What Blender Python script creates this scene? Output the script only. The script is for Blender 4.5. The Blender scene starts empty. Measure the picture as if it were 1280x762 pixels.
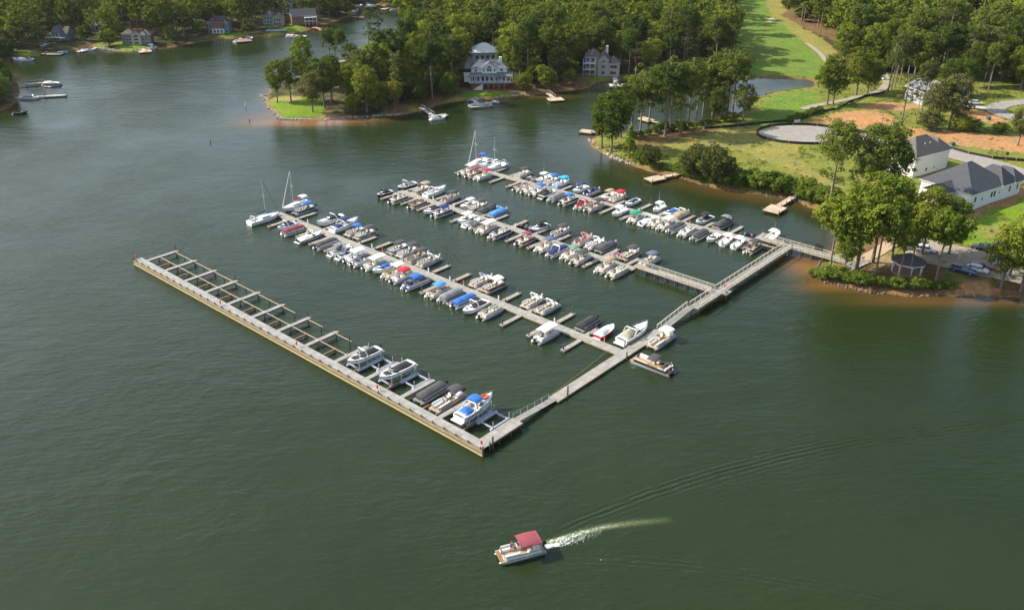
import bpy, math, random
import numpy as np
from mathutils import Vector
R = math.radians
rnd = random.Random(7)
sc = bpy.context.scene
col = sc.collection

# ---------------------------------------------------------------- camera, sky, sun, exposure
F_PX, CX, CY, CAM_H, PITCH = 1114.0, 640.0, 381.0, 88.0, R(26.9)
cam_d = bpy.data.cameras.new('camera'); cam = bpy.data.objects.new('camera', cam_d); col.objects.link(cam)
cam.location = (0, 0, CAM_H); cam.rotation_euler = (R(90) - PITCH, 0, 0)
cam_d.sensor_width = 36; cam_d.lens = 36 * F_PX / 1280; cam_d.clip_end = 6000; cam_d.clip_start = 1
sc.camera = cam
SUN_EL = R(38); SUN_V = Vector((-0.975, 0.22, 0)).normalized() * math.cos(SUN_EL) + Vector((0, 0, math.sin(SUN_EL)))
sd = bpy.data.lights.new('sun', 'SUN'); sd.energy = 5.0; sd.angle = R(0.53); sd.color = (1, .94, .82)
so = bpy.data.objects.new('sun', sd); col.objects.link(so); so.rotation_euler = SUN_V.to_track_quat('Z', 'Y').to_euler()
so.location = (-100, 100, 200)
w = bpy.data.worlds.new('World'); sc.world = w; w.use_nodes = True
nt = w.node_tree; bg = nt.nodes['Background']; bg.inputs[1].default_value = .14
sky = nt.nodes.new('ShaderNodeTexSky'); sky.sky_type = 'NISHITA'; sky.sun_disc = False
sky.sun_elevation = SUN_EL; sky.sun_rotation = math.atan2(SUN_V.x, SUN_V.y); sky.altitude = 200; sky.air_density = 1.0; sky.dust_density = 4.0
# broken cloud out of view, added thicker leftward to brighten the lake's reflection
tcw = nt.nodes.new('ShaderNodeTexCoord'); mpw = nt.nodes.new('ShaderNodeMapping'); mpw.inputs['Scale'].default_value = (1, 1, 2.6); nt.links.new(tcw.outputs['Generated'], mpw.inputs[0])
cn = nt.nodes.new('ShaderNodeTexNoise'); cn.inputs['Scale'].default_value = 2.3; cn.inputs['Detail'].default_value = 7; cn.inputs['Roughness'].default_value = .6; nt.links.new(mpw.outputs[0], cn.inputs['Vector'])
cr_ = nt.nodes.new('ShaderNodeValToRGB'); cr_.color_ramp.elements[0].position = .44; cr_.color_ramp.elements[1].position = .66; cr_.color_ramp.elements[1].color = (.75, .75, .75, 1); sx_ = nt.nodes.new('ShaderNodeSeparateXYZ'); nt.links.new(tcw.outputs['Generated'], sx_.inputs[0]); mb_w = nt.nodes.new('ShaderNodeMath'); mb_w.operation = 'MULTIPLY_ADD'; mb_w.inputs[1].default_value = -.17; nt.links.new(sx_.outputs[0], mb_w.inputs[0]); nt.links.new(cn.outputs[0], mb_w.inputs[2]); nt.links.new(mb_w.outputs[0], cr_.inputs[0])
mxw = nt.nodes.new('ShaderNodeMix'); mxw.data_type = 'RGBA'; nt.links.new(cr_.outputs[0], mxw.inputs[0]); nt.links.new(sky.outputs[0], mxw.inputs[6]); mxw.inputs[7].default_value = (4.9, 6.0, 7.3, 1); nt.links.new(mxw.outputs[2], bg.inputs[0])
sc.view_settings.view_transform = 'Standard'; sc.view_settings.look = 'None'
sc.view_settings.exposure = 0.60; sc.view_settings.gamma = 1; sc.view_settings.use_curve_mapping = False
sc.cycles.use_denoising = True
sc.cycles.max_bounces = 6; sc.cycles.transparent_max_bounces = 8; sc.cycles.volume_bounces = 0

# ---------------------------------------------------------------- helpers
def at(px, py, z=0.0):
    """the ground point that the photograph shows at (px, py), for a surface at height z"""
    a = (px - CX) / F_PX; b = -(py - CY) / F_PX
    dy = math.cos(PITCH) + b * math.sin(PITCH); dz = -math.sin(PITCH) + b * math.cos(PITCH)
    t = (z - CAM_H) / dz
    return (a * t, dy * t)
def proj(x, y, z):
    vy = y * math.cos(PITCH) - (z - CAM_H) * math.sin(PITCH); vz = y * math.sin(PITCH) + (z - CAM_H) * math.cos(PITCH)
    return CX + F_PX * x / vy, CY - F_PX * vz / vy
ORG = (-4.84, 119.18); AA = R(138.4); BB = R(48.4)
UA = (math.cos(AA), math.sin(AA)); UB = (math.cos(BB), math.sin(BB))
def mar(a, b):
    """marina frame: a runs along the piers, b along the main walkway"""
    return (ORG[0] + a * UA[0] + b * UB[0], ORG[1] + a * UA[1] + b * UB[1])

MATS = {}
def mat(name, c, rough=.6, var=.12, scale=3.0, metal=0.0, spec=.5, bump=0.0, c2=None, coat=0.0, stretch=None):
    if name in MATS: return MATS[name]
    m = bpy.data.materials.new(name); m.use_nodes = True; n = m.node_tree; p = n.nodes['Principled BSDF']
    p.inputs['Roughness'].default_value = rough; p.inputs['Metallic'].default_value = metal
    p.inputs['Specular IOR Level'].default_value = spec
    if coat: p.inputs['Coat Weight'].default_value = coat
    tc = n.nodes.new('ShaderNodeTexCoord'); nz = n.nodes.new('ShaderNodeTexNoise'); nz.inputs['Scale'].default_value = scale
    nz.inputs['Detail'].default_value = 5
    src = tc.outputs['Object']
    if stretch:
        mp = n.nodes.new('ShaderNodeMapping'); mp.inputs['Scale'].default_value = stretch; n.links.new(src, mp.inputs[0]); src = mp.outputs[0]
    n.links.new(src, nz.inputs['Vector'])
    r = n.nodes.new('ShaderNodeValToRGB'); r.color_ramp.elements[0].position = .3; r.color_ramp.elements[1].position = .72
    if c2 is None:
        r.color_ramp.elements[0].color = tuple(x * (1 - var) for x in c) + (1,); r.color_ramp.elements[1].color = tuple(min(1, x * (1 + var)) for x in c) + (1,)
    else:
        r.color_ramp.elements[0].color = tuple(c) + (1,); r.color_ramp.elements[1].color = tuple(c2) + (1,)
    n.links.new(nz.outputs[0], r.inputs[0]); n.links.new(r.outputs[0], p.inputs['Base Color'])
    if bump:
        b = n.nodes.new('ShaderNodeBump'); b.inputs['Strength'].default_value = bump; b.inputs['Distance'].default_value = .05
        n.links.new(nz.outputs[0], b.inputs['Height']); n.links.new(b.outputs[0], p.inputs['Normal'])
    MATS[name] = m
    return m
def planks(name, c, axis=0, pitch=.14, rough=.8, gap=.45, tone=.14):
    """boards with dark gaps, grain and board-to-board tone, in object space"""
    if name in MATS: return MATS[name]
    m = bpy.data.materials.new(name); m.use_nodes = True; n = m.node_tree; p = n.nodes['Principled BSDF']; p.inputs['Roughness'].default_value = rough
    tc = n.nodes.new('ShaderNodeTexCoord'); sep = n.nodes.new('ShaderNodeSeparateXYZ'); n.links.new(tc.outputs['Object'], sep.inputs[0])
    def mth(op, a, b=None):
        k = n.nodes.new('ShaderNodeMath'); k.operation = op
        for i, v in enumerate((a, b)):
            if v is None: continue
            if isinstance(v, (int, float)): k.inputs[i].default_value = v
            else: n.links.new(v, k.inputs[i])
        return k.outputs[0]
    u = mth('DIVIDE', sep.outputs[axis], pitch); fl = mth('FLOOR', u); fr = mth('FRACT', u)
    wn = n.nodes.new('ShaderNodeTexWhiteNoise'); wn.noise_dimensions = '1D'; n.links.new(fl, wn.inputs['W'])
    gp = mth('LESS_THAN', fr, .1)
    nz = n.nodes.new('ShaderNodeTexNoise'); nz.inputs['Scale'].default_value = .8; nz.inputs['Detail'].default_value = 6; n.links.new(tc.outputs['Object'], nz.inputs['Vector'])
    v = mth('ADD', mth('MULTIPLY', mth('SUBTRACT', wn.outputs['Value'], .5), tone * 2), 1)
    v = mth('MULTIPLY', v, mth('ADD', mth('MULTIPLY', nz.outputs[0], 1.0), .5))
    n2_ = n.nodes.new('ShaderNodeTexNoise'); n2_.inputs['Scale'].default_value = .28; n2_.inputs['Detail'].default_value = 8; n2_.inputs['Roughness'].default_value = .75; n.links.new(tc.outputs['Object'], n2_.inputs['Vector']); v = mth('MULTIPLY', v, mth('ADD', mth('MULTIPLY', n2_.outputs[0], .9), .56))
    v = mth('MULTIPLY', v, mth('SUBTRACT', 1, mth('MULTIPLY', gp, gap)))
    mx = n.nodes.new('ShaderNodeVectorMath'); mx.operation = 'SCALE'; mx.inputs[0].default_value = c; n.links.new(v, mx.inputs['Scale'])
    n.links.new(mx.outputs[0], p.inputs['Base Color'])
    MATS[name] = m
    return m

class MB:
    def __init__(s): s.v = []; s.f = []; s.m = []
    def add(s, vs, fs, mi=0):
        o = len(s.v); s.v += [tuple(p) for p in vs]; s.f += [tuple(i + o for i in f) for f in fs]; s.m += [mi] * len(fs)
    def box(s, x0, x1, y0, y1, z0, z1, mi=0, taper=0.0):
        t = taper
        vs = [(x0, y0, z0), (x1, y0, z0), (x1, y1, z0), (x0, y1, z0), (x0 + t, y0 + t, z1), (x1 - t, y0 + t, z1), (x1 - t, y1 - t, z1), (x0 + t, y1 - t, z1)]
        s.add(vs, [(3, 2, 1, 0), (4, 5, 6, 7), (0, 1, 5, 4), (1, 2, 6, 5), (2, 3, 7, 6), (3, 0, 4, 7)], mi)
    def rbox(s, c, sx, sy, z0, z1, ang, mi=0):
        ca, sa = math.cos(ang), math.sin(ang); q = []
        for z in (z0, z1):
            for ux, uy in ((-1, -1), (1, -1), (1, 1), (-1, 1)):
                x, y = ux * sx / 2, uy * sy / 2; q.append((c[0] + x * ca - y * sa, c[1] + x * sa + y * ca, z))
        s.add(q, [(3, 2, 1, 0), (4, 5, 6, 7), (0, 1, 5, 4), (1, 2, 6, 5), (2, 3, 7, 6), (3, 0, 4, 7)], mi)
    def tube(s, pts, r, n=6, mi=0, cap=True):
        pts = [Vector(p) for p in pts]; rs = r if isinstance(r, (list, tuple)) else [r] * len(pts); vs = []; fs = []
        for i, p in enumerate(pts):
            d = (pts[min(i + 1, len(pts) - 1)] - pts[max(i - 1, 0)]).normalized()
            up = Vector((0, 0, 1)) if abs(d.z) < .9 else Vector((1, 0, 0))
            a = d.cross(up).normalized(); b = a.cross(d)
            for k in range(n):
                t = 2 * math.pi * k / n; vs.append(p + (a * math.cos(t) + b * math.sin(t)) * rs[i])
        for i in range(len(pts) - 1):
            for k in range(n):
                fs.append((i * n + k, i * n + (k + 1) % n, (i + 1) * n + (k + 1) % n, (i + 1) * n + k))
        if cap: fs.append(tuple(range(n))[::-1]); fs.append(tuple((len(pts) - 1) * n + k for k in range(n)))
        s.add(vs, fs, mi)
    def grid(s, rows, mi=0, close=False):
        nr = len(rows); nc = len(rows[0]); vs = [p for r_ in rows for p in r_]; fs = []
        for i in range(nr - 1):
            for j in range(nc - 1 + (1 if close else 0)):
                k = (j + 1) % nc; fs.append((i * nc + j, i * nc + k, (i + 1) * nc + k, (i + 1) * nc + j))
        s.add(vs, fs, mi)
    def prism(s, pts, z0, z1, mi=0):
        n = len(pts); vs = [(x, y, z0) for x, y in pts] + [(x, y, z1) for x, y in pts]
        s.add(vs, [tuple(range(n))[::-1], tuple(range(n, 2 * n))] + [(i, (i + 1) % n, n + (i + 1) % n, n + i) for i in range(n)], mi)
    def mesh(s, name, mats, smooth=False):
        me = bpy.data.meshes.new(name); me.from_pydata(s.v, [], s.f)
        for m_ in (mats if isinstance(mats, (list, tuple)) else [mats]): me.materials.append(m_)
        me.polygons.foreach_set('material_index', s.m)
        if smooth: me.polygons.foreach_set('use_smooth', [True] * len(me.polygons))
        me.update(); return me
def link(name, me, parent=None, loc=(0, 0, 0), rz=0.0):
    o = bpy.data.objects.new(name, me); col.objects.link(o); o.location = loc; o.rotation_euler = (0, 0, rz)
    if parent is not None: o.parent = parent
    return o
def tag(o, label=None, cat=None, group=None, kind=None):
    if label: o['label'] = label
    if cat: o['category'] = cat
    if group: o['group'] = group
    if kind: o['kind'] = kind
    return o
def empty(name, loc, rz=0.0, label=None, cat=None, group=None):
    o = bpy.data.objects.new(name, None); col.objects.link(o); o.location = loc; o.rotation_euler = (0, 0, rz); o.empty_display_size = .5
    return tag(o, label, cat, group)
CACHE = {}
def part(parent, name, key, build, mats, smooth=False, loc=(0, 0, 0), rz=0.0):
    if key not in CACHE:
        b = MB(); build(b); CACHE[key] = b.mesh(name, mats, smooth)
    return link(name, CACHE[key], parent, loc, rz)

# ---------------------------------------------------------------- shoreline and terrain height
def P(seq, z=0.0): return [at(x, y, z) for x, y in seq]
MAINLAND = ([(-900, 380), (-420, 395), (-300, 410)] + P([(-30, 82), (0, 79), (20, 73), (40, 71), (60, 68), (78, 66), (95, 63), (110, 59), (122, 60), (140, 64), (160, 65), (185, 62), (200, 61), (215, 59), (235, 55), (260, 51), (285, 49), (300, 47), (320, 46), (340, 46), (352, 44), (372, 41), (384, 38), (390, 35), (396, 33), (408, 30), (425, 25), (440, 20), (446, 13), (450, 8), (462, 5), (478, 7), (484, 12), (500, 13), (512, 13.5), (530, 14), (545, 14), (556, 16), (558, 22), (548, 30),
    (520, 44), (490, 55), (462, 66), (440, 76), (415, 83), (385, 92), (352, 104), (338, 113), (332, 121), (331, 127), (336, 134), (343, 141), (350, 149), (375, 150), (405, 150.5), (430, 148), (455, 146.5), (480, 145), (500, 144), (515, 141), (535, 136), (548, 131), (562, 128), (582, 126), (600, 124), (622, 123), (640, 121), (662, 119), (682, 117), (705, 114), (720, 112), (735, 110), (742, 105), (752, 102), (768, 101), (800, 100), (850, 99), (900, 98), (940, 97), (970, 98), (1005, 99), (1016, 101), (1019, 106), (1012, 110), (990, 112), (968, 116), (950, 121), (940, 129),
    (926, 140), (910, 147), (880, 154), (850, 160), (820, 165), (795, 168), (770, 168), (750, 168), (740, 173), (738, 181), (746, 188), (758, 194), (772, 200), (789, 206), (808, 213), (828, 218), (848, 221), (862, 226), (878, 231), (900, 236), (930, 241), (955, 244), (975, 247), (992, 248), (1006, 256), (1018, 261), (1032, 268), (1045, 280), (1050, 294), (1046, 306), (1036, 318), (1026, 330), (1018, 343), (1030, 351), (1050, 356), (1078, 364), (1100, 366), (1137, 370), (1160, 369), (1186, 368), (1222, 370), (1280, 372), (1330, 374)]) + [(220, 175), (400, 160), (900, 150), (1500, 200), (1500, 1600), (-1500, 1600), (-1500, 380)])
WEST_POINT = [(-330, 240)] + P([(-40, 90), (5, 92), (18, 98), (23, 107), (24, 116), (21, 126), (14, 134), (0, 139), (-40, 143)]) + [(-330, 265)]
SHORES = [np.array(MAINLAND), np.array(WEST_POINT)]
def pip(X, Y, poly):
    poly = np.asarray(poly); ins = np.zeros(X.shape, bool); n = len(poly)
    for i in range(n):
        x0, y0 = poly[i]; x1, y1 = poly[(i + 1) % n]
        if y0 == y1: continue
        c = (y0 > Y) != (y1 > Y); ins ^= c & (X < (x1 - x0) * (Y - y0) / (y1 - y0) + x0)
    return ins
def sdist(X, Y):
    X = np.asarray(X, float); Y = np.asarray(Y, float); D = np.full(X.shape, 1e9); ins = np.zeros(X.shape, bool)
    for poly in SHORES:
        ins |= pip(X, Y, poly)
        for i in range(len(poly)):
            ax, ay = poly[i]; bx, by = poly[(i + 1) % len(poly)]; dx, dy = bx - ax, by - ay
            t = np.clip(((X - ax) * dx + (Y - ay) * dy) / (dx * dx + dy * dy + 1e-9), 0, 1)
            np.minimum(D, np.hypot(X - ax - t * dx, Y - ay - t * dy), out=D)
    return np.where(ins, D, -D)
def hfun(d): return np.where(d > 0, 1.25 * (1 - np.exp(-d / 2.6)) + .022 * np.minimum(d, 90), np.maximum(-.28 * (-d), -4.0))
def gz(x, y): return float(hfun(sdist(np.array([x]), np.array([y])))[0])
def atg(px, py):
    """ground point on the terrain seen at a place in the photograph"""
    z = 1.5
    for _ in range(4):
        x, y = at(px, py, z); z = gz(x, y)
    return x, y, z
# ---------------------------------------------------------------- ground, lake bed, water
def vnoise(X, Y, s, seed=0):
    """cheap smooth noise for warping the zone outlines"""
    r_ = np.random.RandomState(seed); out = np.zeros_like(X)
    for k in range(6):
        a = r_.rand() * 6.28; f = (1 + r_.rand()) / s; out += np.sin((X * math.cos(a) + Y * math.sin(a)) * f * 2.2 + r_.rand() * 6.28)
    return out / 3.0
def Z(seq): return P(seq, 2.0)
STRAW = (.16, .095, .05); CLAY = (.40, .215, .11); GRASS = (.155, .18, .036); LAWN = (.13, .22, .014); FAIR = (.115, .195, .03); DRY = (.23, .215, .062); TAN = (.34, .24, .14); FLOOR = (.05, .045, .02); SAND = (.62, .5, .36)
WATER_A, WATER_B, WAVE_D = (.0140, .0240, .0058), (.0190, .0300, .0080), .62
ZONES = [
    # fairway and golf grounds
    (DRY, Z([(905, -12), (925, 40), (928, 96), (945, 97), (1020, 99), (1045, 92), (1058, 78), (1030, 52), (1000, 36), (985, 22), (970, -12)])), (GRASS, Z([(1003, 99), (1050, 90), (1062, 100), (1100, 100), (1104, 112), (1060, 124), (1030, 130), (1016, 112)])),
    (FAIR, Z([(890, -12), (904, 0), (910, 20), (914, 60), (918, 97), (1012, 98), (1034, 90), (1034, 74), (1014, 60), (995, 48), (978, 34), (960, 16), (956, -2), (962, -12)])),
    (SAND, Z([(954, 25), (968, 26), (971, 28), (966, 30), (957, 29), (959, 27)])),
    (FAIR, Z([(940, 152), (945, 138), (962, 120), (985, 114), (1016, 111), (1026, 118), (1024, 134), (1000, 146), (975, 153), (955, 155)])),
    (STRAW, Z([(975, 22), (1010, 40), (1060, 62), (1062, 52), (1020, 22), (1000, 5)])),
    # meadow of the eastern peninsula
    (DRY, Z([(795, 178), (860, 166), (905, 158), (950, 156), (985, 156), (995, 175), (1000, 200), (1040, 225), (1060, 245), (1110, 235), (1130, 255), (1090, 290), (1060, 270), (1020, 256), (960, 240), (900, 230), (850, 215), (810, 200)])),
    (GRASS, Z([(800, 195), (860, 180), (930, 190), (1000, 215), (1040, 235), (1020, 252), (960, 238), (880, 225), (820, 208)])),
    (STRAW, Z([(800, 168), (850, 160), (905, 156), (915, 160), (880, 165), (840, 175), (815, 185), (790, 182)])),
    (CLAY, Z([(1005, 155), (1035, 143), (1062, 139), (1090, 140), (1112, 144), (1122, 152), (1108, 161), (1070, 163), (1030, 158)])),
    (CLAY, Z([(1075, 134), (1110, 127), (1150, 132), (1160, 137), (1110, 139), (1080, 139)])),
    (CLAY, Z([(1110, 160), (1150, 163), (1185, 168), (1230, 170), (1285, 175), (1285, 196), (1240, 192), (1180, 182), (1120, 172)])),
    (CLAY, Z([(1190, 136), (1215, 138), (1240, 146), (1260, 156), (1240, 160), (1215, 150), (1190, 145)])),
    (GRASS, Z([(1150, 140), (1190, 145), (1235, 160), (1270, 170), (1240, 172), (1190, 166), (1150, 160)])),
    (GRASS, Z([(1188, 186), (1240, 196), (1290, 198), (1290, 203), (1240, 203), (1190, 193)])),
    (CLAY, Z([(1070, 210), (1110, 225), (1150, 245), (1140, 262), (1100, 255), (1080, 235)])),
    (CLAY, Z([(1150, 262), (1200, 270), (1285, 232), (1300, 245), (1235, 262), (1190, 280)])),
    (LAWN, Z([(1200, 285), (1240, 268), (1300, 245), (1330, 300), (1290, 310), (1240, 308), (1205, 305)])),
    (DRY, Z([(1225, 285), (1290, 275), (1300, 290), (1240, 297)])),
    (STRAW, Z([(1030, 345), (1045, 325), (1060, 305), (1100, 290), (1150, 300), (1180, 320), (1188, 345), (1240, 345), (1300, 350), (1300, 372), (1186, 366), (1100, 364), (1050, 356)])),
    (CLAY, Z([(1175, 355), (1215, 347), (1250, 352), (1240, 364), (1190, 366)])),
    (TAN, Z([(1062, 322), (1080, 318), (1098, 305), (1118, 300), (1124, 306), (1110, 316), (1122, 328), (1110, 334), (1088, 326), (1066, 330)])),
    (GRASS, Z([(1105, 316), (1125, 305), (1150, 308), (1140, 318), (1125, 324)])),
    # wooded peninsula: lawn on the tip, straw floor behind
    (STRAW, Z([(470, 143), (520, 139), (560, 126), (640, 119), (735, 108), (735, 92), (640, 100), (560, 110), (480, 130)])),
    (LAWN, Z([(333, 122), (345, 118), (375, 118), (400, 122), (405, 138), (420, 142), (410, 149), (350, 148), (342, 140)])),
    (TAN, Z([(345, 120), (360, 119), (378, 121), (378, 123), (360, 124), (347, 123)])),
    (CLAY, Z([(403, 137), (420, 140), (440, 143), (430, 148), (408, 146)])),
    (LAWN, Z([(510, 132), (540, 128), (565, 117), (588, 113), (640, 113), (650, 118), (620, 122), (560, 126), (520, 136)])),
    (CLAY, Z([(562, 125), (568, 117), (574, 117), (577, 125)])),
    (LAWN, Z([(738, 98), (745, 92), (772, 90), (775, 97), (755, 101)])),
    # lawns of the far shore
    (LAWN, Z([(18, 66), (30, 61), (50, 63), (48, 68), (25, 71)])),
    (LAWN, Z([(113, 57), (120, 51), (130, 52), (128, 58)])), (LAWN, Z([(143, 62), (145, 50), (190, 55), (196, 58), (175, 63)])),
    (LAWN, Z([(275, 46), (282, 40), (310, 38), (300, 44), (285, 49)])), (LAWN, Z([(333, 46), (335, 40), (360, 30), (366, 32), (384, 36), (370, 41), (350, 45)])),
    (LAWN, Z([(358, 27), (370, 28), (392, 36), (385, 38), (375, 35)])), (LAWN, Z([(395, 26), (404, 26), (425, 30), (412, 31)])),
    (LAWN, Z([(508, 13.5), (512, 9), (540, 9), (552, 13)])), (CLAY, Z([(98, 58), (104, 50), (112, 55), (108, 60)])),
    (LAWN, Z([(450, 5), (455, 2), (462, 2), (460, 5)])),
]
def coords(lo, hi, coarse, bands):
    out = [lo]
    while out[-1] < hi:
        s = coarse
        for a, b, st in bands:
            if a <= out[-1] < b: s = min(s, st)
        out.append(out[-1] + s)
    return np.array(out)
def grid_mesh(name, xs, ys, zf):
    X, Y = np.meshgrid(xs, ys); Zz, attrs = zf(X, Y); nx, ny = len(xs), len(ys)
    me = bpy.data.meshes.new(name); n = nx * ny
    me.vertices.add(n); me.vertices.foreach_set('co', np.stack([X, Y, Zz], -1).astype(np.float32).ravel())
    i = np.arange(nx - 1)[None, :] + nx * np.arange(ny - 1)[:, None]
    q = np.stack([i, i + 1, i + nx + 1, i + nx], -1).reshape(-1, 4).astype(np.int32); m = len(q)
    me.loops.add(m * 4); me.loops.foreach_set('vertex_index', q.ravel())
    me.polygons.add(m); me.polygons.foreach_set('loop_start', np.arange(m, dtype=np.int32) * 4)
    me.polygons.foreach_set('use_smooth', np.ones(m, bool))
    for k, a in attrs.items():
        if a.ndim == 3:
            at_ = me.attributes.new(k, 'FLOAT_COLOR', 'POINT'); at_.data.foreach_set('color', np.concatenate([a, np.ones(a.shape[:2] + (1,))], -1).astype(np.float32).ravel())
        else:
            at_ = me.attributes.new(k, 'FLOAT', 'POINT'); at_.data.foreach_set('value', a.astype(np.float32).ravel())
    me.update(calc_edges=True); return me
def terr(X, Y):
    d = sdist(X, Y); near_ = np.exp(-(d / 3.5) ** 2); d = d + near_ * (.38 * vnoise(X, Y, 2.6, 8) + .3 * vnoise(X, Y, 6, 9)); h = hfun(d); inland = np.clip((d - 3) / 10, 0, 1)
    h = h + inland * .12 * vnoise(X, Y, 9, 3)
    far = np.clip((np.hypot(X, Y) - 700) / 500, 0, 1); h = h + far * 14
    C = np.zeros(X.shape + (3,)); C[:] = FLOOR
    Xw = X + .8 * vnoise(X, Y, 5, 11) + .4 * vnoise(X, Y, 2.2, 5); Yw = Y + .9 * vnoise(X, Y, 6, 12) + .4 * vnoise(X, Y, 2.4, 6)
    east = (X > 25) & (Y < 395); C[east & (Y > 150)] = GRASS
    for c, poly in ZONES: C[pip(Xw, Yw, poly)] = c
    bank = (d > -1) & (d < 1.3) & (C[..., 0] < .4); C[bank] = (.2, .11, .06)
    bed = d <= -1; C[bed] = (.28, .13, .05)
    return h, {'zone': C}
gxs = coords(-1500, 1500, 40, [(-460, 460, 3.2), (24, 250, 1.4), (-110, 60, 2.0)])
gys = coords(-300, 1600, 40, [(60, 760, 3.2), (170, 420, 1.5)])
g = grid_mesh('ground', gxs, gys, terr)
m = bpy.data.materials.new('ground_cover'); m.use_nodes = True; n = m.node_tree; p = n.nodes['Principled BSDF']; p.inputs['Roughness'].default_value = .95; p.inputs['Specular IOR Level'].default_value = .1
ca = n.nodes.new('ShaderNodeAttribute'); ca.attribute_name = 'zone'; tc = n.nodes.new('ShaderNodeTexCoord')
def nnoise(n, src, scale, detail=6, rough=.6):
    z = n.nodes.new('ShaderNodeTexNoise'); z.inputs['Scale'].default_value = scale; z.inputs['Detail'].default_value = detail; z.inputs['Roughness'].default_value = rough
    n.links.new(src, z.inputs['Vector']); return z
def nramp(n, src, a, b, ca_, cb_):
    r_ = n.nodes.new('ShaderNodeValToRGB'); r_.color_ramp.elements[0].position = a; r_.color_ramp.elements[1].position = b
    r_.color_ramp.elements[0].color = tuple(ca_) + (1,); r_.color_ramp.elements[1].color = tuple(cb_) + (1,); n.links.new(src, r_.inputs[0]); return r_
def nmix(n, mode, fac, a, b):
    x = n.nodes.new('ShaderNodeMix'); x.data_type = 'RGBA'; x.blend_type = mode
    for i, v in ((0, fac), (6, a), (7, b)):
        if hasattr(v, 'links'): n.links.new(v, x.inputs[i])
        elif i == 0: x.inputs[0].default_value = v
        else: x.inputs[i].default_value = tuple(v) + (1,)
    return x.outputs[2]
ob = tc.outputs['Object']
t1 = nramp(n, nnoise(n, ob, .9).outputs[0], .3, .7, (.62, .62, .62), (1.35, 1.3, 1.2))
t2 = nramp(n, nnoise(n, ob, .12, 5).outputs[0], .35, .65, (.82, .92, .9), (1.2, 1.04, .9))
c1 = nmix(n, 'MULTIPLY', 1.0, ca.outputs['Color'], t1.outputs[0]); c2 = nmix(n, 'MULTIPLY', 1.0, c1, t2.outputs[0])
# bare patches and tufts breaking through
pat = nramp(n, nnoise(n, ob, .22, 8, .7).outputs[0], .47, .60, (0, 0, 0), (1, 1, 1))
tuft = nmix(n, 'MIX', .42, c2, (.19, .18, .06)); c3 = nmix(n, 'MIX', pat.outputs[0], c2, tuft)
n.links.new(c3, p.inputs['Base Color'])
bp = n.nodes.new('ShaderNodeBump'); bp.inputs['Strength'].default_value = .7; bp.inputs['Distance'].default_value = .25
n.links.new(nnoise(n, ob, 1.6, 6, .7).outputs[0], bp.inputs['Height']); n.links.new(bp.outputs[0], p.inputs['Normal'])
g.materials.append(m); tag(link('ground', g), 'shores of grass, red clay and pine straw round the lake', 'ground', kind='structure')

# water: one sheet; its body colour runs from green to silty orange where it is shallow
WAKE0 = (3.6, 97.9)
def wat(X, Y):
    d = -sdist(X, Y)
    sh = np.exp(-np.maximum(d, 0) / 2.2) * .34
    def blob(px, py, rx, ry, k, ang=0.0):
        cx_, cy_ = at(px, py); ca_, sa_ = math.cos(ang), math.sin(ang); u = ((X - cx_) * ca_ + (Y - cy_) * sa_) / rx; v = (-(X - cx_) * sa_ + (Y - cy_) * ca_) / ry
        return k * np.exp(-(u * u + v * v))
    sh = sh + blob(1005, 333, 5, 6, .8) + blob(1035, 358, 7, 3, .6) + blob(1120, 376, 14, 2.4, .3) + blob(1230, 378, 14, 2.2, .3)
    sh = sh + blob(385, 154, 17, 4.5, 1.1) + blob(440, 150, 11, 3, .8) + blob(325, 150, 10, 12, .35) + blob(680, 121, 14, 3, .3)
    sh = sh + blob(880, 236, 30, 4, .14, -.55) + blob(960, 250, 18, 4, .12, -.3)
    # churned streak behind the moving boat
    pts = [WAKE0, (5.6, 98.6), (9.5, 100.3), (13.5, 101.7), (18, 102.6), (24, 103.4)]; D = np.full(X.shape, 1e9); T = np.zeros(X.shape)
    for i in range(len(pts) - 1):
        ax, ay = pts[i]; bx, by = pts[i + 1]; dx, dy = bx - ax, by - ay; t = np.clip(((X - ax) * dx + (Y - ay) * dy) / (dx * dx + dy * dy), 0, 1)
        q = np.hypot(X - ax - t * dx, Y - ay - t * dy); T = np.where(q < D, (i + t) / 5, T); D = np.minimum(D, q)
    churn = np.exp(-(D / (.28 + .30 * T)) ** 2) * (1 - T) ** .7
    calm = np.exp(-np.maximum(d, 0) / 22)
    return np.zeros_like(X), {'shallow': np.clip(sh, 0, 1), 'churn': churn, 'calm': calm}
wxs = coords(-1500, 1500, 40, [(-420, 420, 4), (-110, 160, 2.2), (2, 26, .3)])
wys = coords(-300, 1400, 40, [(40, 660, 4), (160, 410, 2.2), (96, 105, .3)])
wm = grid_mesh('lake_water', wxs, wys, wat)
m = bpy.data.materials.new('lake_water'); m.use_nodes = True; n = m.node_tree; p = n.nodes['Principled BSDF']
p.inputs['IOR'].default_value = 1.33; p.inputs['Roughness'].default_value = .13; p.inputs['Specular IOR Level'].default_value = .5
tc = n.nodes.new('ShaderNodeTexCoord'); ob = tc.outputs['Object']
a1 = n.nodes.new('ShaderNodeAttribute'); a1.attribute_name = 'shallow'; a2 = n.nodes.new('ShaderNodeAttribute'); a2.attribute_name = 'churn'
big = nramp(n, nnoise(n, ob, .012, 3).outputs[0], .35, .65, WATER_A, WATER_B)
silt = nmix(n, 'MIX', a1.outputs['Fac'], big.outputs[0], (.20, .095, .03))
brk = nramp(n, nnoise(n, ob, 2.2, 6, .7).outputs[0], .38, .6, (.35, .35, .35), (1, 1, 1))
mu = n.nodes.new('ShaderNodeMath'); mu.operation = 'MULTIPLY'; n.links.new(a2.outputs['Fac'], mu.inputs[0]); n.links.new(brk.outputs[0], mu.inputs[1])
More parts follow.
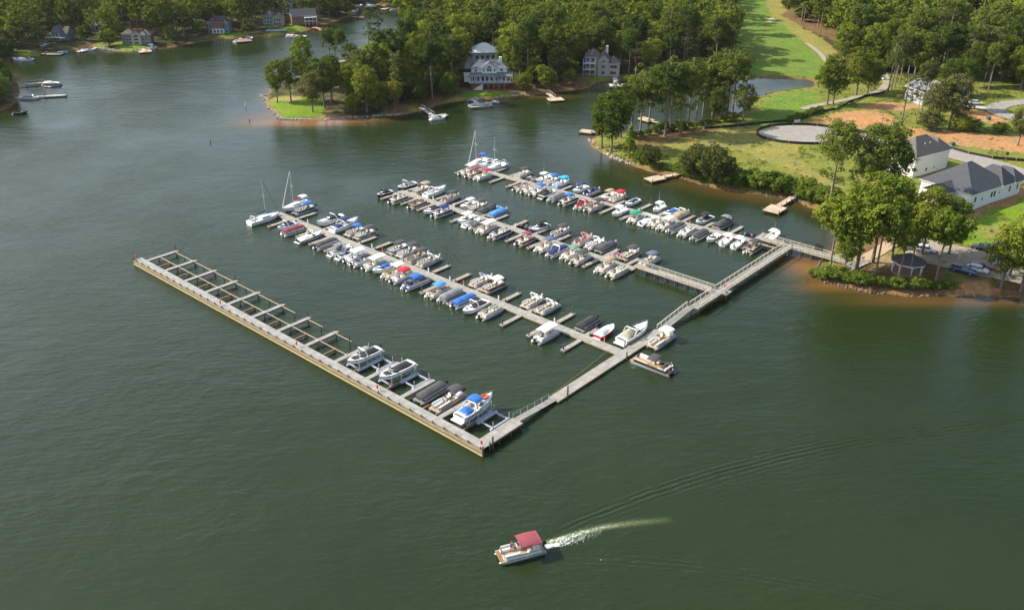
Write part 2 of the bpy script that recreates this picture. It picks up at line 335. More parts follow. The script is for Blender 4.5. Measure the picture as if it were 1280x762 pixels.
body = nmix(n, 'MIX', mu.outputs[0], silt, (.34, .38, .17)); n.links.new(body, p.inputs['Base Color'])
def mth(op, a, b=None, c=None):
    k = n.nodes.new('ShaderNodeMath'); k.operation = op
    for i, v in enumerate((a, b, c)):
        if v is None: continue
        if isinstance(v, (int, float)): k.inputs[i].default_value = v
        else: n.links.new(v, k.inputs[i])
    return k.outputs[0]
mp = n.nodes.new('ShaderNodeMapping'); mp.inputs['Rotation'].default_value = (0, 0, R(-18)); mp.inputs['Scale'].default_value = (.55, 1.25, 1); n.links.new(ob, mp.inputs[0])
n1 = nnoise(n, mp.outputs[0], .85, 4, .55); n2 = nnoise(n, mp.outputs[0], .22, 3, .5); n3 = nnoise(n, ob, 2.4, 3, .6)
gust = nramp(n, nnoise(n, ob, .018, 4, .6).outputs[0], .38, .62, (.35, .35, .35), (1.15, 1.15, 1.15))
hgt = mth('ADD', mth('MULTIPLY', n1.outputs[0], .34), mth('MULTIPLY', n2.outputs[0], .5)); hgt = mth('ADD', hgt, mth('MULTIPLY', n3.outputs[0], .10))
a3 = n.nodes.new('ShaderNodeAttribute'); a3.attribute_name = 'calm'; hgt = mth('MULTIPLY', hgt, mth('MULTIPLY', gust.outputs[0], mth('SUBTRACT', 1, mth('MULTIPLY', a3.outputs['Fac'], .78))))
# the two arms of the wake, waves that fade with distance from the arm's line
sp = n.nodes.new('ShaderNodeSeparateXYZ'); n.links.new(ob, sp.inputs[0]); X_, Y_ = sp.outputs[0], sp.outputs[1]
wob = nnoise(n, ob, .25, 2)
def arm(x0, y0, ang, bend, side, amp, lam, reach):
    ca_, sa_ = math.cos(ang), math.sin(ang)
    dx = mth('SUBTRACT', X_, x0); dy = mth('SUBTRACT', Y_, y0)
    u = mth('ADD', mth('MULTIPLY', dx, ca_), mth('MULTIPLY', dy, sa_)); v = mth('SUBTRACT', mth('MULTIPLY', dy, ca_), mth('MULTIPLY', dx, sa_))
    v = mth('ADD', v, mth('MULTIPLY', mth('MULTIPLY', u, u), bend)); v = mth('ADD', v, mth('MULTIPLY', mth('SUBTRACT', wob.outputs[0], .5), .8))
    sig = mth('ADD', mth('MULTIPLY', mth('MAXIMUM', u, 0), .035), .55); inn = mth('MULTIPLY', v, -side)      # positive inside the V
    lead = mth('EXPONENT', mth('MULTIPLY', mth('MULTIPLY', mth('DIVIDE', v, sig), mth('DIVIDE', v, sig)), -1))
    tail = mth('MULTIPLY', mth('EXPONENT', mth('DIVIDE', mth('MULTIPLY', mth('MAXIMUM', inn, 0), -1), mth('MULTIPLY', sig, 3.2))), mth('GREATER_THAN', inn, 0))
    wave = mth('COSINE', mth('MULTIPLY', v, 2 * math.pi / lam))
    env = mth('ADD', mth('MULTIPLY', lead, 1), mth('MULTIPLY', tail, .4))
    fade = mth('MULTIPLY', mth('MINIMUM', mth('MULTIPLY', mth('MAXIMUM', u, 0), .07), 1), mth('EXPONENT', mth('DIVIDE', mth('MULTIPLY', u, -1), reach)))
    brkn = nramp(n, nnoise(n, ob, .35, 2).outputs[0], .35, .6, (.25, .25, .25), (1, 1, 1))
    return mth('MULTIPLY', mth('MULTIPLY', mth('MULTIPLY', wave, env), mth('MULTIPLY', fade, amp)), brkn.outputs[0])
hgt = mth('ADD', hgt, arm(3.6, 99.2, R(33), .0027, 1, .15, 1.0, 70)); hgt = mth('ADD', hgt, arm(3.0, 95.2, R(0), .0038, -1, .12, 1.0, 40))
bp = n.nodes.new('ShaderNodeBump'); bp.inputs['Strength'].default_value = 1.0; bp.inputs['Distance'].default_value = WAVE_D; n.links.new(hgt, bp.inputs['Height']); n.links.new(bp.outputs[0], p.inputs['Normal'])
wm.materials.append(m); tag(link('lake_water', wm), 'green rippled lake water with silty orange shallows', 'water', kind='structure')
# ---------------------------------------------------------------- docks
DECKM = planks('dock_boards', (.29, .268, .235), axis=0, pitch=.15)
DECKG = planks('grey_boards', (.285, .272, .25), axis=0, pitch=.15)
FLOATM = mat('dock_float', (.11, .10, .085), .8); WOODM = mat('weathered_wood', (.36, .27, .17), .85, c2=(.50, .38, .24), scale=2)
BROWNM = mat('brown_timber', (.20, .115, .065), .85, c2=(.27, .16, .09)); PILEM = mat('dark_pile', (.07, .05, .032), .9, c2=(.16, .12, .08), scale=2)
ALUM = mat('aluminium', (.55, .56, .57), .35, metal=.7); REDM = mat('red_box', (.55, .03, .03), .5); WHITEM = mat('white_plastic', (.72, .72, .70), .45, var=.05)
YELM = mat('yellow_edge', (.55, .34, .04), .6); RAILM = mat('grey_rail', (.42, .38, .31), .85, c2=(.52, .47, .38))

ROTM = R(138.4)   # the marina frame: local x along the piers (a), local y = -b
def deck(root, name, a0, a1, b0, b1, z, th, m=None, skirt=FLOATM, axis=0):
    """deck surface laid on its float or beam, in the local frame of the dock (x = a, y = -b); boards run across the axis"""
    la, lb = a1 - a0, b1 - b0
    o = empty_mesh = MB(); top = MB()
    if axis == 0: L, W_, rz = la, lb, 0.0
    else: L, W_, rz = lb, la, R(-90)
    top.box(-L / 2, L / 2, -W_ / 2, W_ / 2, -.07, 0)
    d = link(name, top.mesh(name, m or DECKM), root, ((a0 + a1) / 2, -(b0 + b1) / 2, z), rz)
    if th > 0:
        s = MB(); s.box(-L / 2 + .04, L / 2 - .04, -W_ / 2 + .04, W_ / 2 - .04, -.07 - th, -.072)
        s.box(-L / 2, L / 2, -W_ / 2 - .03, -W_ / 2 - .003, -.26, -.01, 1); s.box(-L / 2, L / 2, W_ / 2 + .003, W_ / 2 + .03, -.26, -.01, 1)
        link('float', s.mesh('float', [skirt, WOODM]), d)
    return d
def pile(root, a, b, z0, z1, r=.13, m=None):
    k = 'pile%.1f_%.1f' % (z1 - z0, r)
    return part(root, 'pile', k, lambda mb: mb.tube([(0, 0, 0), (0, 0, z1 - z0 - .03), (0, 0, z1 - z0)], [r, r * .92, r * .6], 8), m or PILEM, loc=(a, -b, z0))
def dock_root(name, label, cat='dock'):
    return empty(name, (ORG[0], ORG[1], 0), ROTM, label, cat)
def floating_dock(label, segs, up, down, bcen, skip=()):
    r_ = dock_root('floating_dock', label)
    for a0, a1, b in segs: deck(r_, 'main_deck', a0, a1, b - 1.1, b + 1.1, .45, .38)
    for a, L in up:
        b = bcen(a) + 1.12; deck(r_, 'finger', a - .48, a + .48, b, b + L, .43, .34, axis=1); pile(r_, a, b + L - .45, -1.5, rnd.uniform(1.5, 2.3), .15); pile(r_, a + rnd.choice((-.8, .8)), bcen(a) + 1.3, -1.5, 1.2, .11)
    for a, L in down:
        b = bcen(a) - 1.12; deck(r_, 'finger', a - .48, a + .48, b - L, b, .43, .34, axis=1); pile(r_, a, b - L + .45, -1.5, rnd.uniform(1.5, 2.2), .15)
    return r_
cb2 = lambda a: 42.0
cb3 = lambda a: 76.3
cb4 = lambda a: 105.8 + (104 - a) / 56 * 1.8 if a > 48 else 107.6 + (48 - a) / 44 * 3.6
floating_dock('second pier from the front, long floating dock lined with boats on both sides', [(i * 14.25 + 2.55, (i + 1) * 14.25 + 2.5, 42.0) for i in range(8)],
    [(109, 6.5), (97.6, 6.5), (83.6, 6.2), (78, 6.3), (67.6, 6.4), (57, 6), (50, 5.8), (42.7, 4.5), (34.7, 6), (27, 3.4), (19.5, 6), (11.6, 4)],
    [(110, 6.2), (98.8, 5.5), (92.2, 6.4), (86, 6.4), (71.7, 5), (57.6, 5.5), (51.1, 6.8), (42.7, 6.8), (27.4, 6.2), (20.3, 6), (11.3, 6)], cb2)
floating_dock('third pier from the front, floating dock joined to the walkway by a railed footbridge', [(22.6 + i * 13.7, 22.6 + (i + 1) * 13.7 - .05, 76.3) for i in range(6)],
    [(103.4, 5.6), (91.9, 6), (85.2, 6), (73.2, 4), (68.7, 5.8), (62, 6), (54.3, 6), (47.3, 6), (32.5, 6.4), (25.5, 5)],
    [(103.8, 7), (96.4, 6), (89.6, 6.2), (76.6, 6.2), (56.6, 6.4), (49.7, 6.2), (32.6, 5.8)], cb3)
r4 = floating_dock('farthest pier, floating dock whose right end reaches the shore walkway', [],
    [(95.9, 5.6), (89.8, 3), (79, 3), (70.3, 5.8), (58.5, 6), (51.3, 4.6), (44.2, 6.8), (37.9, 5), (30.5, 6), (24, 5.4), (16.9, 6.6), (10.2, 5)],
    [(104.2, 6.2), (90.4, 6), (84.0, 6), (65, 5.5), (50.6, 6), (43.8, 6.4), (28.3, 5), (16.4, 5.6), (10, 5.4)], cb4)
for (a0, a1) in ((104.8, 88), (87.95, 70), (69.95, 48), (47.95, 32), (31.95, 18), (17.95, 4.2)):
    p0 = (a0, -cb4(a0)); p1 = (a1, -cb4(a1)); L = math.dist(p0, p1); ang = math.atan2(p1[1] - p0[1], p1[0] - p0[0])
    t_ = MB(); t_.box(-L / 2, L / 2, -1.1, 1.1, -.07, 0); s_ = MB(); s_.box(-L / 2, L / 2, -1.06, 1.06, -.44, -.072); s_.box(-L / 2, L / 2, -1.13, -1.103, -.26, -.01, 1); s_.box(-L / 2, L / 2, 1.103, 1.13, -.26, -.01, 1)
    d_ = link('main_deck', t_.mesh('main_deck', DECKM), r4, ((p0[0] + p1[0]) / 2, (p0[1] + p1[1]) / 2, .452), ang); link('float', s_.mesh('float', [FLOATM, WOODM]), d_)

# front pier: fixed timber pier, twelve fingers, stringers between them, fender rails on the lake side
pr_ = dock_root('fixed_pier', 'front pier, long timber pier with mostly empty slips and pale fender rails', 'pier')
for i in range(10): deck(pr_, 'main_deck', -.1 + i * 11.42, -.1 + (i + 1) * 11.42 - .03, 0, 1.75, 1.2, .0, DECKG)
bm_ = MB(); bm_.box(-.1, 114.1, -.28, -.1, .85, 1.128); bm_.box(-.1, 114.1, -1.7, -1.55, .85, 1.128); link('deck_beam', bm_.mesh('deck_beam', WOODM), pr_)
fa = [111.5, 103.1, 94.5, 85.8, 77, 67.9, 58.8, 49.6, 40.3, 31, 21.5, 11.8]
for i, a in enumerate(fa):
    deck(pr_, 'finger', a - .5, a + .5, 1.78, 9.7, 1.2, .0, DECKG, axis=1)
    b_ = MB(); b_.box(a - .46, a + .46, -9.6, -1.8, .82, 1.126); link('finger_beam', b_.mesh('finger_beam', BROWNM), pr_)
    for b in (4.6, 9.2): pile(pr_, a, b, -1.5, 1.12, .13); 
    pile(pr_, a + .55, 9.55, -1.5, 1.75 if i % 3 else 2.6, .13)
fa2 = fa + [1.7]
for i in range(len(fa)):
    a1, a0 = fa2[i] - .5, fa2[i + 1] + .5
    if i < 8:
        s_ = MB(); s_.box(a0 + (3.5 if i > 4 else 0), a1, -9.0, -8.86, 1.0, 1.12); link('stringer', s_.mesh('stringer', WOODM), pr_)
        s_ = MB(); s_.box(a0, a1, -5.0, -4.86, 1.0, 1.12); link('stringer', s_.mesh('stringer', WOODM), pr_)
    am = (a0 + a1) / 2
    s_ = MB(); s_.box(am - .14, am + .14, -5.4, -1.8, .35, .68); s_.tube([(am, -5.2, .5), (am + .4, -4.0, -.6)], .08, 5); link('cross_beam', s_.mesh('cross_beam', BROWNM), pr_)
    pile(pr_, am, 5.3, -1.5, .95, .12)
    if i < 8: pile(pr_, am, 8.93, -1.5, 1.1 if i != 7 else 2.3, .12)
for i in range(41):
    a = i * 2.82 + .3; pile(pr_, a, -.13, -1.5, 1.45, .1)
for z in (.30, .72, 1.06):
    s_ = MB(); s_.box(-.2, 114.3, .28, .36, z - .07, z + .07); link('fender_rail', s_.mesh('fender_rail', WOODM if z > .5 else mat('algae_rail', (.30, .26, .08), .8, c2=(.45, .40, .18))), pr_)
s_ = MB(); s_.box(-.4, 114.3, .37, .5, .1, .22); link('fender_rail', s_.mesh('fender_rail', WOODM), pr_)
pile(pr_, 114.2, -.2, -1.5, 1.9, .16); pile(pr_, -.3, -.2, -1.5, 1.9, .18); pile(pr_, 0, 1.8, -1.5, 1.6, .16)

def rails(root, a0, b0, a1, b1, z0, z1, h=1.0, step=2.0, m=RAILM, r=.05, caps=True):
    n_ = max(2, int(round(math.dist((a0, b0), (a1, b1)) / step)) + 1); mb = MB()
    for i in range(n_):
        t = i / (n_ - 1); a, b, z = a0 + (a1 - a0) * t, b0 + (b1 - b0) * t, z0 + (z1 - z0) * t
        mb.box(a - r, a + r, -b - r, -b + r, z - .3, z + h)
    for hh in ((.35, .68) if caps else (.5,)): mb.tube([(a0, -b0, z0 + hh), (a1, -b1, z1 + hh)], r * .7, 4)
    if caps:
        dx, dy = a1 - a0, -(b1 - b0); L = math.hypot(dx, dy); nx, ny = -dy / L * .09, dx / L * .09
        mb.add([(a0 + nx, -b0 + ny, z0 + h), (a0 - nx, -b0 - ny, z0 + h), (a1 - nx, -b1 - ny, z1 + h), (a1 + nx, -b1 + ny, z1 + h), (a0 + nx, -b0 + ny, z0 + h + .06), (a0 - nx, -b0 - ny, z0 + h + .06), (a1 - nx, -b1 - ny, z1 + h + .06), (a1 + nx, -b1 + ny, z1 + h + .06)],
               [(0, 1, 2, 3), (7, 6, 5, 4), (0, 4, 5, 1), (1, 5, 6, 2), (2, 6, 7, 3), (3, 7, 4, 0)])
    else: mb.tube([(a0, -b0, z0 + h), (a1, -b1, z1 + h)], r * .8, 5)
    return link('handrail', mb.mesh('handrail', m), root)
def ramp(root, ac, w_, b0, b1, z0, z1, m=DECKM):
    mb = MB(); L = math.hypot(b1 - b0, z1 - z0); mb.box(0, L, -w_ / 2, w_ / 2, -.12, 0)
    o = link('gangway', mb.mesh('gangway', m), root, (ac, -b0, z0)); o.rotation_euler = (0, -math.atan2(z1 - z0, b1 - b0), R(-90)); return o
wk = dock_root('main_walkway', 'long walkway linking all four piers to the shore, part floating and part railed bridge', 'walkway')
deck(wk, 'front_deck', -.1, 2.3, 1.78, 10, 1.2, 0, DECKM, axis=1)
b_ = MB(); b_.box(-.14, .02, -10, -1.8, .8, 1.12); b_.box(2.2, 2.34, -10, -1.8, .8, 1.12); link('deck_beam', b_.mesh('deck_beam', BROWNM), wk)
for b in (4, 7, 9.6): pile(wk, 0, b, -1.5, 1.1, .13); pile(wk, 2.2, b, -1.5, 1.1, .13)
pile(wk, -.2, 2.3, -1.5, 2.5, .17)
ramp(wk, 1.4, 1.3, 9.9, 20.4, 1.2, .5); rails(wk, 2.15, 10, 2.15, 19.6, 1.2, .5, .95, 1.9, ALUM, .04, False)
for i in range(3): deck(wk, 'float_deck', .3, 2.5, 20 + i * 11.5, 20 + (i + 1) * 11.5 - .04, .46, .4, axis=1)
pile(wk, .15, 22.6, -1.5, 2.6, .16); pile(wk, 2.7, 44.0, -1.5, 1.9, .14); pile(wk, .1, 41, -1.5, 1.7, .14)
for (a, b0, b1) in ((.27, 46.5, 54.3), (2.53, 44.5, 52), (.27, 28, 34)):
    s_ = MB(); s_.box(a - .035, a + .035, -b1, -b0, .44, .52); link('edge_bumper', s_.mesh('edge_bumper', YELM), wk)
ramp(wk, 1.3, 1.5, 54.2, 66.3, .5, 1.6); rails(wk, 2.1, 54.6, 2.1, 66, .5, 1.6, 1.0, 1.6)
for i in range(4): deck(wk, 'bridge_deck', -.5, 1.6, 66.2 + i * 11.35, 66.2 + (i + 1) * 11.35 - .03, 1.6, 0, axis=1)
b_ = MB(); b_.box(-.52, -.36, -111.5, -66.3, 1.2, 1.527); b_.box(1.46, 1.62, -111.5, -66.3, 1.2, 1.527); link('deck_beam', b_.mesh('deck_beam', BROWNM), wk)
rails(wk, -.52, 66.5, -.52, 109.8, 1.6, 1.6); rails(wk, 1.64, 66.3, 1.64, 75.2, 1.6, 1.6); rails(wk, 1.64, 77.4, 1.64, 109.9, 1.6, 1.6)
for i in range(9):
    for a in (-.4, 1.5): pile(wk, a, 67 + i * 5.3, -1.8, 1.5, .13)
for a in (-.9, -1.3): pile(wk, a, 77.2, -1.8, 1.9, .13)
deck(wk, 'landing', -1.6, -.56, 76.2, 78.8, 1.6, .2, axis=1)
fb = dock_root('footbridge', 'railed timber footbridge between the third pier and the main walkway', 'footbridge')
deck(fb, 'deck', 1.75, 22.6, 75.5, 77.2, 1.55, .25); rails(fb, 1.8, 75.5, 15.5, 75.5, 1.55, 1.55); rails(fb, 1.8, 77.2, 22.4, 77.2, 1.55, 1.55)
for i in range(8):
    for b in (75.7, 77.0): pile(fb, 3 + i * 2.7, b, -1.6, 1.35, .1)
eb = dock_root('shore_bridge', 'railed timber bridge from the head of the walkway to the shore', 'footbridge')
deck(eb, 'deck', -15, 9.5, 109.95, 111.75, 1.62, .25)
rails(eb, -14.8, 109.9, -.6, 109.9, 1.62, 1.62); rails(eb, -14.8, 111.8, 8.5, 111.8, 1.62, 1.62); rails(eb, 1.8, 109.9, 5, 109.9, 1.62, 1.62)
for i in range(9):
    for b in (110.1, 111.6): pile(eb, -14 + i * 2.8, b, -1.8, 1.45, .12)
pile(eb, 1.8, 112.0, -1.8, 3.2, .15)
for (aa, bb, hh, lab) in ((108.6, 1.2, .9, 'red fire box on a post at the far tip of the front pier'), (77.5, .25, 1.2, 'red fire box on the front pier beside the fifth empty slip'), (50.4, .25, 1.2, 'red fire box on the front pier where the empty slips end'), (26.3, .25, 1.2, 'red fire box on the front pier between two boats on lifts'), (.5, .35, 1.2, 'red fire box on the near corner of the front pier'),
                     (74.5, 43.35, .45, 'red fire box at the edge of the second pier beside the blue and white pontoon'), (46.7, 43.35, .45, 'red fire box on the second pier beside the blue arched pontoon'), (7.2, 43.3, .45, 'red fire box near the right end of the second pier'),
                     (79.8, 77.6, .45, 'red fire box on the third pier beside the white bowrider'), (29.6, 77.6, .45, 'red fire box on the third pier beside two white jet skis'), (28.6, 110.5, .45, 'red fire box on the farthest pier left of the black towered boat'),
                     (81, 107.0, .45, 'red fire box on the farthest pier beside grey jet skis'), (.2, 78.6, 1.62, 'red fire box where the footbridge meets the main walkway'), (-1.5, 112.0, 1.62, 'red fire box on the rail of the shore bridge'), (54.5, 108.6, .45, 'red fire box on the farthest pier beside the white red-topped pontoon')):
    if aa == 108.6: aa, bb, hh = 113.9, .3, 1.2
    x, y = mar(aa, bb); f_ = empty('fire_box', (x, y, hh), ROTM, lab, 'fire extinguisher box', 'red fire boxes along the piers')
    part(f_, 'post', 'fb_post', lambda mb: mb.box(-.04, .04, -.04, .04, -.05, .75), WHITEM); part(f_, 'cabinet', 'fb_cab', lambda mb: mb.box(-.14, .14, -.12, .12, .55, 1.2, taper=.02), REDM)
for (a, b) in [(104, 43.0), (78.6, 43.5), (57.8, 43.0), (50.6, 42.9), (35.6, 43.0), (19.8, 43), (92, 77.4), (83.7, 77.4), (61, 77.4), (37, 77.4)]:
    x, y = mar(a, b); k_ = empty('power_pedestal', (x, y, .45), ROTM, 'small white power pedestal standing on the edge of a floating pier', 'power pedestal', 'white power pedestals on the floating piers')
    part(k_, 'post', 'ped', lambda mb: (mb.box(-.11, .11, -.11, .11, 0, .95), mb.box(-.13, .13, -.13, .13, .951, 1.05, taper=.05)), WHITEM)
# boat lifts in the front pier's occupied slips
def lift(ac, b0, b1, lab, h=1.5):
    x, y = mar(ac, 0); k_ = empty('boat_lift', (x, y, 0), ROTM, lab, 'boat lift', 'boat lifts in the front pier slips')
    LW = mat('lift_white', (.42, .43, .45), .4)
    for s_ in (-1, 1):
        part(k_, 'tank', 'tank%.1f' % (b1 - b0), lambda mb: mb.tube([(0, 0, 0), (0, -.15, 0), (0, -(b1 - b0), 0)], [.12, .3, .3], 10), mat('lift_tank', (.38, .42, .48), .3), loc=(s_ * 1.55, -b0, .35))
        for b in (b0 + .5, b1 - .4): part(k_, 'post', 'lpost%.1f' % h, lambda mb: mb.tube([(0, 0, .3), (0, 0, h + 1.3)], .085, 8), LW, loc=(s_ * 1.75, -b, 0))
    for b in (b0 + .6, b1 - .6): part(k_, 'cross_beam', 'lbeam', lambda mb: mb.box(-1.6, 1.6, -.1, .1, .45, .7), LW, loc=(0, -b, 0))
lift(37.0, 3, 9.2, 'boat lift under the first white bowrider from the left'); lift(28.0, 3.2, 9.8, 'boat lift under the white bowrider with black covers'); lift(34.2, 5.4, 9.8, 'empty boat lift beside the leftmost moored bowrider', .6)
lift(24.6, 5.6, 10.2, 'empty boat lift left of the grey covered pontoon', .6); lift(8.6, 3.5, 10, 'boat lift holding up the cruiser with the blue cover'); lift(4.9, 5.5, 10.5, 'empty boat lift nearest the pier corner', .6)
# rope
x0, y0 = mar(4.5, 41.0); x1, y1 = mar(2.6, 20.2); rp = MB(); rp.tube([(x0, y0, .5), ((x0 + x1) / 2, (y0 + y1) / 2, .25), (x1, y1, .6)], .045, 4)
tag(link('mooring_line', rp.mesh('mooring_line', YELM)), 'long yellow line stretched over the water from the second pier to the walkway', 'rope')
# ---------------------------------------------------------------- boats
COL = dict(white=(.80, .80, .78), cream=(.76, .71, .62), beige=(.42, .34, .25), black=(.022, .022, .025), charcoal=(.055, .055, .06), grey=(.20, .20, .205), silver=(.58, .585, .59), navy=(.018, .03, .13), blue=(.02, .125, .42), sky=(.06, .26, .60), cyan=(.02, .38, .62),
           red=(.50, .018, .035), maroon=(.20, .03, .045), rose=(.25, .05, .065), pink=(.45, .22, .22), green=(.008, .24, .13), sage=(.10, .28, .18), tan=(.36, .27, .175), olive=(.28, .26, .18), pale=(.60, .56, .48), wood=(.34, .20, .09), slate=(.10, .12, .18))
def gel(c): return mat('gel_' + c, COL[c], .22, var=.04, coat=.4)
def cloth(c): return mat('canvas_' + c, COL[c], .85, var=.16, scale=2.2, bump=.25)
def vinyl(c): return mat('vinyl_' + c, COL[c], .5, var=.1, scale=6)
def floor_(c): return mat('carpet_' + c, COL[c], .9, var=.14, scale=5)
GLASS = mat('dark_glass', (.02, .025, .03), .08, spec=.8); CHROME = mat('bright_tube', (.62, .63, .65), .25, metal=.8); MOTW = mat('motor_white', (.60, .60, .60), .3); MOTB = mat('motor_black', (.02, .02, .022), .3)
def bow_tubes(mb, x0, x1, w_, zb, zt, n=2, r=.02):
    for i in range(n):
        xt = x0 + (x1 - x0) * (i + .5) / n; mb.tube([((x0 + x1) / 2, -w_ / 2, zb), (xt, -w_ / 2, zt - .1), (xt, -w_ / 2 + .15, zt), (xt, w_ / 2 - .15, zt), (xt, w_ / 2, zt - .1), ((x0 + x1) / 2, w_ / 2, zb)], r, 4)
def canopy_mesh(mb, x0, x1, w_, z, crown=.18, sag=.05):
    rows = []; NX = 8
    for i in range(NX + 1):
        t = i / NX; x = x0 + (x1 - x0) * t; e = 4 * t * (1 - t); rib = sag * abs(math.sin(t * math.pi * 3)) * -1
        rows.append([(x, -w_ / 2 * math.cos(math.pi * (j / 8 - .5) * 0) * (1 - 2 * j / 8), z + crown * (1 - (1 - 2 * j / 8) ** 2) + .10 * e + rib - (.1 if j in (0, 8) else 0)) for j in range(9)])
    mb.grid(rows); mb.grid([[(a, b, c - .035) for a, b, c in r_][::-1] for r_ in rows])
    for ed in (rows[0], rows[-1]): mb.grid([ed, [(a, b, c - .12) for a, b, c in ed]])
    for j in (0, 8): mb.grid([[r_[j] for r_ in rows], [(r_[j][0], r_[j][1], r_[j][2] - .12) for r_ in rows]])
def outboard(mb, x, y, z):
    mb.tube([(x - .12, y, z + .55), (x - .14, y, z + .2), (x - .2, y, z - .1), (x - .2, y, z - .6)], [.12, .12, .08, .07], 6)
    for a, b, c, d, e, f in ((x - .52, x - .02, y - .2, y + .2, z + .5, z + .98),): mb.box(a, b, c, d, e, f, taper=.07)
def motor(root, key, x, ys, z, c):
    for y in ys:
        part(root, 'outboard_motor', 'ob%s%.2f%.2f%.2f' % (c, x, y, z), lambda mb: outboard(mb, x, y, z), MOTB if c == 'black' else MOTW)
def canopy(root, x0, x1, w_, z, c, zb=.9, key=''):
    k = 'cp%.2f%.2f%.2f%.2f' % (x0, x1, w_, z); part(root, 'canopy', k + c, lambda mb: canopy_mesh(mb, x0, x1, w_, z), cloth(c), True)
    part(root, 'canopy_frame', 'f' + k, lambda mb: bow_tubes(mb, x0 + .1, x1 - .1, w_ - .06, zb, z - .02), CHROME)
def arch(root, x, w_, z, c, lean=.6, zb=.6, wide=.16):
    def bd(mb):
        for dx in (0,):
            rows = []
            for (yy, zz, xx) in ((-w_ / 2, zb, x), (-w_ / 2, z - .3, x + lean), (-w_ / 2 + .25, z, x + lean * 1.15), (w_ / 2 - .25, z, x + lean * 1.15), (w_ / 2, z - .3, x + lean), (w_ / 2, zb, x)):
                rows.append([(xx, yy, zz), (xx - .3, yy, zz), (xx - .3, yy * .94, zz - .06), (xx, yy * .94, zz - .06)])
            mb.grid(rows, close=True)
    part(root, 'arch', 'arch%.2f%.2f%.2f%s%.1f' % (x, w_, z, c, lean), bd, gel(c))

